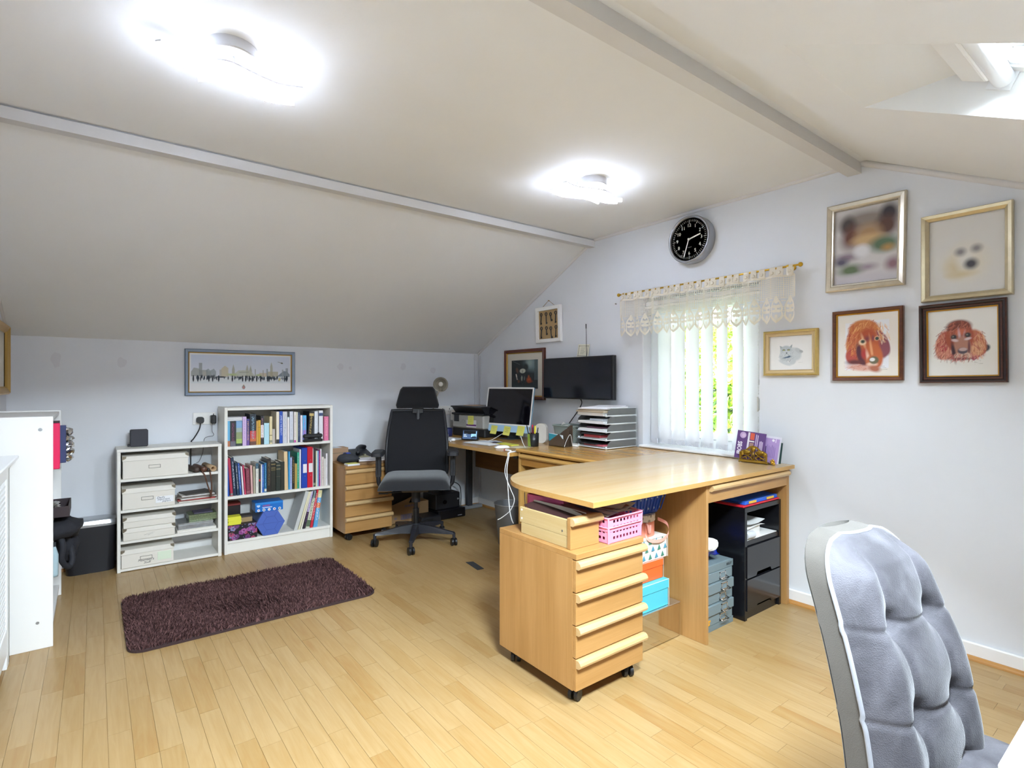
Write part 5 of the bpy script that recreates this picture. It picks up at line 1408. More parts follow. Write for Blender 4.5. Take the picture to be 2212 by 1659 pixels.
m2 = n.new('ShaderNodeMath'); m2.operation = 'MULTIPLY'; l.new(m1.outputs[0], m2.inputs[0]); l.new(vv.outputs[0], m2.inputs[1])
m3 = n.new('ShaderNodeMath'); m3.operation = 'MULTIPLY'; l.new(m2.outputs[0], m3.inputs[0]); l.new(ai.outputs['Alpha'], m3.inputs[1])
mc = n.new('ShaderNodeMix'); mc.data_type = 'RGBA'; l.new(m3.outputs[0], mc.inputs[0]); l.new(ac.outputs['Color'], mc.inputs[6]); l.new(ai.outputs['Color'], mc.inputs[7])
l.new(mc.outputs[2], p.inputs['Base Color']); p.inputs['Roughness'].default_value = .45
def book(label, x0, w, h, zb, yf, dep, cover, ink=None, bands=(), lean=0.0, cat='book', group='books on the white bookcase', name='book', lying=False, text_on=None):
    """cover colour, ink colour of the spine print, bands = [(v0, v1, colour)] across the spine; lean in degrees (top to the left > 0)"""
    t = thing(name, label, cat, (x0, yf, zb), rot=(0, math.radians(-lean), 0), group=group)
    cv = lin(cover); b = B(); tc_ = .0012
    b.cc = cv
    segs = sorted({0.0, 1.0} | {q for a in bands for q in a[:2]})
    faces_meta = []
    for a, c_ in zip(segs[:-1], segs[1:]):
        col = cv
        for (v0, v1, hc) in bands:
            if a >= v0 - 1e-6 and c_ <= v1 + 1e-6: col = lin(hc)
        b.cc = col
        b.add([(0, 0, a * h), (w, 0, a * h), (w, 0, c_ * h), (0, 0, c_ * h)], [(0, 1, 2, 3)]); faces_meta.append((a, c_))
    ns = len(faces_meta); b.cc = cv
    b.add([(0, 0, 0), (0, dep, 0), (0, dep, h), (0, 0, h)], [(3, 2, 1, 0)][:1]); b.add([(w, 0, 0), (w, dep, 0), (w, dep, h), (w, 0, h)], [(0, 1, 2, 3)])
    # page block, set back from the boards
    b.add([(0, 0, h), (w, 0, h), (w, .003, h), (0, .003, h)], [(0, 1, 2, 3)])
    b.add([(0, 0, h), (tc_, 0, h), (tc_, dep, h), (0, dep, h)], [(0, 1, 2, 3)]); b.add([(w - tc_, 0, h), (w, 0, h), (w, dep, h), (w - tc_, dep, h)], [(0, 1, 2, 3)])
    b.cc = PAGE; b.box(tc_, w - tc_, .003, dep - .003, .002, h - .003)
    b.cc = cv; b.add([(0, 0, 0), (w, 0, 0), (w, dep, 0), (0, dep, 0)], [(3, 2, 1, 0)])
    o = b.build('cover', BOOKM, t, True)
    me = o.data; ul = me.uv_layers.new(name='UVMap'); ph = int(RND.random() * 50)
    k = len(me.loops); uvs = np.full((k, 2), -9.0)
    for i, (a, c_) in enumerate(faces_meta):
        q = [(ph, a), (ph + .999, a), (ph + .999, c_), (ph, c_)]
        for j in range(4): uvs[i * 4 + j] = q[j]
    ul.data.foreach_set('uv', uvs.ravel())
    ia = me.color_attributes.new('ink', 'FLOAT_COLOR', 'CORNER'); ic = (*lin(ink), 1.0) if ink else (0, 0, 0, 0)
    ia.data.foreach_set('color', list(ic) * k)
    if text_on:
        body, sz, vmid, hc = text_on
        text(body, sz, M(hc, .5), t, (w / 2, -.0006, vmid * h), rot=(PI / 2, PI / 2, 0), name='spine_lettering')
    return t
Z1, Z2, Z3 = BSZ
S1 = [  # x, w, h, cover, ink, bands, extra, words
 (.744, .018, .180, '#68b3da', None, [(0, .22, '#b5714a')], {}, 'sky blue book with an orange foot'),
 (.763, .036, .180, '#262427', '#8a3a68', [(0, .2, '#6a6672')], {}, 'black book with purple lettering'),
 (.800, .040, .179, '#7fa7cf', None, [(0, .10, '#2c3a34'), (.10, .28, '#a9c064'), (.28, .55, '#8d9a6c'), (.55, .72, '#9fb0a8')], {}, 'photographic blue and green book spine'),
 (.842, .026, .208, '#cdb2d8', '#b08fbf', [], {}, 'lilac book'),
 (.869, .020, .191, '#443c80', '#e6b860', [(0, .42, '#6a4c92')], {}, 'violet book with yellow lettering'),
 (.890, .042, .225, '#1c2733', '#8fb2c4', [(0, .12, '#6a4436'), (.12, .22, '#c8683c'), (.22, .46, '#c84848')], {}, 'thick navy book with a red lower half'),
 (.933, .012, .174, '#cf9c48', None, [], {}, 'thin tan book'),
 (.946, .018, .178, '#cf9f24', None, [(.7, .72, '#a07c18')], {}, 'mustard yellow book'),
 (.965, .021, .209, '#1e1d24', '#c88a9c', [(0, .24, '#23262a'), (.24, .68, '#e6e3e2')], {}, 'black book with a white middle band'),
 (.987, .035, .155, '#b4dbe6', None, [], {}, 'pale aqua short thick book'),
 (1.024, .019, .202, '#e3d2a4', None, [(.05, .14, '#9a9a80'), (.30, .33, '#8a7a50')], {}, 'cream book with a small grey stamp'),
 (1.044, .019, .109, '#c0b6ac', None, [], {}, 'very short beige-grey book'),
 (1.071, .021, .237, '#eadfc8', None, [(0, .13, '#2a2a2c')], {}, 'tall cream book with a black foot'),
 (1.093, .023, .239, '#2450b0', None, [], dict(text_on=("JAMES & THE BEAUTY", .0155, .56, '#dfe6f4')), 'bright blue book with white spine lettering'),
 (1.117, .032, .236, '#cfcdd2', '#a9b0b8', [], {}, 'thick silver-grey book'),
 (1.151, .014, .194, '#e7dfdc', None, [(.95, 1, '#c4d8d8')], {}, 'white slim book in front of a black gap'),
 (1.167, .026, .236, '#d3d5de', '#b5bcc6', [(0, .09, '#7b9090')], {}, 'silvery book with a grey-green foot'),
 (1.198, .015, .231, '#e9e0da', '#c4a8a0', [(0, .075, '#b8489a')], {}, 'white book with a magenta foot'),
 (1.214, .014, .231, '#ded8c2', None, [], {}, 'slim ivory book'),
 (1.229, .014, .226, '#2f4264', '#8a9ab8', [], {}, 'narrow dark navy book'),
 (1.245, .016, .204, '#e8dde2', None, [], {}, 'pinkish white slim book'),
 (1.262, .028, .202, '#5ab2e2', '#c05a90', [(0, .45, '#8a8ad4')], {}, 'sky blue book fading to mauve'),
 (1.296, .036, .230, '#16151a', '#c7ad60', [(.86, .95, '#c7ad70')], dict(lean=-4.5), 'black leaning book with gold lettering'),
 (1.352, .026, .231, '#e4e6ec', '#c4c8d4', [], {}, 'white book with a faint printed spine'),
 (1.386, .032, .236, '#e2e0e4', None, [(.82, .92, '#4a5a82')], {}, 'tall white book with a blue emblem'),
 (1.424, .035, .188, '#e0779c', '#f0b0b8', [], {}, 'pink book'),
 (1.4605, .0035, .188, '#2c2b30', None, [], {}, 'black sliver of a book beside the pink book')]
for (x, w, h, c_, ik, bd, kw, wd) in S1: book(wd + ' on the bookcase\'s top shelf', x, w - .0012, h, Z1 + .0003, 4.268 + RND.uniform(0, .008), .165, c_, ik, bd, **kw)
for i, (z, lb) in enumerate(((.938, 'lower of two white books lying flat on top of the upright books'), (.951, 'upper of two white books lying flat on top of the upright books'))):
    t = thing('book', lb, 'book', (.79, 4.30, z), group='books on the white bookcase')
    b = B(); b.box(.744, .842, 4.276, 4.42, z, z + .0022); b.box(.744, .842, 4.276, 4.42, z + .0096, z + .0118); b.build('cover', M('#e9e8ec', .4), t); B().box(.746, .840, 4.279, 4.418, z + .0022, z + .0096).build('pages', M('#dcdad8', .7), t)
S2 = [
 (.745, .014, .262, '#1f4fa4', None, [], dict(lean=1.5), 'dark blue thin book'), (.764, .017, .270, '#b22a48', None, [(.02, .07, '#8a8a84')], dict(lean=4), 'raspberry red book'),
 (.784, .020, .272, '#182c48', '#cfd6e2', [], dict(lean=4), 'tall navy book with white lettering'), (.807, .016, .236, '#143450', '#e6d8d0', [], dict(lean=4), 'shorter navy book with bold white lettering'),
 (.826, .013, .228, '#2a55a4', '#c6d2ea', [], dict(lean=4), 'royal blue thin book'), (.842, .011, .205, '#e3d9dd', None, [], dict(lean=4), 'pinkish white thin paperback'), (.855, .012, .212, '#c23a5c', None, [], dict(lean=4), 'crimson thin paperback'),
 (.869, .027, .186, '#7a3142', '#a86a74', [(.04, .12, '#9a6068')], dict(lean=2.5), 'maroon hardback'), (.899, .014, .206, '#d9a9a4', None, [], dict(lean=2), 'pink and cream book'),
 (.915, .012, .196, '#b9b098', None, [], dict(lean=1), 'drab khaki thin book'), (.929, .020, .218, '#dedbd0', '#a0a8a8', [(.82, 1, '#3a6076')], {}, 'cream book with a teal head'),
 (.951, .012, .20, '#3a3b40', None, [(.42, .50, '#c83a3a')], {}, 'dark book with a red dot'), (.964, .009, .205, '#e9e6e6', None, [], {}, 'thin white booklet'),
 (.974, .013, .204, '#2a62b4', '#9cc0e0', [], {}, 'cobalt blue book'), (.988, .016, .215, '#1a6a96', '#8cc0d4', [(.03, .12, '#d8d0c4')], {}, 'teal blue book with a pale label'),
 (1.0055, .028, .245, '#2a2320', '#7a6a48', [], {}, 'tall dark brown antique book'), (1.0345, .034, .219, '#25251c', None, [(.90, .92, '#a8925c'), (.78, .80, '#8f8050'), (.74, .75, '#8f8050'), (.70, .71, '#8f8050')], {}, 'black-green antique book with gold rules'),
 (1.0695, .032, .211, '#28302a', None, [(.88, .91, '#8a8060'), (.75, .79, '#7d7456'), (.5, .51, '#6a6450')], {}, 'dark green antique book with gold rules'), (1.1025, .027, .214, '#2b2c24', None, [], {}, 'plain dark antique book'),
 (1.1305, .026, .287, '#dcbf92', None, [], dict(lean=1), 'tall buff folder'), (1.158, .010, .286, '#46a6de', None, [], {}, 'thin sky blue book'), (1.169, .014, .240, '#a9b6dc', '#6a7ab0', [], {}, 'pale periwinkle book'),
 (1.184, .018, .242, '#24201f', '#b08a44', [], {}, 'black book with gold and white title'), (1.203, .018, .19, '#b59c52', None, [], {}, 'small ochre book'),
 (1.222, .016, .274, '#2f9d7e', '#a6dcc8', [], {}, 'green book with pale lettering'), (1.2385, .011, .296, '#e9e6ea', None, [], {}, 'thin white tall folder'),
 (1.336, .006, .297, '#dfe0e2', None, [], {}, 'thin pale grey tall book'), (1.343, .017, .289, '#37332f', None, [(.03, .1, '#8a9278')], {}, 'charcoal tall book'),
 (1.361, .012, .276, '#dcd8bc', None, [], {}, 'pale yellow thin tall book'), (1.374, .010, .275, '#82b0dc', None, [], {}, 'powder blue thin tall book'), (1.385, .011, .278, '#a62a80', '#d080b8', [], {}, 'magenta thin tall book'),
 (1.397, .009, .288, '#e6e4e4', None, [], {}, 'white thin tall book'), (1.407, .016, .226, '#dccfc4', '#8a7c74', [], {}, 'off-white book with grey lettering'), (1.424, .013, .212, '#ded8d2', None, [], {}, 'plain chalky book'), (1.438, .0135, .25, '#e2dee0', '#b9b2b4', [], {}, 'white book with faint lettering')]
for (x, w, h, c_, ik, bd, kw, wd) in S2: book(wd + ' on the bookcase\'s middle shelf', x, w - .0012, h, Z2 + .0003, 4.268 + RND.uniform(0, .008), .17, c_, ik, bd, **kw)
for (x, w, h, c_, wd, hole) in ((1.2505, .042, .305, '#1c40a6', 'blue lever arch binder with a white spine label', 0), (1.2935, .041, .310, '#c4142e', 'red lever arch binder with a white spine label', 1)):
    t = thing('ring_binder', wd, 'binder', (x, 4.262, Z2), group='binders on the middle shelf')
    B().box(x, x + w, 4.262, 4.48, Z2 + .0003, Z2 + h, .0015).build('binder_body', M(c_, .4), t)
    B().box(x + w * .26, x + w * .92, 4.2612, 4.2622, Z2 + h * .38, Z2 + h * .60).build('spine_label', M('#e6e1e2', .6), t)
    for q in (.30, .68): B().cyl((x + w * .6, 4.2605, Z2 + h * q), (x + w * .6, 4.2622, Z2 + h * q), .0032, n=10).build('finger_ring', STEEL, t)
S3 = [ (1.196, .026, .30, '#c9cac6', None, [], 17, 'large silver-grey boxed book leaning right'), (1.2275, .013, .29, '#e3dcb8', None, [], 16, 'pale yellow magazine leaning right'), (1.2445, .012, .29, '#ddd6c4', None, [], 15, 'buff magazine leaning right'),
 (1.261, .018, .29, '#2c2430', '#7c4a96', [(.45, 1, '#c3b8d8')], 14, 'black and mauve cookbook leaning right'), (1.284, .028, .292, '#cfd0bc', '#4f6a50', [(.05, .22, '#5a6a52'), (.80, 1, '#7a8a92')], 11.5, 'floral pale green cookbook leaning right'),
 (1.3165, .019, .292, '#c8253a', '#f0d8d8', [], 9.5, 'red cookbook with white lettering leaning right'), (1.341, .031, .285, '#5fa6d8', '#f4f4f4', [(.80, 1, '#d8cf9a'), (.52, .66, '#d8743c')], 8, 'light blue cookbook with an orange band leaning right')]
for (x, w, h, c_, ik, bd, ln_, wd) in S3:
    book(wd + ' on the bottom shelf', x, w - .001, h, Z3 + .0006, 4.270, .2, c_, ik, bd, lean=-ln_)
HP = thing('hole_punch', 'black hole punch in front of the books on the top shelf', 'hole punch', (1.32, 4.262, Z1))
b = B(); b.box(1.258, 1.404, 4.238, 4.264, Z1 + .0003, Z1 + .020, .004); b.build('base', M('#1a1b1e', .4), HP)
b = B(); b.box(1.258, 1.404, 4.236, 4.266, Z1 + .030, Z1 + .060, .009); b.build('handle', M('#222226', .55), HP)
b = B(); b.box(1.27, 1.29, 4.242, 4.262, Z1 + .018, Z1 + .034); b.box(1.372, 1.392, 4.242, 4.262, Z1 + .018, Z1 + .034); b.cyl((1.375, 4.252, Z1 + .058), (1.375, 4.252, Z1 + .068), .008, n=10); b.build('posts', BLACK, HP)
# bottom shelf of the bookcase
def flowers():
    P = Paint(120, 70, '#221e24', 12)
    for i in range(26):
        x, y = P.r.uniform(0, 1), P.r.uniform(0, 1); r_ = P.r.uniform(.05, .12); h_ = ['#8f4a8a', '#a85a98', '#6f3a74', '#b0486a', '#8a86b4'][i % 5]
        for a in range(5): P.ell(x + r_ * .45 * math.cos(a * 1.257), y + r_ * .75 * math.sin(a * 1.257), r_ * .45, r_ * .75, h_, 0, .4, .9)
        P.ell(x, y, r_ * .25, r_ * .4, '#5a2a50', 0, .5)
    for i in range(40): P.ell(P.r.uniform(0, 1), P.r.uniform(0, 1), .014, .03, ['#9aa0c0', '#c05a5a', '#7a7ea8'][i % 3], P.r.uniform(0, 180), .4, .9)
    return P
fb = thing('floral_box', 'black box with a purple flower pattern at the bottom left of the bookcase', 'box', (.745, 4.249, Z3))
B().box(.744, .935, 4.249, 4.42, Z3 + .0004, Z3 + .108, .002).build('body', M('#262229', .5), fb)
flowers().mesh('floral_print', fb, -.0005, .0015, .189, .105, -.0006, PRINT)
b = B(); b.cyl((.766, 4.2495, Z3 + .055), (.766, 4.246, Z3 + .055), .006, n=10); b.cyl((.922, 4.2495, Z3 + .07), (.922, 4.246, Z3 + .07), .006, n=10); b.build('clasp', CHROME, fb)
NOTEY = M('#e2dd3c', .6)
nb = thing('note_block', 'block of bright yellow sticky notes on the floral box', 'sticky notes', (.785, 4.29, Z3 + .108))
for i in range(6):
    X = Matrix.Translation((.788, 4.295, Z3 + .1084 + .0095 * i)) @ Matrix.Rotation(math.radians((i * 37 % 5 - 2) * 1.5), 4, 'Z')
    B().box(-.042, .042, -.04, .04, 0, .0092, X=X).build('note_pad', NOTEY, nb)
t = thing('small_box', 'small tan cardboard box beside the yellow note block', 'box', (.88, 4.32, Z3 + .108))
B().box(.838, .912, 4.30, 4.38, Z3 + .1084, Z3 + .142, .001).build('body', M('#a48a62', .8), t); B().box(.837, .913, 4.299, 4.381, Z3 + .142, Z3 + .156, .001).build('lid', M('#3a3230', .6), t)
t = thing('dark_box', 'black box with a red top at the back of the bottom shelf', 'box', (.80, 4.43, Z3))
B().box(.744, .858, 4.425, 4.50, Z3 + .0004, Z3 + .212, .002).build('body', M('#2c2528', .35), t); B().box(.744, .858, 4.424, 4.50, Z3 + .2124, Z3 + .234, .001).build('lid', M('#8a2c2c', .5), t)
hx = thing('hexagon_box', 'blue hexagonal box with a faceted lid on the bottom shelf', 'box', (1.03, 4.27, Z3))
hp = [(1.025 + .098 * math.cos(PI / 3 * i + .0), Z3 + .0861 + .098 * math.sin(PI / 3 * i)) for i in range(6)]
B().prism(hp, 4.262, 4.46, axis=1).build('body', M('#324a80', .5), hx)
b = B(); lid = [(1.025 + .1 * math.cos(PI / 3 * i), Z3 + .0873 + .1 * math.sin(PI / 3 * i)) for i in range(6)]
b.prism(lid, 4.247, 4.275, axis=1); b.build('lid', M('#4b67b8', .5), hx)
b = B()
def hpnt(i, r): return (1.025 + r * math.cos(PI / 3 * i), 4.2465, Z3 + .0873 + r * math.sin(PI / 3 * i))
for i in range(6):
    b.tube([hpnt(i, .054), hpnt(i + 1, .054)], .0007, 4); b.tube([hpnt(i, .054), hpnt(i, .098)], .0007, 4)
b.tube([hpnt(0, .05), hpnt(3, .05)], .0007, 4); b.build('facet_lines', M('#2c3f80', .6), hx)
bx = thing('carton', 'bright blue printed carton on the hexagonal box', 'box', (1.02, 4.27, Z3 + .173))
XB = Matrix.Translation((1.018, 4.30, Z3 + .1736)) @ Matrix.Rotation(math.radians(-2), 4, 'Z')
B().box(-.092, .098, -.04, .10, 0, .066, .001, X=XB).build('carton_body', M('#1c6fc4', .35), bx)
b = B(); b.box(-.0922, .0982, -.041, -.039, .052, .067, X=XB); b.build('carton_flap', M('#2a86d6', .35), bx)
for i in range(5):
    c_ = XB @ Vector((-.07 + .036 * i, -.0405, .012)); d_ = XB @ Vector((-.07 + .036 * i, -.042, .012))
    o = B().cyl(c_, d_, .0098, n=16).build('picture_disc', M('#e9e6ea', .5), bx)
    e_ = XB @ Vector((-.07 + .036 * i, -.0425, .012)); B().cyl(d_, e_, .005, .003, n=7).build('picture_mark', M(('#d8a8a0', '#2c3438', '#d8b0a0', '#a84048', '#4a4644')[i], .5), o)
t_ = text('AUDERSAY', .0135, M('#d0476a', .5), bx, tuple(mw(bx).inverted() @ (XB @ Vector((-.01, -.0404, .042)))), shear=.25, bold=.0003)
b = B(); b.box(-.045, .022, -.0412, -.0398, .026, .032, X=XB); b.build('printed_line', M('#cfdcf2', .5), bx)
b = B(); b.prism([(-.082, .05), (-.06, .05), (-.06, .040), (-.071, .033), (-.082, .040)], -.0412, -.0398, axis=1, X=XB); b.build('shield_mark', M('#c4d6ec', .5), bx)

# ------------------------------------------------------------------ things in the left wall shelf unit
pf = thing('box_file', 'bright pink-red box file standing out of the left shelf unit', 'file', (-.2, 3.60, .805))
B().box(-.33, -.133, 3.40, 3.445, .791, 1.012, .003).build('file_body', M('#e81e5c', .4), pf)
B().box(-.33, -.134, 3.402, 3.443, 1.0125, 1.022).build('file_top', M('#2a1c20', .5), pf)
B().box(-.1332, -.132, 3.412, 3.435, .797, .815).build('barcode_label', M('#d8b8b4', .6), pf)
t = thing('folder', 'slim navy blue folder beside the pink-red box file', 'folder', (-.2, 3.66, .795))
B().box(-.33, -.118, 3.655, 3.685, .791, .985, .002).build('folder_body', M('#37406e', .5), t)
ft = thing('silver_ornament', 'crumpled silver foil ornament beside the navy folder', 'ornament', (-.09, 3.76, .86))
rg_ = random.Random(3)
for z in (.80, .835, .87, .905, .94):
    b = B(); b.sphere((-.118 + .006 * rg_.random(), 3.83, z), .026, 9, 6, sc=(1.05, .9, .75))
    b.v = [(x + rg_.uniform(-.006, .006), y + rg_.uniform(-.006, .006), q + rg_.uniform(-.006, .006)) for x, y, q in b.v]; b.sm = [False] * len(b.f)
    b.build('foil_lobe', M('#d6d8dc', .15, 1.0), ft)
t = thing('tray_box', 'dark brown open box with silver trinkets in the left shelf unit', 'box', (-.12, 3.58, .546))
for q in ((-.33, -.098, 3.45, 3.455, .546, .60), (-.33, -.098, 3.695, 3.70, .546, .60), (-.103, -.098, 3.455, 3.695, .546, .60), (-.33, -.098, 3.45, 3.70, .546, .549)): B().box(*q).build('box_side', M('#2e2126', .5), t)
rg_ = random.Random(9)
for i in range(9):
    o = B().sphere((-.13 - .012 * (i % 3) - .03 * rg_.random(), 3.48 + .022 * i, .588 + .012 * rg_.random()), .014, 8, 6, sc=(1, 1.4, .6)).build('trinket', CHROME, loc=(-.13, 3.48 + .022 * i, .59))
    tag(o, ('silver trinket in the dark open box, ' + ['first', 'second', 'third', 'fourth', 'fifth', 'sixth', 'seventh', 'eighth', 'ninth'][i] + ' from the camera'), 'trinket', 'silver trinkets in the open box')
t = thing('bag', 'crumpled black fabric bag hanging out of the left shelf unit', 'bag', (-.09, 3.6, .3))
rg_ = random.Random(4)
b = B()
def lump(b, c_, sc, seed, n_=20, m_=12):
    k0 = len(b.v); b.sphere(c_, 1.0, n_, m_, sc=sc)
    for i in range(k0, len(b.v)):
        p_ = Vector(b.v[i]); nn = mnoise.noise_vector(p_ * 22 + Vector((seed, 0, 0))) * .022 + mnoise.noise_vector(p_ * 60) * .006
        b.v[i] = tuple(p_ + nn)
lump(b, (-.145, 3.56, .475), (.10, .12, .055), 1); b.build('bag_body', M('#1b1b22', .85, bump=.4, bscale=300), t)
b = B(); lump(b, (-.115, 3.62, .38), (.045, .06, .10), 5, 16, 10); b.build('bag_flap', M('#1d1d24', .85, bump=.4, bscale=300), t)
b = B(); b.tube(smoothpts([(-.14, 3.50, .47), (-.125, 3.485, .40), (-.13, 3.49, .33), (-.105, 3.53, .28), (-.09, 3.56, .31), (-.10, 3.58, .38)]), .013, 8); b.build('bag_strap', M('#202128', .8), t)
t = thing('bottle', 'pale blue bottle edge beside the black bag in the left unit', 'bottle', (-.145, 3.30, .30))
b = B(); b.lathe([(.0, 0), (.016, 0), (.018, .01), (.018, .10), (.013, .12), (.008, .14)], (-.152, 3.318, .301), 16); b.build('bottle_body', M('#9fb4bc', .2), t)
B().cyl((-.152, 3.318, .441), (-.152, 3.318, .46), .009, n=12).build('cap', M('#2a3036', .4), t)
# ------------------------------------------------------------------ on the corner desk
ZD = .7302
a0 = Vector((2.70, 3.953, 0)); a1 = Vector((2.792, 3.429, 0)); wd_ = (a1 - a0).normalized()
ctr = (a0 + a1) / 2
pc = thing('desktop_computer', 'all-in-one desktop computer with a white-edged black screen and pale blue chin', 'computer', (ctr.x + .03, ctr.y, ZD), math.atan2(wd_.y, wd_.x))
XT = Matrix.Translation((0, 0, .062)) @ Matrix.Rotation(math.radians(-9), 4, 'X')
W2 = .266
b = B(); b.prism([(x, z) for x, z in rrect(2 * W2, .382, .010, 4, 0, .191)], -.012, 0, axis=1, X=XT); b.build('casing', M('#7ea6bc', .35, .2), pc, True)
b = B(); b.prism([(x, z) for x, z in rrect(2 * W2, .326, .009, 4, 0, .219)], -.0142, -.0118, axis=1, X=XT); b.build('bezel', M('#eceae8', .3), pc, True)
B().box(-W2 + .013, W2 - .013, -.0154, -.0141, .069, .369, X=XT).build('screen_glass', M('#0d0b12', .06), pc, True)
B().box(-W2 + .002, W2 - .002, -.0146, -.0138, .001, .056, X=XT).build('chin', M('#a9cbe4', .4), pc, True)
B().box(-W2 + .02, -W2 + .055, -.0152, -.0145, .038, .052, X=XT).build('sticker', M('#e2d4d6', .6), pc, True)
b = B(); b.box(-.065, .065, -.02, .11, 0, .006, .002); b.prism([(.075, .005), (.09, .005), (.035, .20), (.02, .20)], -.062, .062, axis=0); b.build('stand', M('#5f6468', .4, .5), pc, True)
NOTE = M('#e0dc6e', .6)
Mpc = mw(pc)
def note(label, host_X, x, z, s=.072, rot=0, lines=3, y=-.0165, curl=.010, dark='#7d7a50'):
    t = thing('sticky_note', label, 'sticky note', tuple(host_X @ Vector((x, y, z))), group='yellow sticky notes')
    XN = host_X @ Matrix.Translation((x, y, z)) @ Matrix.Rotation(math.radians(rot), 4, 'Y')
    b = B(); b.grid(4, 8, lambda u, v: tuple(XN @ Vector(((u - .5) * s, -curl * (1 - v) ** 2, -s * (1 - v)))), smooth=True); b.build('paper', NOTE, t)
    b = B()
    for i in range(lines):
        k = 7; zz = -s * (.22 + .2 * i); L = s * (.62 - .1 * ((i * 5) % 3))
        b.tube([tuple(XN @ Vector((-L / 2 + L * q / 12, -curl * (-zz / s) ** 2 - .0009, zz + (.0028 * math.sin(q * 2.4 + i) if lines > 2 else .001 * math.sin(q * 2))))) for q in range(13)], .0007 if dark != '#7d7a50' else .0004, 4)
    b.build('handwriting', M(dark, .6), t)
    return t
HXp = Mpc @ XT
note('yellow sticky note hanging at the left of the computer chin', HXp, -.135, .048, .074, 2, 3)
note('yellow sticky note with dark handwriting hanging at the middle of the computer chin', HXp, .02, .048, .077, 4, 3, dark='#35363a')
note('nearly blank yellow sticky note hanging at the right of the computer chin', HXp, .172, .058, .080, 2, 2)

pr0 = Vector((2.615, 4.30, 0)); pr1 = Vector((2.67, 3.90, 0)); pd = (pr1 - pr0).normalized()
pt = thing('printer', 'grey and black printer in the corner behind the computer', 'printer', tuple((pr0 + pr1) / 2 + Vector((0, 0, ZD))), math.atan2(pd.y, pd.x))
PW = .215
B().box(-PW - .005, PW + .005, .01, .33, 0, .075, .008).build('paper_tray', M('#1c1c1f', .5), pt, True)
B().box(-PW, PW, 0, .33, .072, .195, .012).build('body', M('#a19e97', .45), pt, True)
B().box(-PW - .004, PW + .004, -.004, .33, .193, .21, .004).build('output_slot', M('#1a1a1d', .4), pt, True)
b = B(); b.prism([(-.012, .262), (.33, .262), (.33, .21), (.03, .21)], -PW + .012, PW - .012, axis=0); b.build('scanner', M('#222225', .4), pt, True)
B().box(-PW + .002, PW - .002, -.02, .33, .260, .272, .003).build('scanner_lid', M('#2a2a2d', .35), pt, True)
B().box(-PW + .03, -PW + .10, -.0012, .002, .13, .19, .001).build('control_panel', M('#2b2b2f', .25), pt, True)
b = B(); b.box(-.01, .12, -.0015, .001, .085, .15); b.build('label_sheet', M('#d8d4d4', .6), pt, True)
B().box(-.01, .12, -.0022, -.0014, .098, .112).build('label_stripe', M('#6a2a7a', .6), pt, True)
b = B(); b.tube([(-.055 + .016 * math.cos(q), -.001, .135 + .016 * math.sin(q)) for q in [2 * PI * i / 20 for i in range(20)]], .0012, 5, closed=True); b.build('emblem', M('#8a8780', .5), pt, True)
note('yellow sticky note stuck on the front of the printer', mw(pt), .05, .188, .078, -2, 3, y=-.003, curl=.006)
o = B().box(-.12, .0, .06, .2, .2725, .276, X=mw(pt)).build('sheet', M('#c9a78a', .6), loc=(2.7, 4.2, ZD + .272)); tag(o, 'tan paper lying on top of the printer', 'paper')

sd_ = thing('smart_display', 'small black smart display with a lit screen in front of the printer', 'smart display', (2.475, 3.80, ZD), math.atan2(wd_.y, wd_.x) + .38)
XS = Matrix.Rotation(math.radians(-14), 4, 'X')
b = B(); b.prism(rrect(.150, .088, .010, 4, 0, .046), -.012, .0, axis=1, X=XS); b.build('casing', M('#17181c', .5), sd_, True)
b = B(); b.prism([(0, .0), (.07, .0), (.05, .03), (.012, .08), (0, .08)], -.055, .055, axis=0); b.build('speaker_back', M('#17181c', .8), sd_, True)
SCR = M('#20293a', .15, emit='#44597a', estr=.35)
B().box(-.064, .064, -.0128, -.012, .012, .080, X=XS).build('screen', SCR, sd_, True)
B().box(.012, .060, -.0134, -.0127, .016, .076, X=XS).build('screen_photo', M('#6f93b8', .2, emit='#7aa4cc', estr=.4), sd_, True)
b = B(); b.prism([(.012, .016), (.06, .016), (.06, .03), (.052, .034), (.048, .05), (.044, .034), (.036, .03), (.032, .044), (.026, .03), (.012, .026)], -.0138, -.0133, axis=1, X=XS); b.build('screen_skyline', M('#2b3a50', .3), sd_, True)
b = B()
for i, L in enumerate((.03, .036, .022, .03)): b.box(-.055, -.055 + L, -.0136, -.0129, .066 - i * .012, .070 - i * .012, X=XS)
b.build('screen_text', M('#9fb0c4', .3, emit='#a8bcd4', estr=.5), sd_, True)
kb = thing('keyboard', 'thin white keyboard on the corner desk', 'keyboard', (2.40, 3.52, ZD), math.atan2(wd_.y, wd_.x) - .04)
b = B(); b.prism(rrect(.30, .112, .008, 3, 0, 0), .002, .008); b.build('keyboard_body', M('#c9cbcf', .35, .3), kb, True)
b = B()
for r_ in range(5):
    for c_ in range(14): b.box(-.143 + c_ * .0206, -.1255 + c_ * .0206, -.046 + r_ * .0188, -.030 + r_ * .0188, .008, .0098)
b.build('keys', M('#f0efef', .4), kb, True, kind='stuff')
ms = thing('mouse', 'white computer mouse beside the keyboard', 'mouse', (2.375, 3.215, ZD))
b = B(); XM = Matrix.Translation((2.375, 3.215, ZD)) @ Matrix.Rotation(math.radians(-20), 4, 'Z')
b.grid(12, 12, lambda u, v: tuple(XM @ Vector(((u - .5) * .112 , (v - .5) * .057 * (1 - .15 * (2 * u - 1) ** 2), .003 + .017 * max(0, (1 - (2 * u - 1) ** 4)) ** .6 * max(0, 1 - (2 * v - 1) ** 4) ** .6))))
b.build('mouse_shell', M('#eeeeef', .25), ms)
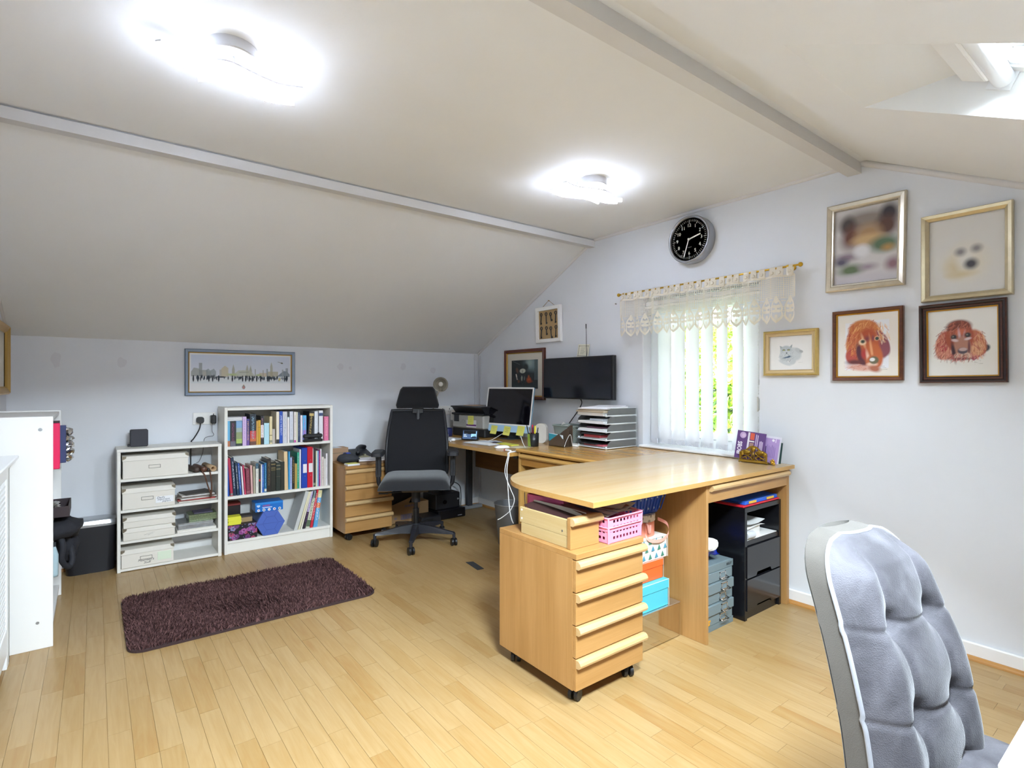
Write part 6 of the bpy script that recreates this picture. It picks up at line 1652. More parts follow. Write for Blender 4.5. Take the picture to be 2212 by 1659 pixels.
B().prism(rrect(.106, .05, .02, 5, 0, 0), 0, .004, X=XM).build('mouse_base', M('#bfc1c4', .4, .3), ms)
# small things on the corner desk
def sheet(name, label, cat, x, y, z, w, d, a, col, th=.0012, group=None):
    X = Matrix.Translation((x, y, z)) @ Matrix.Rotation(math.radians(a), 4, 'Z')
    o = B().box(-w / 2, w / 2, -d / 2, d / 2, 0, th, X=X).build(name, M(col, .6), loc=(x, y, z))
    return tag(o, label, cat, group)
sheet('sheet', 'white paper lying at the left behind the chair on the corner desk', 'paper', 2.40, 4.05, ZD, .21, .29, 12, '#e6e8ec')
sheet('sheet', 'white paper with a dark photo half under the keyboard', 'paper', 2.53, 3.63, ZD, .15, .21, 75, '#dfe2e8')
sheet('sheet', 'dark blue printed card behind the keyboard', 'paper', 2.56, 3.53, ZD + .0014, .06, .12, 10, '#3a4468')
sheet('notepad', 'flat yellow notepad in front of the computer stand', 'notepad', 2.545, 3.37, ZD, .075, .20, -4, '#d6d455', .006)
sheet('sheet', 'cream paper on the corner desk beside the yellow notepad', 'paper', 2.51, 3.16, ZD, .13, .16, 15, '#d8cdb2')
t = thing('marker', 'white marker with a red end at the edge of the corner desk', 'pen', (2.285, 3.0, ZD)); b = B(); b.cyl((2.275, 2.98, ZD + .0075), (2.285, 3.05, ZD + .0075), .0072, n=10); b.build('pen_body', M('#ebe8e6', .4), t); B().cyl((2.285, 3.05, ZD + .0075), (2.287, 3.066, ZD + .0075), .0074, n=10).build('pen_end', M('#c4503c', .4), t)
t = thing('earbuds', 'white earbud case beside the smart display', 'earbuds', (2.33, 3.83, ZD)); b = B(); b.sphere((2.33, 3.83, ZD + .013), .022, 12, 8, sc=(1, 1, .6)); b.build('case', M('#f1f1f1', .25), t); B().cyl((2.30, 3.815, ZD + .006), (2.30, 3.84, ZD + .006), .006, n=8).build('bud', M('#f4f4f4', .25), t)
t = thing('charging_brick', 'grey metal box with chrome knobs on the corner desk behind the chair', 'box', (2.385, 4.12, ZD)); B().box(2.35, 2.44, 4.08, 4.20, ZD + .0014, ZD + .036, .003).build('box_body', M('#7a7c80', .4, .4), t)
for y in (4.11, 4.15): B().sphere((2.40, y, ZD + .04), .008, 10, 6).build('knob', CHROME, t)
t = thing('jar', 'dark blue pot on the corner desk behind the grey box', 'pot', (2.51, 4.24, ZD)); b = B(); b.lathe([(.0, 0), (.05, 0), (.055, .01), (.055, .07), (.05, .075), (.048, .02), (0, .02)], (2.51, 4.24, ZD), 20); b.build('pot_body', M('#232a5c', .35), t)
# desk lamp
dl = thing('desk_lamp', 'desk lamp with a silvery bowl shade on a thin stem behind the office chair', 'desk lamp', (2.50, 4.36, ZD))
b = B(); b.cyl((2.46, 4.40, ZD), (2.46, 4.40, ZD + .018), .07, .066, 24); b.build('base', M('#8f8a80', .35, .7), dl)
b = B(); b.tube(smoothpts([(2.46, 4.40, ZD + .015), (2.46, 4.405, .90), (2.475, 4.40, 1.02), (2.51, 4.39, 1.115), (2.535, 4.385, 1.155)]), .006, 8); b.cyl((2.535, 4.385, 1.13), (2.535, 4.385, 1.165), .012, n=12); b.build('stem', M('#8f887a', .35, .8), dl)
hd_ = Vector((-.50, -.80, -.10)).normalized(); hc = Vector((2.52, 4.36, 1.195))
XH = Matrix.Translation(hc) @ hd_.to_track_quat('Z', 'Y').to_matrix().to_4x4()
b = B(); b.lathe([(.018, -.085), (.030, -.07), (.050, -.04), (.064, -.008), (.069, .0), (.0665, .0), (.061, -.010), (.047, -.042), (.026, -.068), (.0, -.075)], (0, 0, 0), 30, X=XH); b.build('shade', M('#c6c2b8', .25, .75), dl)
b = B(); b.cyl((0, 0, -.12), (0, 0, -.075), .017, .019, 16, X=XH); b.build('socket', M('#8d877a', .35, .8), dl)
b = B(); b.sphere(tuple(XH @ Vector((0, 0, -.035))), .022, 14, 9); b.build('bulb', M('#f2efe8', .2), dl)
s2 = thing('wall_socket', 'white double wall socket with a plugged adapter behind the office chair', 'socket', (2.70, 4.53, .95))
B().box(2.60, 2.745, 4.521, 4.5295, .905, .99, .003).build('plate', M('#eceae6', .35), s2)
for x in (2.635, 2.71):
    b = B(); b.box(x - .004, x + .004, 4.5195, 4.522, .955, .968); b.box(x - .014, x - .007, 4.5195, 4.522, .935, .939); b.box(x + .007, x + .014, 4.5195, 4.522, .935, .939); b.build('pin_holes', M('#4a4848', .6), s2)
t = thing('mains_adapter', 'chunky white plug-in adapter hanging below the socket near the corner', 'plug', (2.745, 4.49, .90))
B().box(2.715, 2.79, 4.465, 4.5205, .845, .958, .012).build('adapter_body', M('#e9e6e0', .35), t); B().box(2.748, 2.77, 4.4635, 4.466, .92, .935, .002).build('indicator', M('#c86a68', .4), t)
b = B(); b.tube(smoothpts([(2.75, 4.48, .846), (2.748, 4.475, .80), (2.76, 4.46, .765), (2.775, 4.42, .735)]), .004, 6); b.build('flex', M('#e4e2dd', .4), t)
# pen pot
pp_ = thing('pen_pot', 'black pen pot full of pens on the corner desk edge', 'pen pot', (2.62, 3.15, ZD))
b = B(); b.lathe([(.0, .0), (.036, 0), (.040, .002), (.042, .10), (.039, .10), (.036, .006), (0, .006)], (2.62, 3.15, ZD), 20); b.build('pot', M('#1c1d1f', .35), pp_)
b = B(); b.prism([(-.018, .004), (.012, .004), (.02, .095), (-.006, .095)], -.0425, -.041, axis=0, X=Matrix.Translation((2.62, 3.15, ZD))); b.build('green_panel', M('#8aa03a', .4), pp_)
for i, (dx, dy, h_, lx, ly, c_, w_) in enumerate(((-.01, .022, .15, -.02, .02, '#1a1a1c', 'black pen tallest at the left of the pen pot'), (-.005, .012, .135, -.015, .012, '#8a6a3c', 'brown pencil in the pen pot'), (.0, .002, .155, -.01, -.002, '#d42a4a', 'red pen in the pen pot'), (-.012, -.008, .14, -.01, -.012, '#5a2430', 'maroon pen in the pen pot'), (-.004, -.018, .15, -.012, -.022, '#e8d63a', 'yellow highlighter leaning at the right of the pen pot'), (.012, .012, .13, .01, .02, '#22262c', 'dark blue-grey pen at the back of the pen pot'), (.012, -.012, .135, .008, -.018, '#3a3a3e', 'grey pen at the back right of the pen pot'))):
    t = thing('pen', w_, 'pen', (2.62 + dx, 3.15 + dy, ZD + .008), group='pens in the pot')
    p0 = Vector((2.62 + dx, 3.15 + dy, ZD + .008)); p1 = p0 + Vector((lx, ly, h_)); r_ = .0065 if 'highlighter' in w_ or 'red' in w_ else .0042
    B().cyl(p0, p0 + (p1 - p0) * .8, r_, n=8).build('pen_body', M(c_, .4), t); B().cyl(p0 + (p1 - p0) * .8, p1, r_ * 1.15, r_ * .9, 8).build('pen_cap', M(c_, .35), t)
t = thing('router', 'cream curved wireless router behind the pen pot', 'router', (2.83, 3.30, ZD)); b = B(); b.prism(rrect(.10, .155, .04, 6, 0, .0775), -.015, .015, axis=1, X=Matrix.Translation((2.83, 3.30, ZD)) @ Matrix.Rotation(math.radians(-70), 4, 'Z')); b.build('router_body', M('#dcd6cc', .4), t)
# white cables hanging off the desk end
tag(B().tube(smoothpts([(2.44, 3.02, ZD + .004), (2.34, 2.97, ZD + .004), (2.24, 2.945, ZD + .003), (2.228, 2.938, .71), (2.213, 2.94, .63), (2.218, 2.94, .54), (2.222, 2.935, .44), (2.226, 2.925, .34), (2.231, 2.91, .285), (2.234, 2.895, .262)]), .0034, 6).build('cable', M('#ecebea', .4), loc=(2.23, 2.94, .5)), 'white charging cable hanging straight down from the corner desk end', 'cable')
tag(B().tube(smoothpts([(2.46, 3.04, ZD + .004), (2.35, 2.985, ZD + .0035), (2.242, 2.958, ZD + .003), (2.227, 2.95, .705), (2.207, 2.955, .60), (2.232, 2.925, .49), (2.245, 2.90, .42), (2.235, 2.93, .345), (2.205, 2.985, .29), (2.185, 3.01, .272)]), .0030, 6).build('cable', M('#ecebea', .4), loc=(2.23, 2.94, .5)), 'white charging cable curling forward over the waste bin', 'cable')
t = thing('charger_plug', 'white cable plug ends tangled by the pen pot', 'plug', (2.47, 3.07, ZD)); b = B(); b.tube(smoothpts([(2.60, 3.28, .80), (2.56, 3.20, .755), (2.50, 3.10, ZD + .004), (2.45, 3.06, ZD + .004), (2.47, 3.03, ZD + .004), (2.50, 3.06, ZD + .008)]), .003, 6); b.build('flex', M('#eeeeee', .4), t); b = B(); b.box(2.455, 2.485, 3.05, 3.064, ZD, ZD + .010, .003); b.build('plug_end', M('#f2f2f2', .35), t)
tag(B().tube(smoothpts([(2.68, 3.62, .79), (2.60, 3.68, ZD + .004), (2.56, 3.72, ZD + .003), (2.54, 3.78, ZD + .003), (2.60, 3.86, ZD + .003), (2.64, 3.92, ZD + .003)]), .0022, 6).build('cable', M('#d8d6d4', .4), loc=(2.6, 3.7, ZD)), 'thin pale cable looping under the computer screen', 'cable')
tag(B().tube(smoothpts([(2.335, 2.90, .46), (2.325, 2.885, .40), (2.315, 2.86, .34), (2.31, 2.83, .28), (2.32, 2.81, .2), (2.33, 2.80, .005)]), .0022, 6).build('cable', BLACK, loc=(2.32, 2.86, .3)), 'thin black cable hanging at the golden desk side panel', 'cable')
# under the corner desk
cb = thing('cardboard_box', 'open brown cardboard box with blue printing under the corner desk', 'box', (2.17, 4.40, 0))
for q in ((1.985, 2.36, 4.30, 4.304, 0, .165), (1.985, 2.36, 4.49, 4.494, 0, .165), (1.985, 1.989, 4.304, 4.49, 0, .165), (2.356, 2.36, 4.304, 4.49, 0, .165), (1.985, 2.36, 4.30, 4.494, 0, .004)): B().box(*q).build('box_side', M('#a5835c', .8, var=.05), cb)
b = B(); b.add([(2.02, 4.302, .165), (2.17, 4.302, .165), (2.19, 4.28, .225), (2.14, 4.285, .205)], [(0, 1, 2, 3)]); b.add([(2.02, 4.303, .165), (2.17, 4.303, .165), (2.19, 4.281, .225), (2.14, 4.286, .205)], [(3, 2, 1, 0)]); b.build('box_flap', M('#a8875f', .8), cb)
BLUEP = M('#5a6a9a', .7)
b = B()
for i in range(11): b.box(2.10 + .0085 * i, 2.10 + .0085 * i + (.005 if i % 3 else .003), 4.299, 4.3002, .036, .066)
for q in ((2.092, 2.20, .030, .034), (2.092, 2.20, .068, .072), (2.092, 2.095, .03, .072), (2.197, 2.20, .03, .072)): b.box(q[0], q[1], 4.299, 4.3002, q[2], q[3])
b.build('barcode', BLUEP, cb)
text('24.06.22', .026, BLUEP, cb, (.0, -.1012, .142), name='printed_text'); text('BS', .026, BLUEP, cb, (-.125, -.1012, .045), name='printed_text')
t = thing('bag', 'dark plastic bag stuffed in the cardboard box', 'bag', (2.17, 4.39, .16)); b = B(); lump(b, (2.15, 4.40, .18), (.14, .07, .10), 7, 18, 12); b.build('bag_body', M('#222029', .45, bump=.5, bscale=120), t)
t = thing('amplifier', 'wide black electronic box lying lowest under the corner desk', 'electronics', (2.50, 4.28, 0)); B().box(2.39, 2.67, 4.17, 4.42, .004, .085, .006).build('case', M('#15151a', .4), t); B().box(2.40, 2.66, 4.1685, 4.171, .012, .078, .003).build('front_plate', M('#101015', .3), t); B().box(2.585, 2.63, 4.1675, 4.169, .02, .027).build('maker_plate', M('#8a8a90', .4), t)
t = thing('projector', 'black projector-like box with a round port on the wide black box', 'electronics', (2.52, 4.3, .085)); B().box(2.38, 2.63, 4.20, 4.44, .0855, .225, .008).build('case', M('#1e1e22', .45), t)
b = B(); b.cyl((2.47, 4.20, .15), (2.47, 4.195, .15), .019, n=18); b.build('lens_ring', M('#0c0c0e', .2), t); b = B(); b.cyl((2.605, 4.20, .165), (2.605, 4.194, .165), .008, n=12); b.build('button', M('#9a9a9c', .4), t)
t = thing('modem', 'small black box standing on the black projector box', 'electronics', (2.55, 4.36, .226)); B().box(2.50, 2.60, 4.30, 4.42, .2255, .29, .006).build('case', M('#232326', .5), t); b = B(); b.tube(smoothpts([(2.60, 4.36, .28), (2.66, 4.36, .285), (2.71, 4.34, .25), (2.72, 4.33, .18), (2.70, 4.30, .10), (2.69, 4.29, .02)]), .004, 6); b.build('flex', BLACK, t)
t = thing('shredder_tray', 'black plastic tray with a slot in front of the black boxes', 'tray', (2.29, 4.24, 0)); B().box(2.19, 2.38, 4.10, 4.29, .003, .065, .01).build('tray_body', M('#1f1f23', .45), t); B().box(2.21, 2.30, 4.098, 4.101, .03, .05, .004).build('slot', M('#0a0a0b', .5), t); B().box(2.25, 2.31, 4.0975, 4.1, .012, .022).build('label', M('#8f9094', .5), t)

# ------------------------------------------------------------------ on the golden desk (top at .7605)
ZE = .7605
wbk = thing('woven_basket', 'grey-green woven plastic basket on the golden desk by the wall', 'basket', (2.90, 3.0, ZE))
BK = M('#8f9d98', .55)
def bring(s_, z, off=0.0):
    return [(x, y, z) for x, y in rrect(.20 * s_ + off, .27 * s_ + off, .035, 6, 2.905, 3.02)]
b = B(); nz_ = 12; q = len(bring(1, 0))
for k in range(nz_):
    z0, z1 = ZE + .004 + .117 * k / nz_, ZE + .004 + .117 * (k + 1) / nz_
    A, C_ = bring(.86 + .14 * k / nz_, z0), bring(.86 + .14 * (k + 1) / nz_, z1)
    for i in range(q):
        e_ = .0016 if (i + k) % 2 else 0
        b.add([A[i], A[(i + 1) % q], C_[(i + 1) % q], C_[i]], [(0, 1, 2, 3)])
b.add(bring(.86, ZE + .004), [tuple(range(q))[::-1]])
b.build('basket_wall', BK, wbk)
# woven ribs standing proud of the wall
b = B()
def along(s_, z, n_=110):
    P = bring(s_, z, .003); P = [Vector(p_) for p_ in P] + [Vector(P[0])]; L = [0]
    for i in range(len(P) - 1): L.append(L[-1] + (P[i + 1] - P[i]).length)
    out = []
    for k in range(n_):
        d = L[-1] * k / n_; j = max(i for i in range(len(L)) if L[i] <= d + 1e-9); j = min(j, len(P) - 2)
        out.append(P[j].lerp(P[j + 1], (d - L[j]) / max(1e-9, L[j + 1] - L[j])))
    return out
rows_ = [along(.86 + .14 * k / 14, ZE + .010 + .105 * k / 14) for k in range(15)]
for k in range(14):
    for i in range(0, 110):
        if (i + k) % 2: continue
        p0, p1 = rows_[k][i], rows_[k + 1][i]; t_ = (rows_[k][(i + 1) % 110] - rows_[k][i]) * .8
        b.add([p0, p0 + t_, p1 + t_, p1], [(0, 1, 2, 3)])
b.build('weave', M('#a3afa9', .55), wbk, kind='stuff')
b = B(); b.tube(bring(1.0, ZE + .122, .004), .006, 6, closed=True); b.tube(smoothpts([(2.805, 2.93, ZE + .118), (2.802, 2.945, ZE + .132), (2.802, 2.98, ZE + .138), (2.802, 3.015, ZE + .132), (2.805, 3.03, ZE + .118)]), .006, 6); b.build('rim', M('#98a5a0', .5), wbk)
t = thing('tube_torch', 'white rolled tube lying in the woven basket', 'tube', (2.86, 3.07, ZE + .1)); b = B(); b.cyl((2.85, 3.08, ZE + .135), (2.92, 2.99, ZE + .05), .017, n=16); b.build('tube_body', M('#e2dfdc', .4), t)
for q in (('cloth', 'dark cloth lying in the woven basket', 'cloth', '#3a3c40', (2.93, 3.04, ZE + .055), (.06, .09, .045)),):
    t = thing(q[0], q[1], q[2], q[4]); b = B(); lump(b, q[4], q[5], 11, 14, 9); b.build('cloth_body', M(q[3], .8), t)
lr = thing('letter_rack', 'smoked brown acrylic letter rack on the golden desk', 'letter rack', (2.63, 2.83, ZE))
SMK = bpy.data.materials.new('smoked_acrylic'); SMK.use_nodes = True
p = SMK.node_tree.nodes['Principled BSDF']; p.inputs['Base Color'].default_value = (*lin('#5a4a3c'), 1); p.inputs['Roughness'].default_value = .08; p.inputs['Alpha'].default_value = .88
for i, (x, h0, h1) in enumerate(((2.575, .028, .105), (2.615, .03, .125), (2.655, .03, .15))):
    b = B()
    pts = [(2.765, 0), (2.925, 0), (2.925, h0), (2.88, h0 + (h1 - h0) * .35), (2.82, h0 + (h1 - h0) * .8), (2.785, h1 * .55 if i == 0 else h1), (2.765, h1 * .5 if i == 0 else h1)]
    b.prism([(y, ZE + .001 + z) for y, z in pts], x, x + .003, axis=0); b.build('divider', SMK, lr)
B().box(2.575, 2.66, 2.765, 2.925, ZE + .0004, ZE + .004).build('rack_base', SMK, lr)
b = B(); b.tube(smoothpts([(2.578, 2.766, ZE + .003), (2.60, 2.764, ZE + .05), (2.635, 2.764, ZE + .085), (2.657, 2.766, ZE + .003)]), .0018, 5); b.build('end_loop', M('#d8d6d2', .1), lr)
t = thing('brochure', 'teal and white brochure in the brown letter rack', 'brochure', (2.60, 2.86, ZE + .005)); b = B(); b.prism([(2.795, ZE + .006), (2.94, ZE + .006), (2.945, ZE + .088), (2.80, ZE + .080)], 2.595, 2.598, axis=0); b.build('sheet', M('#e9ecee', .5), t)
b = B(); b.prism([(2.86, ZE + .02), (2.94, ZE + .02), (2.944, ZE + .085), (2.86, ZE + .080), (2.82, ZE + .066), (2.80, ZE + .055)], 2.5935, 2.5952, axis=0); b.build('teal_print', M('#2a8fa0', .4), t); text('TEXT'[:0] + '75', .016, M('#cfe6ea', .5), t, (-.0078, -.02, .03), rot=(PI / 2, 0, -PI / 2))
t = thing('telephone', 'dark grey cordless phone standing behind the letter rack', 'telephone', (2.93, 2.83, ZE)); b = B(); b.box(-.028, .028, -.012, .012, 0, .135, .008, X=Matrix.Translation((2.90, 2.845, ZE + .022)) @ Matrix.Rotation(math.radians(-70), 4, 'Z') @ Matrix.Rotation(math.radians(-14), 4, 'X')); b.build('handset', M('#4a4d52', .4), t); B().box(2.87, 2.97, 2.80, 2.90, ZE + .0004, ZE + .028, .008).build('cradle', M('#3a3c40', .45), t)
sheet('note_pad', 'small white notepad beside the letter rack', 'notepad', 2.72, 2.80, ZE + .0005, .10, .08, 20, '#e9e6e2', .012)
# stacked clear letter trays
ACR = bpy.data.materials.new('clear_acrylic'); ACR.use_nodes = True
n = ACR.node_tree.nodes; l = ACR.node_tree.links; n.remove(n['Principled BSDF'])
tr = n.new('ShaderNodeBsdfTransparent'); tr.inputs[0].default_value = (.93, .945, .95, 1); gl = n.new('ShaderNodeBsdfGlossy'); gl.inputs['Roughness'].default_value = .04; df = n.new('ShaderNodeBsdfDiffuse'); df.inputs[0].default_value = (.85, .87, .88, 1)
lw = n.new('ShaderNodeFresnel'); lw.inputs['IOR'].default_value = 1.45
m1 = n.new('ShaderNodeMixShader'); m1.inputs[0].default_value = .16; l.new(tr.outputs[0], m1.inputs[1]); l.new(df.outputs[0], m1.inputs[2])
m2 = n.new('ShaderNodeMixShader'); l.new(lw.outputs[0], m2.inputs[0]); l.new(m1.outputs[0], m2.inputs[1]); l.new(gl.outputs[0], m2.inputs[2]); l.new(m2.outputs[0], n['Material Output'].inputs[0])
ACE = M('#e3e7ea', .15, spec=.6)
TX0, TX1, TY0, TY1, TP = 2.71, 3.025, 2.50, 2.782, .0635
names_t = ['bottom', 'second lowest', 'middle', 'second highest', 'top']
def tray(i):
    z = ZE + .006 + TP * i * .86
    t = thing('letter_tray', 'clear plastic letter tray, %s of the stack on the golden desk' % names_t[i], 'letter tray', (TX0, TY0, z), group='stacked clear letter trays')
    B().box(TX0, TX1, TY0, TY1, z, z + .0025).build('tray_floor', ACR, t)
    b = B(); b.prism([(TX0 + .01, z + .0025), (TX1, z + .0025), (TX1, z + .044), (TX1 - .012, z + .050), (TX0 + .05, z + .050), (TX0 + .02, z + .03)], TY0, TY0 + .0025, axis=1); b.build('tray_side', ACR, t)
    b = B(); b.prism([(TX0 + .01, z + .0025), (TX1, z + .0025), (TX1, z + .044), (TX1 - .012, z + .050), (TX0 + .05, z + .050), (TX0 + .02, z + .03)], TY1 - .0025, TY1, axis=1); b.build('tray_side', ACR, t)
    B().box(TX1 - .0025, TX1, TY0 + .003, TY1 - .003, z + .0025, z + .045).build('tray_back', ACR, t)
    b = B(); b.tube([(TX1, TY0 - .001, z), (TX0 + .012, TY0 - .001, z), (TX0 - .001, TY0 + .012, z + .001), (TX0 - .001, TY1 - .012, z + .001), (TX0 + .012, TY1 + .001, z), (TX1, TY1 + .001, z)], .0034, 6)
    b.tube([(TX0 + .05, TY0 + .001, z + .050), (TX1 - .012, TY0 + .001, z + .050), (TX1, TY0 + .001, z + .044)], .0020, 5)
    for y in (TY0 + .012, TY1 - .012): b.cyl((TX0 + .014, y, z - .006), (TX0 + .014, y, z + .012), .007, n=10)
    for y in (TY0 + .012, TY1 - .012): b.cyl((TX1 - .014, y, z - .006), (TX1 - .014, y, z + .052), .004, n=8)
    b.build('tray_rim', ACE, t)
    return z
tz = [tray(i) for i in range(5)]
def inn(i, k, c_, th, label, x0=.02, x1=.26, y0=.02, y1=.26, cat='papers', name='papers'):
    z = tz[i] + .003 + k
    o = B().box(TX0 + x0, TX0 + x1, TY0 + y0, TY0 + y1, z, z + th, .001).build(name, M(c_, .6), loc=(TX0 + .1, TY0 + .1, z)); tag(o, label, cat)
inn(0, 0, '#d6d2d0', .006, 'white papers in the bottom letter tray'); inn(0, .0065, '#c4606c', .010, 'pink-red booklet in the bottom letter tray', .012, .20, .04, .22, 'booklet', 'booklet'); inn(0, .017, '#26262b', .006, 'black folder edge on the pink-red booklet', -.005, .20, .09, .255, 'folder', 'folder')
inn(1, 0, '#cfcac8', .008, 'pale papers in the second lowest letter tray'); inn(1, .0085, '#a33a40', .020, 'dark red wallet in the second lowest letter tray', .012, .16, .07, .22, 'wallet', 'wallet'); inn(1, .029, '#232328', .010, 'black case lying on the dark red wallet', .0, .18, .05, .23, 'case', 'case')
inn(2, 0, '#e0dedd', .016, 'thick white papers in the middle letter tray', .005, .27); inn(2, .0165, '#6a4658', .010, 'plum booklet in the middle letter tray', .02, .2, .06, .20, 'booklet', 'booklet')
inn(3, 0, '#e6e5e6', .014, 'white envelopes in the second highest letter tray', -.005, .27); inn(3, .0145, '#c9cdd2', .014, 'grey-blue paper roll on the white envelopes', .02, .2, .05, .17, 'papers', 'paper_roll')
inn(4, 0, '#dcd9d2', .018, 'cream papers in the top letter tray', -.008, .28); inn(4, .0185, '#c0b098', .012, 'kraft folder in the top letter tray', -.015, .28, .01, .27, 'folder', 'folder')
ztop = tz[4] + .003 + .032
for i, (c_, a, dx, w, d, th, lb) in enumerate((('#b9a790', 8, 0, .31, .22, .006, 'tan card folder overhanging the top letter tray'), ('#ecebef', 14, -.01, .30, .23, .008, 'thick white paper sheaf overhanging the letter trays'), ('#f2f0f4', 20, .0, .30, .212, .004, 'topmost white sheets lying askew on the letter trays'))):
    X = Matrix.Translation((2.855 + dx, 2.65, ztop + .0085 * i)) @ Matrix.Rotation(math.radians(a), 4, 'Z')
    b = B(); b.grid(10, 6, lambda u, v: tuple(X @ Vector(((u - .5) * w, (v - .5) * d, th + .016 * max(0, u - .45) ** 2 * (i > 0)))))
    b.grid(10, 6, lambda u, v: tuple(X @ Vector(((.5 - u) * w, (v - .5) * d, .0 + .016 * max(0, .55 - u) ** 2 * (i > 0)))))
    for (ua, va, ub, vb_) in ((0, 0, 1, 0), (1, 0, 1, 1), (1, 1, 0, 1), (0, 1, 0, 0)):
        def zz(u): return .016 * max(0, u - .45) ** 2 * (i > 0)
        for s_ in range(10):
            u0, v0 = ua + (ub - ua) * s_ / 10, va + (vb_ - va) * s_ / 10; u1, v1 = ua + (ub - ua) * (s_ + 1) / 10, va + (vb_ - va) * (s_ + 1) / 10
            b.add([tuple(X @ Vector(((u0 - .5) * w, (v0 - .5) * d, zz(u0)))), tuple(X @ Vector(((u1 - .5) * w, (v1 - .5) * d, zz(u1)))), tuple(X @ Vector(((u1 - .5) * w, (v1 - .5) * d, th + zz(u1)))), tuple(X @ Vector(((u0 - .5) * w, (v0 - .5) * d, th + zz(u0))))], [(0, 1, 2, 3)])
    tag(b.build('papers', M(c_, .6), loc=(2.855, 2.65, ztop + .0085 * i)), lb, 'papers')

# ------------------------------------------------------------------ leaflet rack at the end of desk A
BRS = M('#9a7a2c', .32, .9, bump=.6, bscale=160); ZA = .7605
lk = thing('brass_letter_rack', 'ornate pierced brass letter rack near the wall end of the desk', 'letter rack', (2.91, 1.58, ZA), rot=(0, 0, -PI / 2 + .10))
# local: x to the right (towards the camera side), -y front
W3 = .076
b = B()
prof_ = [(-W3, .012), (W3, .012), (W3, .058), (.058, .070), (.040, .074), (.022, .092), (0, .098), (-.022, .092), (-.040, .074), (-.058, .070), (-W3, .058)]
outl = prof_; inr = [(x * .86, .018 + (z - .012) * .80) for x, z in prof_]; k = len(outl)
for i in range(k):
    j = (i + 1) % k
    for y0, y1 in ((-.016, -.0125),):
        A = [(outl[i][0], y0, outl[i][1]), (outl[j][0], y0, outl[j][1]), (inr[j][0], y0, inr[j][1]), (inr[i][0], y0, inr[i][1])]
        b.add(A, [(0, 1, 2, 3)]); b.add([(x, y1, z) for x, _, z in A], [(3, 2, 1, 0)])
        b.add([(outl[i][0], y0, outl[i][1]), (outl[i][0], y1, outl[i][1]), (outl[j][0], y1, outl[j][1]), (outl[j][0], y0, outl[j][1])], [(0, 1, 2, 3)])
b.sphere((0, -.015, .078), .014, 14, 8, sc=(1, .5, 1)); b.sphere((0, -.018, .078), .008, 12, 6, sc=(1, .6, 1))
for sx in (-1, 1):
    b.sphere((sx * .036, -.015, .060), .017, 12, 8, sc=(1.25, .4, .7)); b.sphere((sx * .062, -.015, .050), .011, 10, 6, sc=(1, .4, 1.2))
    for cv in ([(sx * .004, .02), (sx * .018, .035), (sx * .034, .038), (sx * .048, .028), (sx * .064, .034)], [(sx * .010, .066), (sx * .016, .050), (sx * .030, .044), (sx * .050, .046), (sx * .066, .044)], [(sx * .008, .055), (sx * .008, .04), (sx * .014, .026), (sx * .028, .018)], [(sx * .036, .02), (sx * .044, .034), (sx * .060, .022)], [(sx * .022, .056), (sx * .028, .046), (sx * .024, .034), (sx * .016, .030)]):
        b.tube(smoothpts([(x, -.0145, z) for x, z in cv], 5), .0026, 6)
b.tube([(0, -.0145, .018), (0, -.0145, .066)], .0034, 6)
b.build('pierced_front', BRS, lk, True)
b = B(); b.box(-W3 - .004, W3 + .004, -.022, .050, .004, .012, .002)
for x in (-W3, W3):
    for y in (-.018, .046): b.sphere((x, y, .005), .006, 8, 5, sc=(1, 1, .8))
b.build('rack_base', BRS, lk, True)
b = B(); b.box(-W3, W3, .042, .045, .012, .085, .001); b.box(-W3, W3, .012, .0145, .012, .06, .001); b.build('rack_divider', BRS, lk, True)
b = B()
for i in range(7):
    a = i * 2.4; b.sphere((.104 + .007 * math.cos(a), -.014 + .007 * math.sin(a), .008 + .0035 * i), .0085 - .0006 * i, 8, 6)
o = b.build('ornament', M('#d6ac44', .25, .9), loc=None)
o.matrix_world = mw(lk); tag(o, 'tiny gold flower-like ornament beside the brass letter rack', 'ornament')
LF = Matrix.Translation(lk.location) @ Matrix.Rotation(-PI / 2 + .10, 4, 'Z')
def leaflet(label, x0, x1, z0, z1, y, lean, col, shear):
    t = thing('leaflet', label, 'leaflet', tuple(LF @ Vector((0, y, z0))), rot=(0, 0, -PI / 2 + .10))
    X = Matrix.Translation((0, 0, 0)) @ Matrix.Rotation(math.radians(shear), 4, 'Y') @ Matrix.Rotation(math.radians(lean), 4, 'X')
    B().box(x0, x1, 0, .0012, 0, z1 - z0, X=X).build('sheet', M(col, .35), t, True)
    return t, X
t, X = leaflet('deep purple leaflet printed BOBS in the brass letter rack', -.112, .048, .014, .170, -.006, -8, '#5d3f78', 5)
e = Euler((PI / 2, 0, 0))
def lt(body, sz, x, z, hc, vert=True, bold=0.0, sx=1.0):
    o = text(body, sz, M(hc, .5), t, (0, 0, 0), rot=(0, 0, 0), bold=bold, sx=sx)
    Xm = X @ Matrix.Translation((x, -.0006, z)) @ Matrix.Rotation(PI / 2, 4, 'X') @ Matrix.Rotation(PI / 2 if vert else 0, 4, 'Z')
    o.data.transform(Xm)
lt('IBOBS', .034, -.088, .058, '#f0eaf4', True, .0008, .8)
b = B(); b.cyl((-.078, -.0004, .132), (-.078, -.001, .132), .018, n=20, X=X); b.build('pale_disc', M('#b79cc4', .5), t, True)
b = B(); b.cyl((-.074, -.001, .131), (-.074, -.0015, .131), .010, n=16, X=X); b.build('pale_face', M('#cbb4d0', .5), t, True)
B().box(-.050, -.040, -.0008, 0, .03, .152, X=X).build('white_bar', M('#dcd8e0', .5), t, True)
B().box(-.036, -.014, -.0009, 0, .112, .150, X=X).build('orange_photo', M('#cf5a40', .5), t, True)
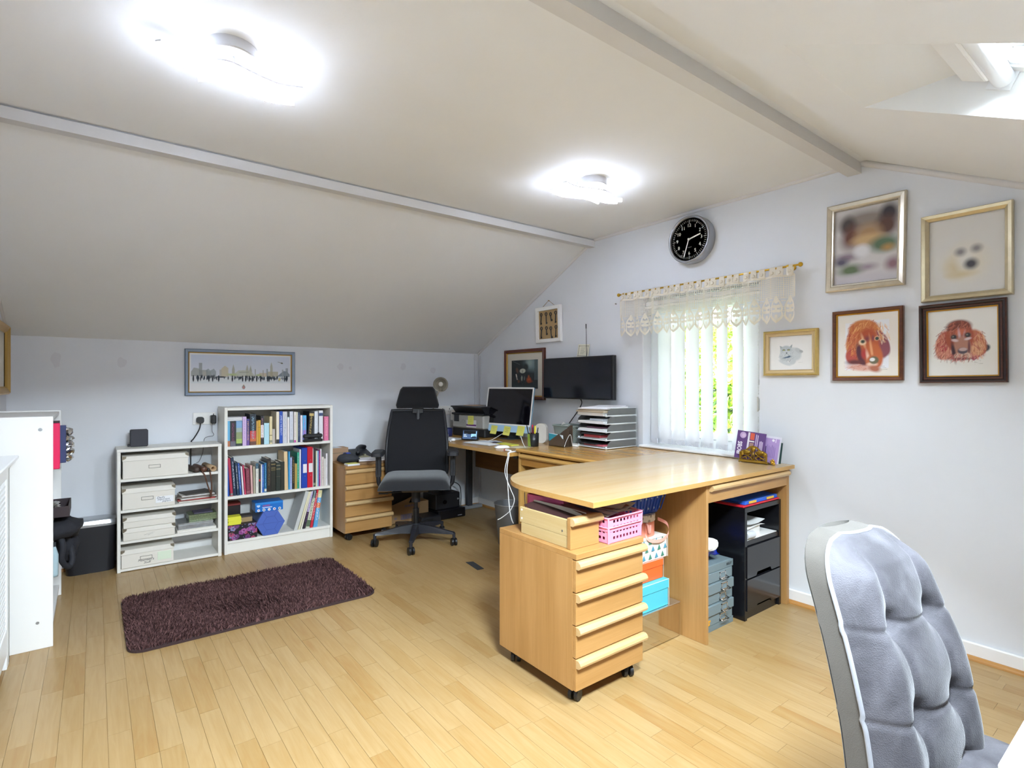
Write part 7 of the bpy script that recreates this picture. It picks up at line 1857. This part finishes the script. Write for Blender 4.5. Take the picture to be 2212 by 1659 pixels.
B().box(-.040, -.012, -.0009, 0, .100, .106, X=X).build('white_strip', M('#e6e4d8', .5), t, True)
B().box(-.036, -.014, -.0009, 0, .04, .095, X=X).build('brown_photo', M('#a8837a', .5), t, True)
b = B()
for x_, z0_, z1_ in ((-.006, .05, .145), (.003, .05, .142), (.017, .04, .11), (.024, .05, .112), (.031, .05, .108)): b.box(x_, x_ + .0045, -.0008, 0, z0_, z1_, X=X)
b.build('printed_lines', M('#cbb8d4', .5), t, True)
t, X = leaflet('pale lilac leaflet behind the purple one in the brass rack', .032, .118, .014, .150, .004, -8, '#a68cc0', 5)
b = B()
for i in range(6): b.box(.058 + i * .008, .0605 + i * .008, -.0008, 0, .03, .10 - .006 * (i % 3), X=X)
b.build('printed_lines', M('#7c62a0', .5), t, True); B().box(.048, .053, -.0008, 0, .03, .09, X=X).build('dark_heading', M('#4a3468', .5), t, True)
b = B(); b.cyl((.085, -.0004, .126), (.085, -.001, .126), .007, n=14, X=X); b.build('round_logo', M('#e6e2ea', .5), t, True); B().box(.096, .101, -.0008, 0, .115, .135, X=X).build('white_words', M('#d9c8e2', .5), t, True)
leaflet('white leaflet edge at the back of the brass rack', -.118, .122, .014, .160, .018, -7, '#dfdce4', 5)
leaflet('dark green leaflet edge at the very back of the brass rack', .02, .130, .014, .128, .030, -6, '#2e4a48', 4)

# ------------------------------------------------------------------ on the foreground pedestal: loose drawer, pink baskets
ZP = .5725
ld = thing('loose_drawer', 'loose wooden drawer box with a beech front standing on the foreground pedestal', 'drawer', (1.43, 1.50, ZP))
PLY = wood('#b99e6a', '#c4ae80', axis=1, rough=.5)
B().box(1.430, 1.442, 1.512, 1.80, ZP, ZP + .044, .001).build('side_panel', PLY, ld); B().box(1.430, 1.442, 1.512, 1.81, ZP + .045, ZP + .108, .001).build('side_panel', PLY, ld)
B().box(1.560, 1.572, 1.512, 1.80, ZP, ZP + .108, .001).build('side_panel', PLY, ld); B().box(1.442, 1.56, 1.79, 1.80, ZP, ZP + .10, .001).build('back_panel', PLY, ld); B().box(1.442, 1.56, 1.512, 1.79, ZP + .035, ZP + .04).build('drawer_floor', PLY, ld)
fr = B().box(1.424, 1.579, 1.494, 1.512, ZP, ZP + .119, .001).build('front_panel', WX, ld); hb = B(); lip(hb, 1.424, 1.583, 1.494, ZP + .090); hb.build('handle', HX_, fr)
b = B(); b.cyl((1.4305, 1.545, ZP + .062), (1.4288, 1.545, ZP + .062), .004, n=12); b.build('screw', STEEL, ld)
b = B(); b.cyl((1.4302, 1.795, ZP + .098), (1.4285, 1.795, ZP + .098), .0045, n=10); b.cyl((1.4302, 1.795, ZP + .062), (1.4285, 1.795, ZP + .062), .0045, n=10); b.build('dowel', M('#efe9da', .5), ld)
t = thing('folder', 'dark brown card folder lying in the loose drawer', 'folder', (1.5, 1.66, ZP + .1)); b = B(); b.grid(6, 6, lambda u, v: (1.444 + .114 * u, 1.53 + .27 * v, ZP + .085 + .030 * v + .008 * math.sin(u * 3))); b.grid(6, 6, lambda u, v: (1.558 - .114 * u, 1.53 + .27 * v, ZP + .083 + .030 * v + .008 * math.sin((1 - u) * 3))); b.build('card', M('#3e2524', .6), t)
t = thing('card', 'curved grey-white card standing in the loose drawer', 'card', (1.54, 1.62, ZP + .1)); b = B(); b.grid(8, 4, lambda u, v: (1.50 + .055 * math.sin(u * 1.4), 1.80 - .26 * u, ZP + .075 + .055 * v * (1 - .3 * u))); b.build('sheet', M('#c4bdb0', .7), t)
PNK = M('#ee8fae', .4, sss=.0); PNK_SHADE = M('#c85a86', .45)  # the second pink is darkened: shade put into the rear basket's colour
def pbasket(label, cx, cy, z, w, d, h, rz, mat, tilt=0.0, cols=8):
    t = thing('plastic_basket', label, 'basket', (cx, cy, z), rot=(tilt, 0, rz))
    th = .002; b = B()
    def side(p0, p1, n_):
        p0, p1 = Vector(p0), Vector(p1); L = (p1 - p0).length; dx = (p1 - p0) / L; nn = Vector((dx.y, -dx.x, 0))
        X = Matrix((( dx.x, nn.x, 0, p0.x), (dx.y, nn.y, 0, p0.y), (0, 0, 1, 0), (0, 0, 0, 1)))
        m_ = L * .10; cw = (L - 2 * m_) / n_
        b.box(0, m_, -th, 0, 0, h, X=X); b.box(L - m_, L, -th, 0, 0, h, X=X)
        zs = (0, .22 * h, .40 * h, .62 * h, .82 * h, h)
        b.box(m_, L - m_, -th, 0, zs[0], zs[1], X=X); b.box(m_, L - m_, -th, 0, zs[2], zs[3], X=X); b.box(m_, L - m_, -th, 0, zs[4], zs[5], X=X)
        for i in range(n_):
            for (a, c_) in ((1, 2), (3, 4)): b.box(m_ + cw * i, m_ + cw * i + cw * .38, -th, 0, zs[a], zs[c_], X=X)
            if i == n_ - 1:
                for (a, c_) in ((1, 2), (3, 4)): b.box(m_ + cw * (i + 1) - cw * .1, m_ + cw * (i + 1), -th, 0, zs[a], zs[c_], X=X)
    P = [(-w / 2, -d / 2, 0), (w / 2, -d / 2, 0), (w / 2, d / 2, 0), (-w / 2, d / 2, 0)]
    cw_ = max(3, int(cols * d / w))
    for i in range(4): side(P[i], P[(i + 1) % 4], cols if i % 2 == 0 else cw_)
    b.box(-w / 2, w / 2, -d / 2, d / 2, 0, .002); b.build('basket_body', mat, t, True)
    b = B(); b.tube([(x, y, h) for x, y in rrect(w + .008, d + .008, .012, 4)], .0035, 6, closed=True); b.build('rim', mat, t, True)
    b = B()
    for x, y in ((-w / 2, -d / 2), (w / 2, -d / 2), (w / 2, d / 2), (-w / 2, d / 2)): b.cyl((x * .985, y * .985, 0), (x, y, h), .0042, n=8)
    b.build('corner_post', mat, t, True)
    return t
pbasket('lower of two nested pink pierced plastic baskets on the pedestal', 1.694, 1.545, ZP + .0005, .205, .165, .062, .04, PNK)
pbasket('upper of two nested pink baskets, full of papers', 1.696, 1.548, ZP + .045, .212, .172, .055, .04, PNK)
pbasket('taller pink basket, coloured as in shade, at the back of the foreground pedestal', 1.66, 1.80, ZP + .0005, .22, .20, .135, .14, PNK_SHADE)
for i, (c_, x, y, z, w, d, a, lx, lb) in enumerate((('#d9d8dc', 1.705, 1.565, .104, .21, .15, 6, 2, 'white papers lowest in the upper pink basket'), ('#c4b8c8', 1.715, 1.57, .108, .22, .15, 12, 3, 'lilac-grey leaflets in the upper pink basket'), ('#3e4478', 1.69, 1.58, .112, .2, .14, 4, 4, 'dark blue booklet in the upper pink basket'), ('#dcdbe0', 1.735, 1.565, .117, .19, .13, 18, 3, 'white leaflets fanned out in the upper pink basket'), ('#8a5a52', 1.665, 1.60, .121, .24, .16, -6, 5, 'glossy brown magazine on the papers in the upper pink basket'), ('#c9c6cc', 1.755, 1.575, .125, .16, .11, 24, 2, 'curled pale leaflet sticking out at the right of the pink basket'))):
    X = Matrix.Translation((x, y, ZP + z)) @ Matrix.Rotation(math.radians(a), 4, 'Z') @ Matrix.Rotation(math.radians(lx), 4, 'X')
    b = B(); b.grid(8, 4, lambda u, v: tuple(X @ Vector(((u - .5) * w, (v - .5) * d, .006 * math.sin(u * 4 + i)))))
    b.grid(8, 4, lambda u, v: tuple(X @ Vector(((.5 - u) * w, (v - .5) * d, -.0022 + .006 * math.sin((1 - u) * 4 + i)))))
    tag(b.build('papers', M(c_, .35), loc=(x, y, ZP + z)), lb, 'papers', 'papers in the pink basket')

# ------------------------------------------------------------------ the stack under the peninsula
mb = thing('mirror_box', 'mirror-finished storage box reflecting the floor at the bottom of the stack', 'box', (2.02, 1.8, 0))
MIR = M('#d9d4cc', .06, 1.0)
B().box(1.83, 2.212, 1.57, 1.93, .002, .160, .002).build('box_body', MIR, mb); B().box(1.828, 2.214, 1.568, 1.932, .160, .165, .001).build('box_lid', M('#cfcac4', .15, .9), mb)
def lbox(name, label, x0, x1, y0, y1, z0, z1, col, lidh, edge, group=None):
    t = thing(name, label, 'box', ((x0 + x1) / 2, y0, z0), group=group)
    B().box(x0 + .003, x1 - .003, y0 + .003, y1 - .003, z0 + .0003, z1 - lidh, .001).build('box_body', M(col, .45), t)
    B().box(x0, x1, y0, y1, z1 - lidh + .0003, z1, .001).build('box_lid', M(col, .45), t)
    b = B()
    for q in ((x0, x1, y0 - .0006, y0 + .0006, z1 - .002, z1 + .0004), (x1 - .001, x1 + .0006, y0 - .0006, y0 + .001, z0, z1)): b.box(*q)
    b.build('worn_edge', M(edge, .7), t); return t
lbox('gift_box', 'turquoise lidded box on the mirror box', 1.86, 2.138, 1.577, 1.90, .166, .288, '#4bb4c8', .042, '#c9dfe0')
lbox('shoe_box', 'orange lidded shoe box on the turquoise box', 1.85, 2.128, 1.60, 1.90, .289, .382, '#e2612a', .034, '#b8b0a8')
xb = lbox('christmas_box', 'white box printed with little fir trees on the orange box', 1.87, 2.160, 1.60, 1.87, .383, .485, '#e6e3da', .0008, '#d8d5cc')
b = B(); b2_ = B(); k = 0
for r_ in range(3):
    for c_ in range(7):
        x = 1.895 + .045 * c_ + (.02 if r_ % 2 else 0); z = .393 + .034 * r_
        if x > 2.14: continue
        (b if (r_ + c_) % 2 else b2_).prism([(x - .012, z), (x + .012, z), (x, z + .024)], 1.5988, 1.5998, axis=1)
for q in (0.0, .05, .10, .15, .20):
    for z in (.40, .44): b.prism([(1.62 + q, z), (1.644 + q, z), (1.632 + q, z + .024)], 2.1602, 2.1612, axis=0)
b.build('green_fir_trees', M('#3f7a68', .6), xb, kind='stuff'); b2_.build('blue_fir_trees', M('#4a8aa0', .6), xb, kind='stuff')
hb_ = thing('hat_box', 'round salmon box with a floral lid and ribbon handles on the fir tree box', 'box', (2.055, 1.72, .486))
b = B(); b.cyl((2.055, 1.72, .4863), (2.055, 1.72, .556), .098, n=40); b.build('box_body', M('#e28a70', .6), hb_)
FLO = bpy.data.materials.new('floral_lid'); FLO.use_nodes = True
n = FLO.node_tree.nodes; l = FLO.node_tree.links; p = n['Principled BSDF']; tc = n.new('ShaderNodeTexCoord'); vo = n.new('ShaderNodeTexVoronoi'); vo.inputs['Scale'].default_value = 45; l.new(tc.outputs['Object'], vo.inputs['Vector'])
cr = n.new('ShaderNodeValToRGB'); cr.color_ramp.interpolation = 'LINEAR'; e = cr.color_ramp.elements; e[0].position = 0; e[0].color = (*lin('#c9929c'), 1); e[1].position = .75; e[1].color = (*lin('#e6e2de'), 1); x = e.new(.32); x.color = (*lin('#8f9a8c'), 1); x = e.new(.42); x.color = (*lin('#e4dfda'), 1)
l.new(vo.outputs['Distance'], cr.inputs[0]); l.new(cr.outputs[0], p.inputs['Base Color']); p.inputs['Roughness'].default_value = .5
b = B(); b.cyl((2.055, 1.72, .5563), (2.055, 1.72, .588), .102, n=40); b.build('box_lid', FLO, hb_)
RIB = M('#e8a394', .5)
def rib(b, pts, w):
    k = len(pts); v = []
    for q in pts: v += [(q[0], q[1], q[2] - w / 2), (q[0], q[1], q[2] + w / 2)]
    b.add(v, [(2 * i, 2 * i + 1, 2 * i + 3, 2 * i + 2) for i in range(k - 1)], 0, True)
b = B(); rib(b, smoothpts([(2.03, 1.624, .552), (2.0, 1.605, .530), (2.0, 1.598, .500), (2.03, 1.594, .478), (2.09, 1.590, .470), (2.14, 1.592, .480), (2.165, 1.598, .505), (2.168, 1.612, .535), (2.150, 1.65, .552)]), .016); b.tube(smoothpts([(2.03, 1.622, .552), (2.022, 1.606, .545), (2.035, 1.608, .51), (2.05, 1.615, .545)]), .006, 6); b.build('ribbon_handle', RIB, hb_)
bb = thing('plastic_basket', 'blue pierced plastic basket on the round floral box under the tabletop', 'basket', (2.06, 1.74, .589))
BLU = M('#1d4fc0', .35)
def bl(s_, z): return [(x, y, z) for x, y in rrect(.235 * s_, .25 * s_, .03, 6, 2.06, 1.745)]
b = B(); A = bl(.82, .5895); C_ = bl(1.0, .690); D_ = bl(1.05, .692); E_ = bl(1.05, .698); q = len(A)
for U_, V_ in ((A, C_), (C_, D_), (D_, E_)): b.add(U_ + V_, [(i, (i + 1) % q, q + (i + 1) % q, q + i) for i in range(q)], 0, True)
b.add(A, [tuple(range(q))[::-1]]); b.build('basket_body', BLU, bb)
b = B()
for i in range(0, 10):
    f_ = i / 9
    p0 = Vector((1.965 + .19 * f_, 1.745 - .125 * .84 - .002, .60)); p1 = Vector((1.945 + .23 * f_, 1.745 - .125 * .985 - .002, .684)); b.cyl(p0, p1, .0032, n=6)
b.build('rib', M('#2358cc', .35), bb)
b = B()
for i in range(5):
    for z, s_ in ((.615, .865), (.665, .955)):
        x = 1.98 + .04 * i + (.0 if z < .64 else .012); b.cyl((x, 1.745 - .125 * s_ - .001, z), (x, 1.745 - .125 * s_ - .0035, z), .0052, n=10)
b.build('pierced_holes', M('#9fb6e0', .4), bb, kind='stuff')
t = thing('papers', 'pale papers lying in the blue basket under the tabletop', 'papers', (2.05, 1.74, .695)); B().box(1.97, 2.14, 1.65, 1.83, .6985, .706, .001).build('sheet', M('#cfc2a8', .6), t); B().box(1.97, 2.14, 1.65, 1.83, .60, .698, .001).build('paper_pile', M('#bfb8aa', .7), t)

# ------------------------------------------------------------------ in the kneehole of the end desk
GM = M('#6c7a7e', .5)
bs = thing('multidrawer_cabinet', 'grey metal five-drawer cabinet with chrome handles under the end desk', 'cabinet', (2.42, 1.6, 0))
BX0, BX1, BYF, BH = 2.285, 2.562, 1.503, .318
B().box(BX0, BX1, BYF + .004, 1.88, .0, BH, .003).build('casing', GM, bs)
B().box(BX0, BX1, BYF - .001, BYF + .004, BH - .034, BH, .001).build('head_rail', GM, bs); B().box(BX0, BX1, BYF - .001, BYF + .004, 0, .030, .001).build('plinth', GM, bs)
dh = (BH - .064) / 5
for i in range(5):
    z0 = .030 + dh * i
    yf_ = BYF - (.012 if i in (1, 3) else .003)
    d = B().box(BX0 + .010, BX1 - .012, yf_, BYF + .012, z0 + .002, z0 + dh - .002, .0015).build('drawer', M('#707e82', .5), bs)
    cx = 2.462; b = B(); zc = z0 + dh * .48
    for q in ((cx - .026, cx + .026, zc + .013, zc + .017), (cx - .026, cx - .021, zc - .017, zc + .017), (cx + .021, cx + .026, zc - .017, zc + .017), (cx - .026, cx + .026, zc - .017, zc - .012)): b.box(q[0], q[1], yf_ - .003, yf_, q[2], q[3])
    b.tube([(cx - .028, yf_ - .001, zc - .006), (cx - .028, yf_ - .018, zc - .012), (cx + .028, yf_ - .018, zc - .012), (cx + .028, yf_ - .001, zc - .006)], .003, 6)
    b.build('handle', CHROME, d)
text('BISLEY', .017, M('#2c3336', .5), bs, (2.525 - 2.42, BYF - .0016 - 1.6, BH - .017), bold=.0004)
b = B(); b.box(2.292, 2.352, BYF - .0045, BYF - .003, .036, .048); b.box(2.292, 2.358, BYF - .0045, BYF - .003, .051, .060); b.prism([(2.30, .063), (2.335, .063), (2.335, .074), (2.325, .070), (2.318, .075), (2.308, .071)], BYF - .0045, BYF - .003, axis=1); b.build('orange_sticker', M('#d89a2c', .5), bs)
t = thing('carrier_bag', 'shiny blue plastic carrier bag of white papers on the grey metal cabinet', 'bag', (2.42, 1.62, BH))
b = B(); lump(b, (2.40, 1.62, BH + .060), (.115, .10, .052), 21, 26, 16)
for i in range(len(b.v)):
    x, y, z = b.v[i]; z = max(z, BH + .001); n_ = mnoise.noise_vector(Vector((x, y, z)) * 40) * .014; b.v[i] = (x + n_.x, y + n_.y, max(BH + .001, z + n_.z))
b.build('bag_body', M('#1430a8', .22, bump=.3, bscale=60), t)
b = B(); lump(b, (2.385, 1.545, BH + .088), (.055, .05, .034), 31, 14, 9); b.sm = [False] * len(b.f); b.build('white_paper', M('#dfdcd4', .7), t)
BKU = M('#121216', .22); BKD = M('#1a1a1e', .14)
bu = thing('drawer_unit', 'glossy black drawer unit with an open compartment under the end desk', 'drawer unit', (2.79, 1.46, 0))
UX0, UX1, UYF, UYB, UH = 2.603, 2.972, 1.462, 1.86, .572
B().box(UX0, UX0 + .022, UYF, UYB, 0, UH - .024, .001).build('side_panel', BKU, bu); B().box(UX1 - .022, UX1, UYF, UYB, 0, UH - .024, .001).build('side_panel', BKU, bu)
B().box(UX0, UX1, UYF, UYB, UH - .024, UH, .001).build('top_panel', BKU, bu); B().box(UX0 + .022, UX1 - .022, UYF + .004, UYB, .375, .399, .001).build('shelf', BKU, bu)
B().box(UX0 + .022, UX1 - .022, UYF + .012, UYB, 0, .045).build('plinth', BKU, bu)
B().box(UX0 + .022, UX1 - .022, UYB - .006, UYB, .399, UH - .024).build('back_panel', M('#b98a4c', .6), bu)
for (z0, z1) in ((.214, .372), (.048, .206)):
    x0, x1 = UX0 + .014, UX1 - .014; b = B(); cxm = (x0 + x1) / 2
    notch = [(x0, z0), (cxm - .085, z0), (cxm - .072, z0 + .018), (cxm + .060, z0 + .018), (cxm + .072, z0), (x1, z0), (x1, z1), (x0, z1)]
    b.prism(notch, UYF - .006, UYF + .010, axis=1); b.build('drawer_front', BKD, bu)
sheet('sheet', 'white paper lying in the open compartment of the black unit', 'paper', 2.79, 1.62, .4, .30, .30, 0, '#eceae6', .003)
t = thing('papers', 'curled white papers higher up in the black unit compartment', 'papers', (2.74, 1.6, .45)); b = B(); b.grid(8, 4, lambda u, v: (2.635 + .20 * u, 1.48 + .22 * v, .470 + .012 * (2 * u - 1) ** 2 - .0 * v)); b.grid(8, 4, lambda u, v: (2.835 - .20 * u, 1.48 + .22 * v, .455 + .004 * math.sin(u * 5))); b.box(2.64, 2.80, 1.49, 1.70, .4032, .456); b.build('sheets', M('#e2e0dc', .6), t)
t = thing('cloth', 'rolled pale grey cloth in the black unit compartment', 'cloth', (2.68, 1.50, .41)); b = B(); b.cyl((2.635, 1.478, .424), (2.70, 1.472, .424), .019, n=14); b.build('roll', M('#c3c4c6', .8), t)
rt = thing('red_tray', 'flat red folder tray on top of the black drawer unit', 'tray', (2.79, 1.6, UH)); B().box(2.60, 2.965, 1.466, 1.80, UH + .0004, UH + .010, .003).build('tray_body', M('#c4202e', .4), rt)
t = thing('folder', 'blue plastic folder case with yellow tabs on the red tray', 'folder', (2.79, 1.6, UH + .011)); B().box(2.625, 2.955, 1.472, 1.79, UH + .0105, UH + .016, .002).build('case_base', M('#2456c0', .4), t); b = B(); b.prism([(1.476, UH + .028), (1.79, UH + .050), (1.79, UH + .034), (1.476, UH + .016)], 2.63, 2.955, axis=0); b.build('case_lid', M('#2a62c8', .4), t)
for x in (2.66, 2.84): B().box(x, x + .07, 1.469, 1.474, UH + .014, UH + .026, .001).build('yellow_tab', M('#e2b03a', .5), t)

# ------------------------------------------------------------------ on the rear pedestal beside the bookcase
ZR = .5725
t = thing('cardboard_box', 'small brown cardboard box at the back of the rear pedestal', 'box', (1.58, 4.44, ZR)); B().box(1.512, 1.66, 4.38, 4.50, ZR, ZR + .105, .001).build('box_body', M('#ab8a6c', .8), t); B().box(1.512, 1.66, 4.378, 4.384, ZR + .06, ZR + .068).build('tape', M('#8f7a5e', .5), t)
sheet('sheet', 'white paper on top of the small brown box', 'paper', 1.56, 4.43, ZR + .106, .09, .1, 5, '#e2e4e8')
t = thing('bag', 'dark grey fabric pouch flopped on the rear pedestal', 'bag', (1.60, 4.24, ZR)); b = B(); lump(b, (1.60, 4.23, ZR + .035), (.085, .10, .034), 41, 18, 10)
b.v = [(x, y, max(z, ZR + .0005)) for x, y, z in b.v]; b.build('pouch', M('#33353c', .8), t); B().box(1.60, 1.65, 4.30, 4.34, ZR + .05, ZR + .07, .004).build('blue_tab', M('#2a4ab8', .5), t)
b = B(); b.box(1.55, 1.60, 4.06, 4.10, ZR + .0005, ZR + .016, .005)
t = thing('telephone', 'black desk telephone with its handset raised on the rear pedestal', 'telephone', (1.74, 4.36, ZR)); b = B(); b.prism([(4.28, ZR + .0005), (4.46, ZR + .0005), (4.46, ZR + .08), (4.28, ZR + .03)], 1.66, 1.84, axis=0); b.build('phone_base', M('#1f2126', .45), t); b = B(); b.tube(smoothpts([(1.71, 4.30, ZR + .06), (1.73, 4.36, ZR + .088), (1.78, 4.42, ZR + .10), (1.83, 4.45, ZR + .09)]), .018, 10); b.build('handset', M('#191a1e', .4), t)
t = thing('bulldog_clip', 'brass-coloured clip lying on the papers of the rear pedestal', 'clip', (1.73, 4.22, ZR + .03)); b = B(); b.prism([(1.69, .0), (1.79, .0), (1.77, .012), (1.755, .014), (1.752, .026), (1.738, .026), (1.735, .014), (1.71, .012)], 4.235, 4.262, axis=1, X=Matrix.Translation((0, 0, ZR + .032))); b.build('clip_body', M('#8f8a70', .4, .6), t)
for i, (c_, a, th, z, lb) in enumerate((('#9a7a58', 14, .012, .0005, 'brown card folder under the white papers on the rear pedestal'), ('#7d6248', 18, .008, .0130, 'darker brown folder in the pile on the rear pedestal'), ('#e2e0e6', 16, .010, .0215, 'white papers on top of the brown folders'))):
    X = Matrix.Translation((1.77, 4.17, ZR + z)) @ Matrix.Rotation(math.radians(-a), 4, 'Z'); o = B().box(-.105, .105, -.10, .10, 0, th, X=X).build('papers', M(c_, .6), loc=(1.77, 4.17, ZR + z)); tag(o, lb, 'papers', 'papers piled on the rear pedestal')
t = thing('notebook', 'small white notebook with a yellow sticky cover at the pedestal edge', 'notebook', (1.58, 4.08, ZR)); B().box(1.53, 1.625, 4.046, 4.125, ZR + .0005, ZR + .014, .001).build('pages', M('#e6e6ea', .6), t); B().box(1.535, 1.62, 4.05, 4.122, ZR + .0141, ZR + .017, .0005).build('yellow_cover', M('#cfcb6a', .6), t)
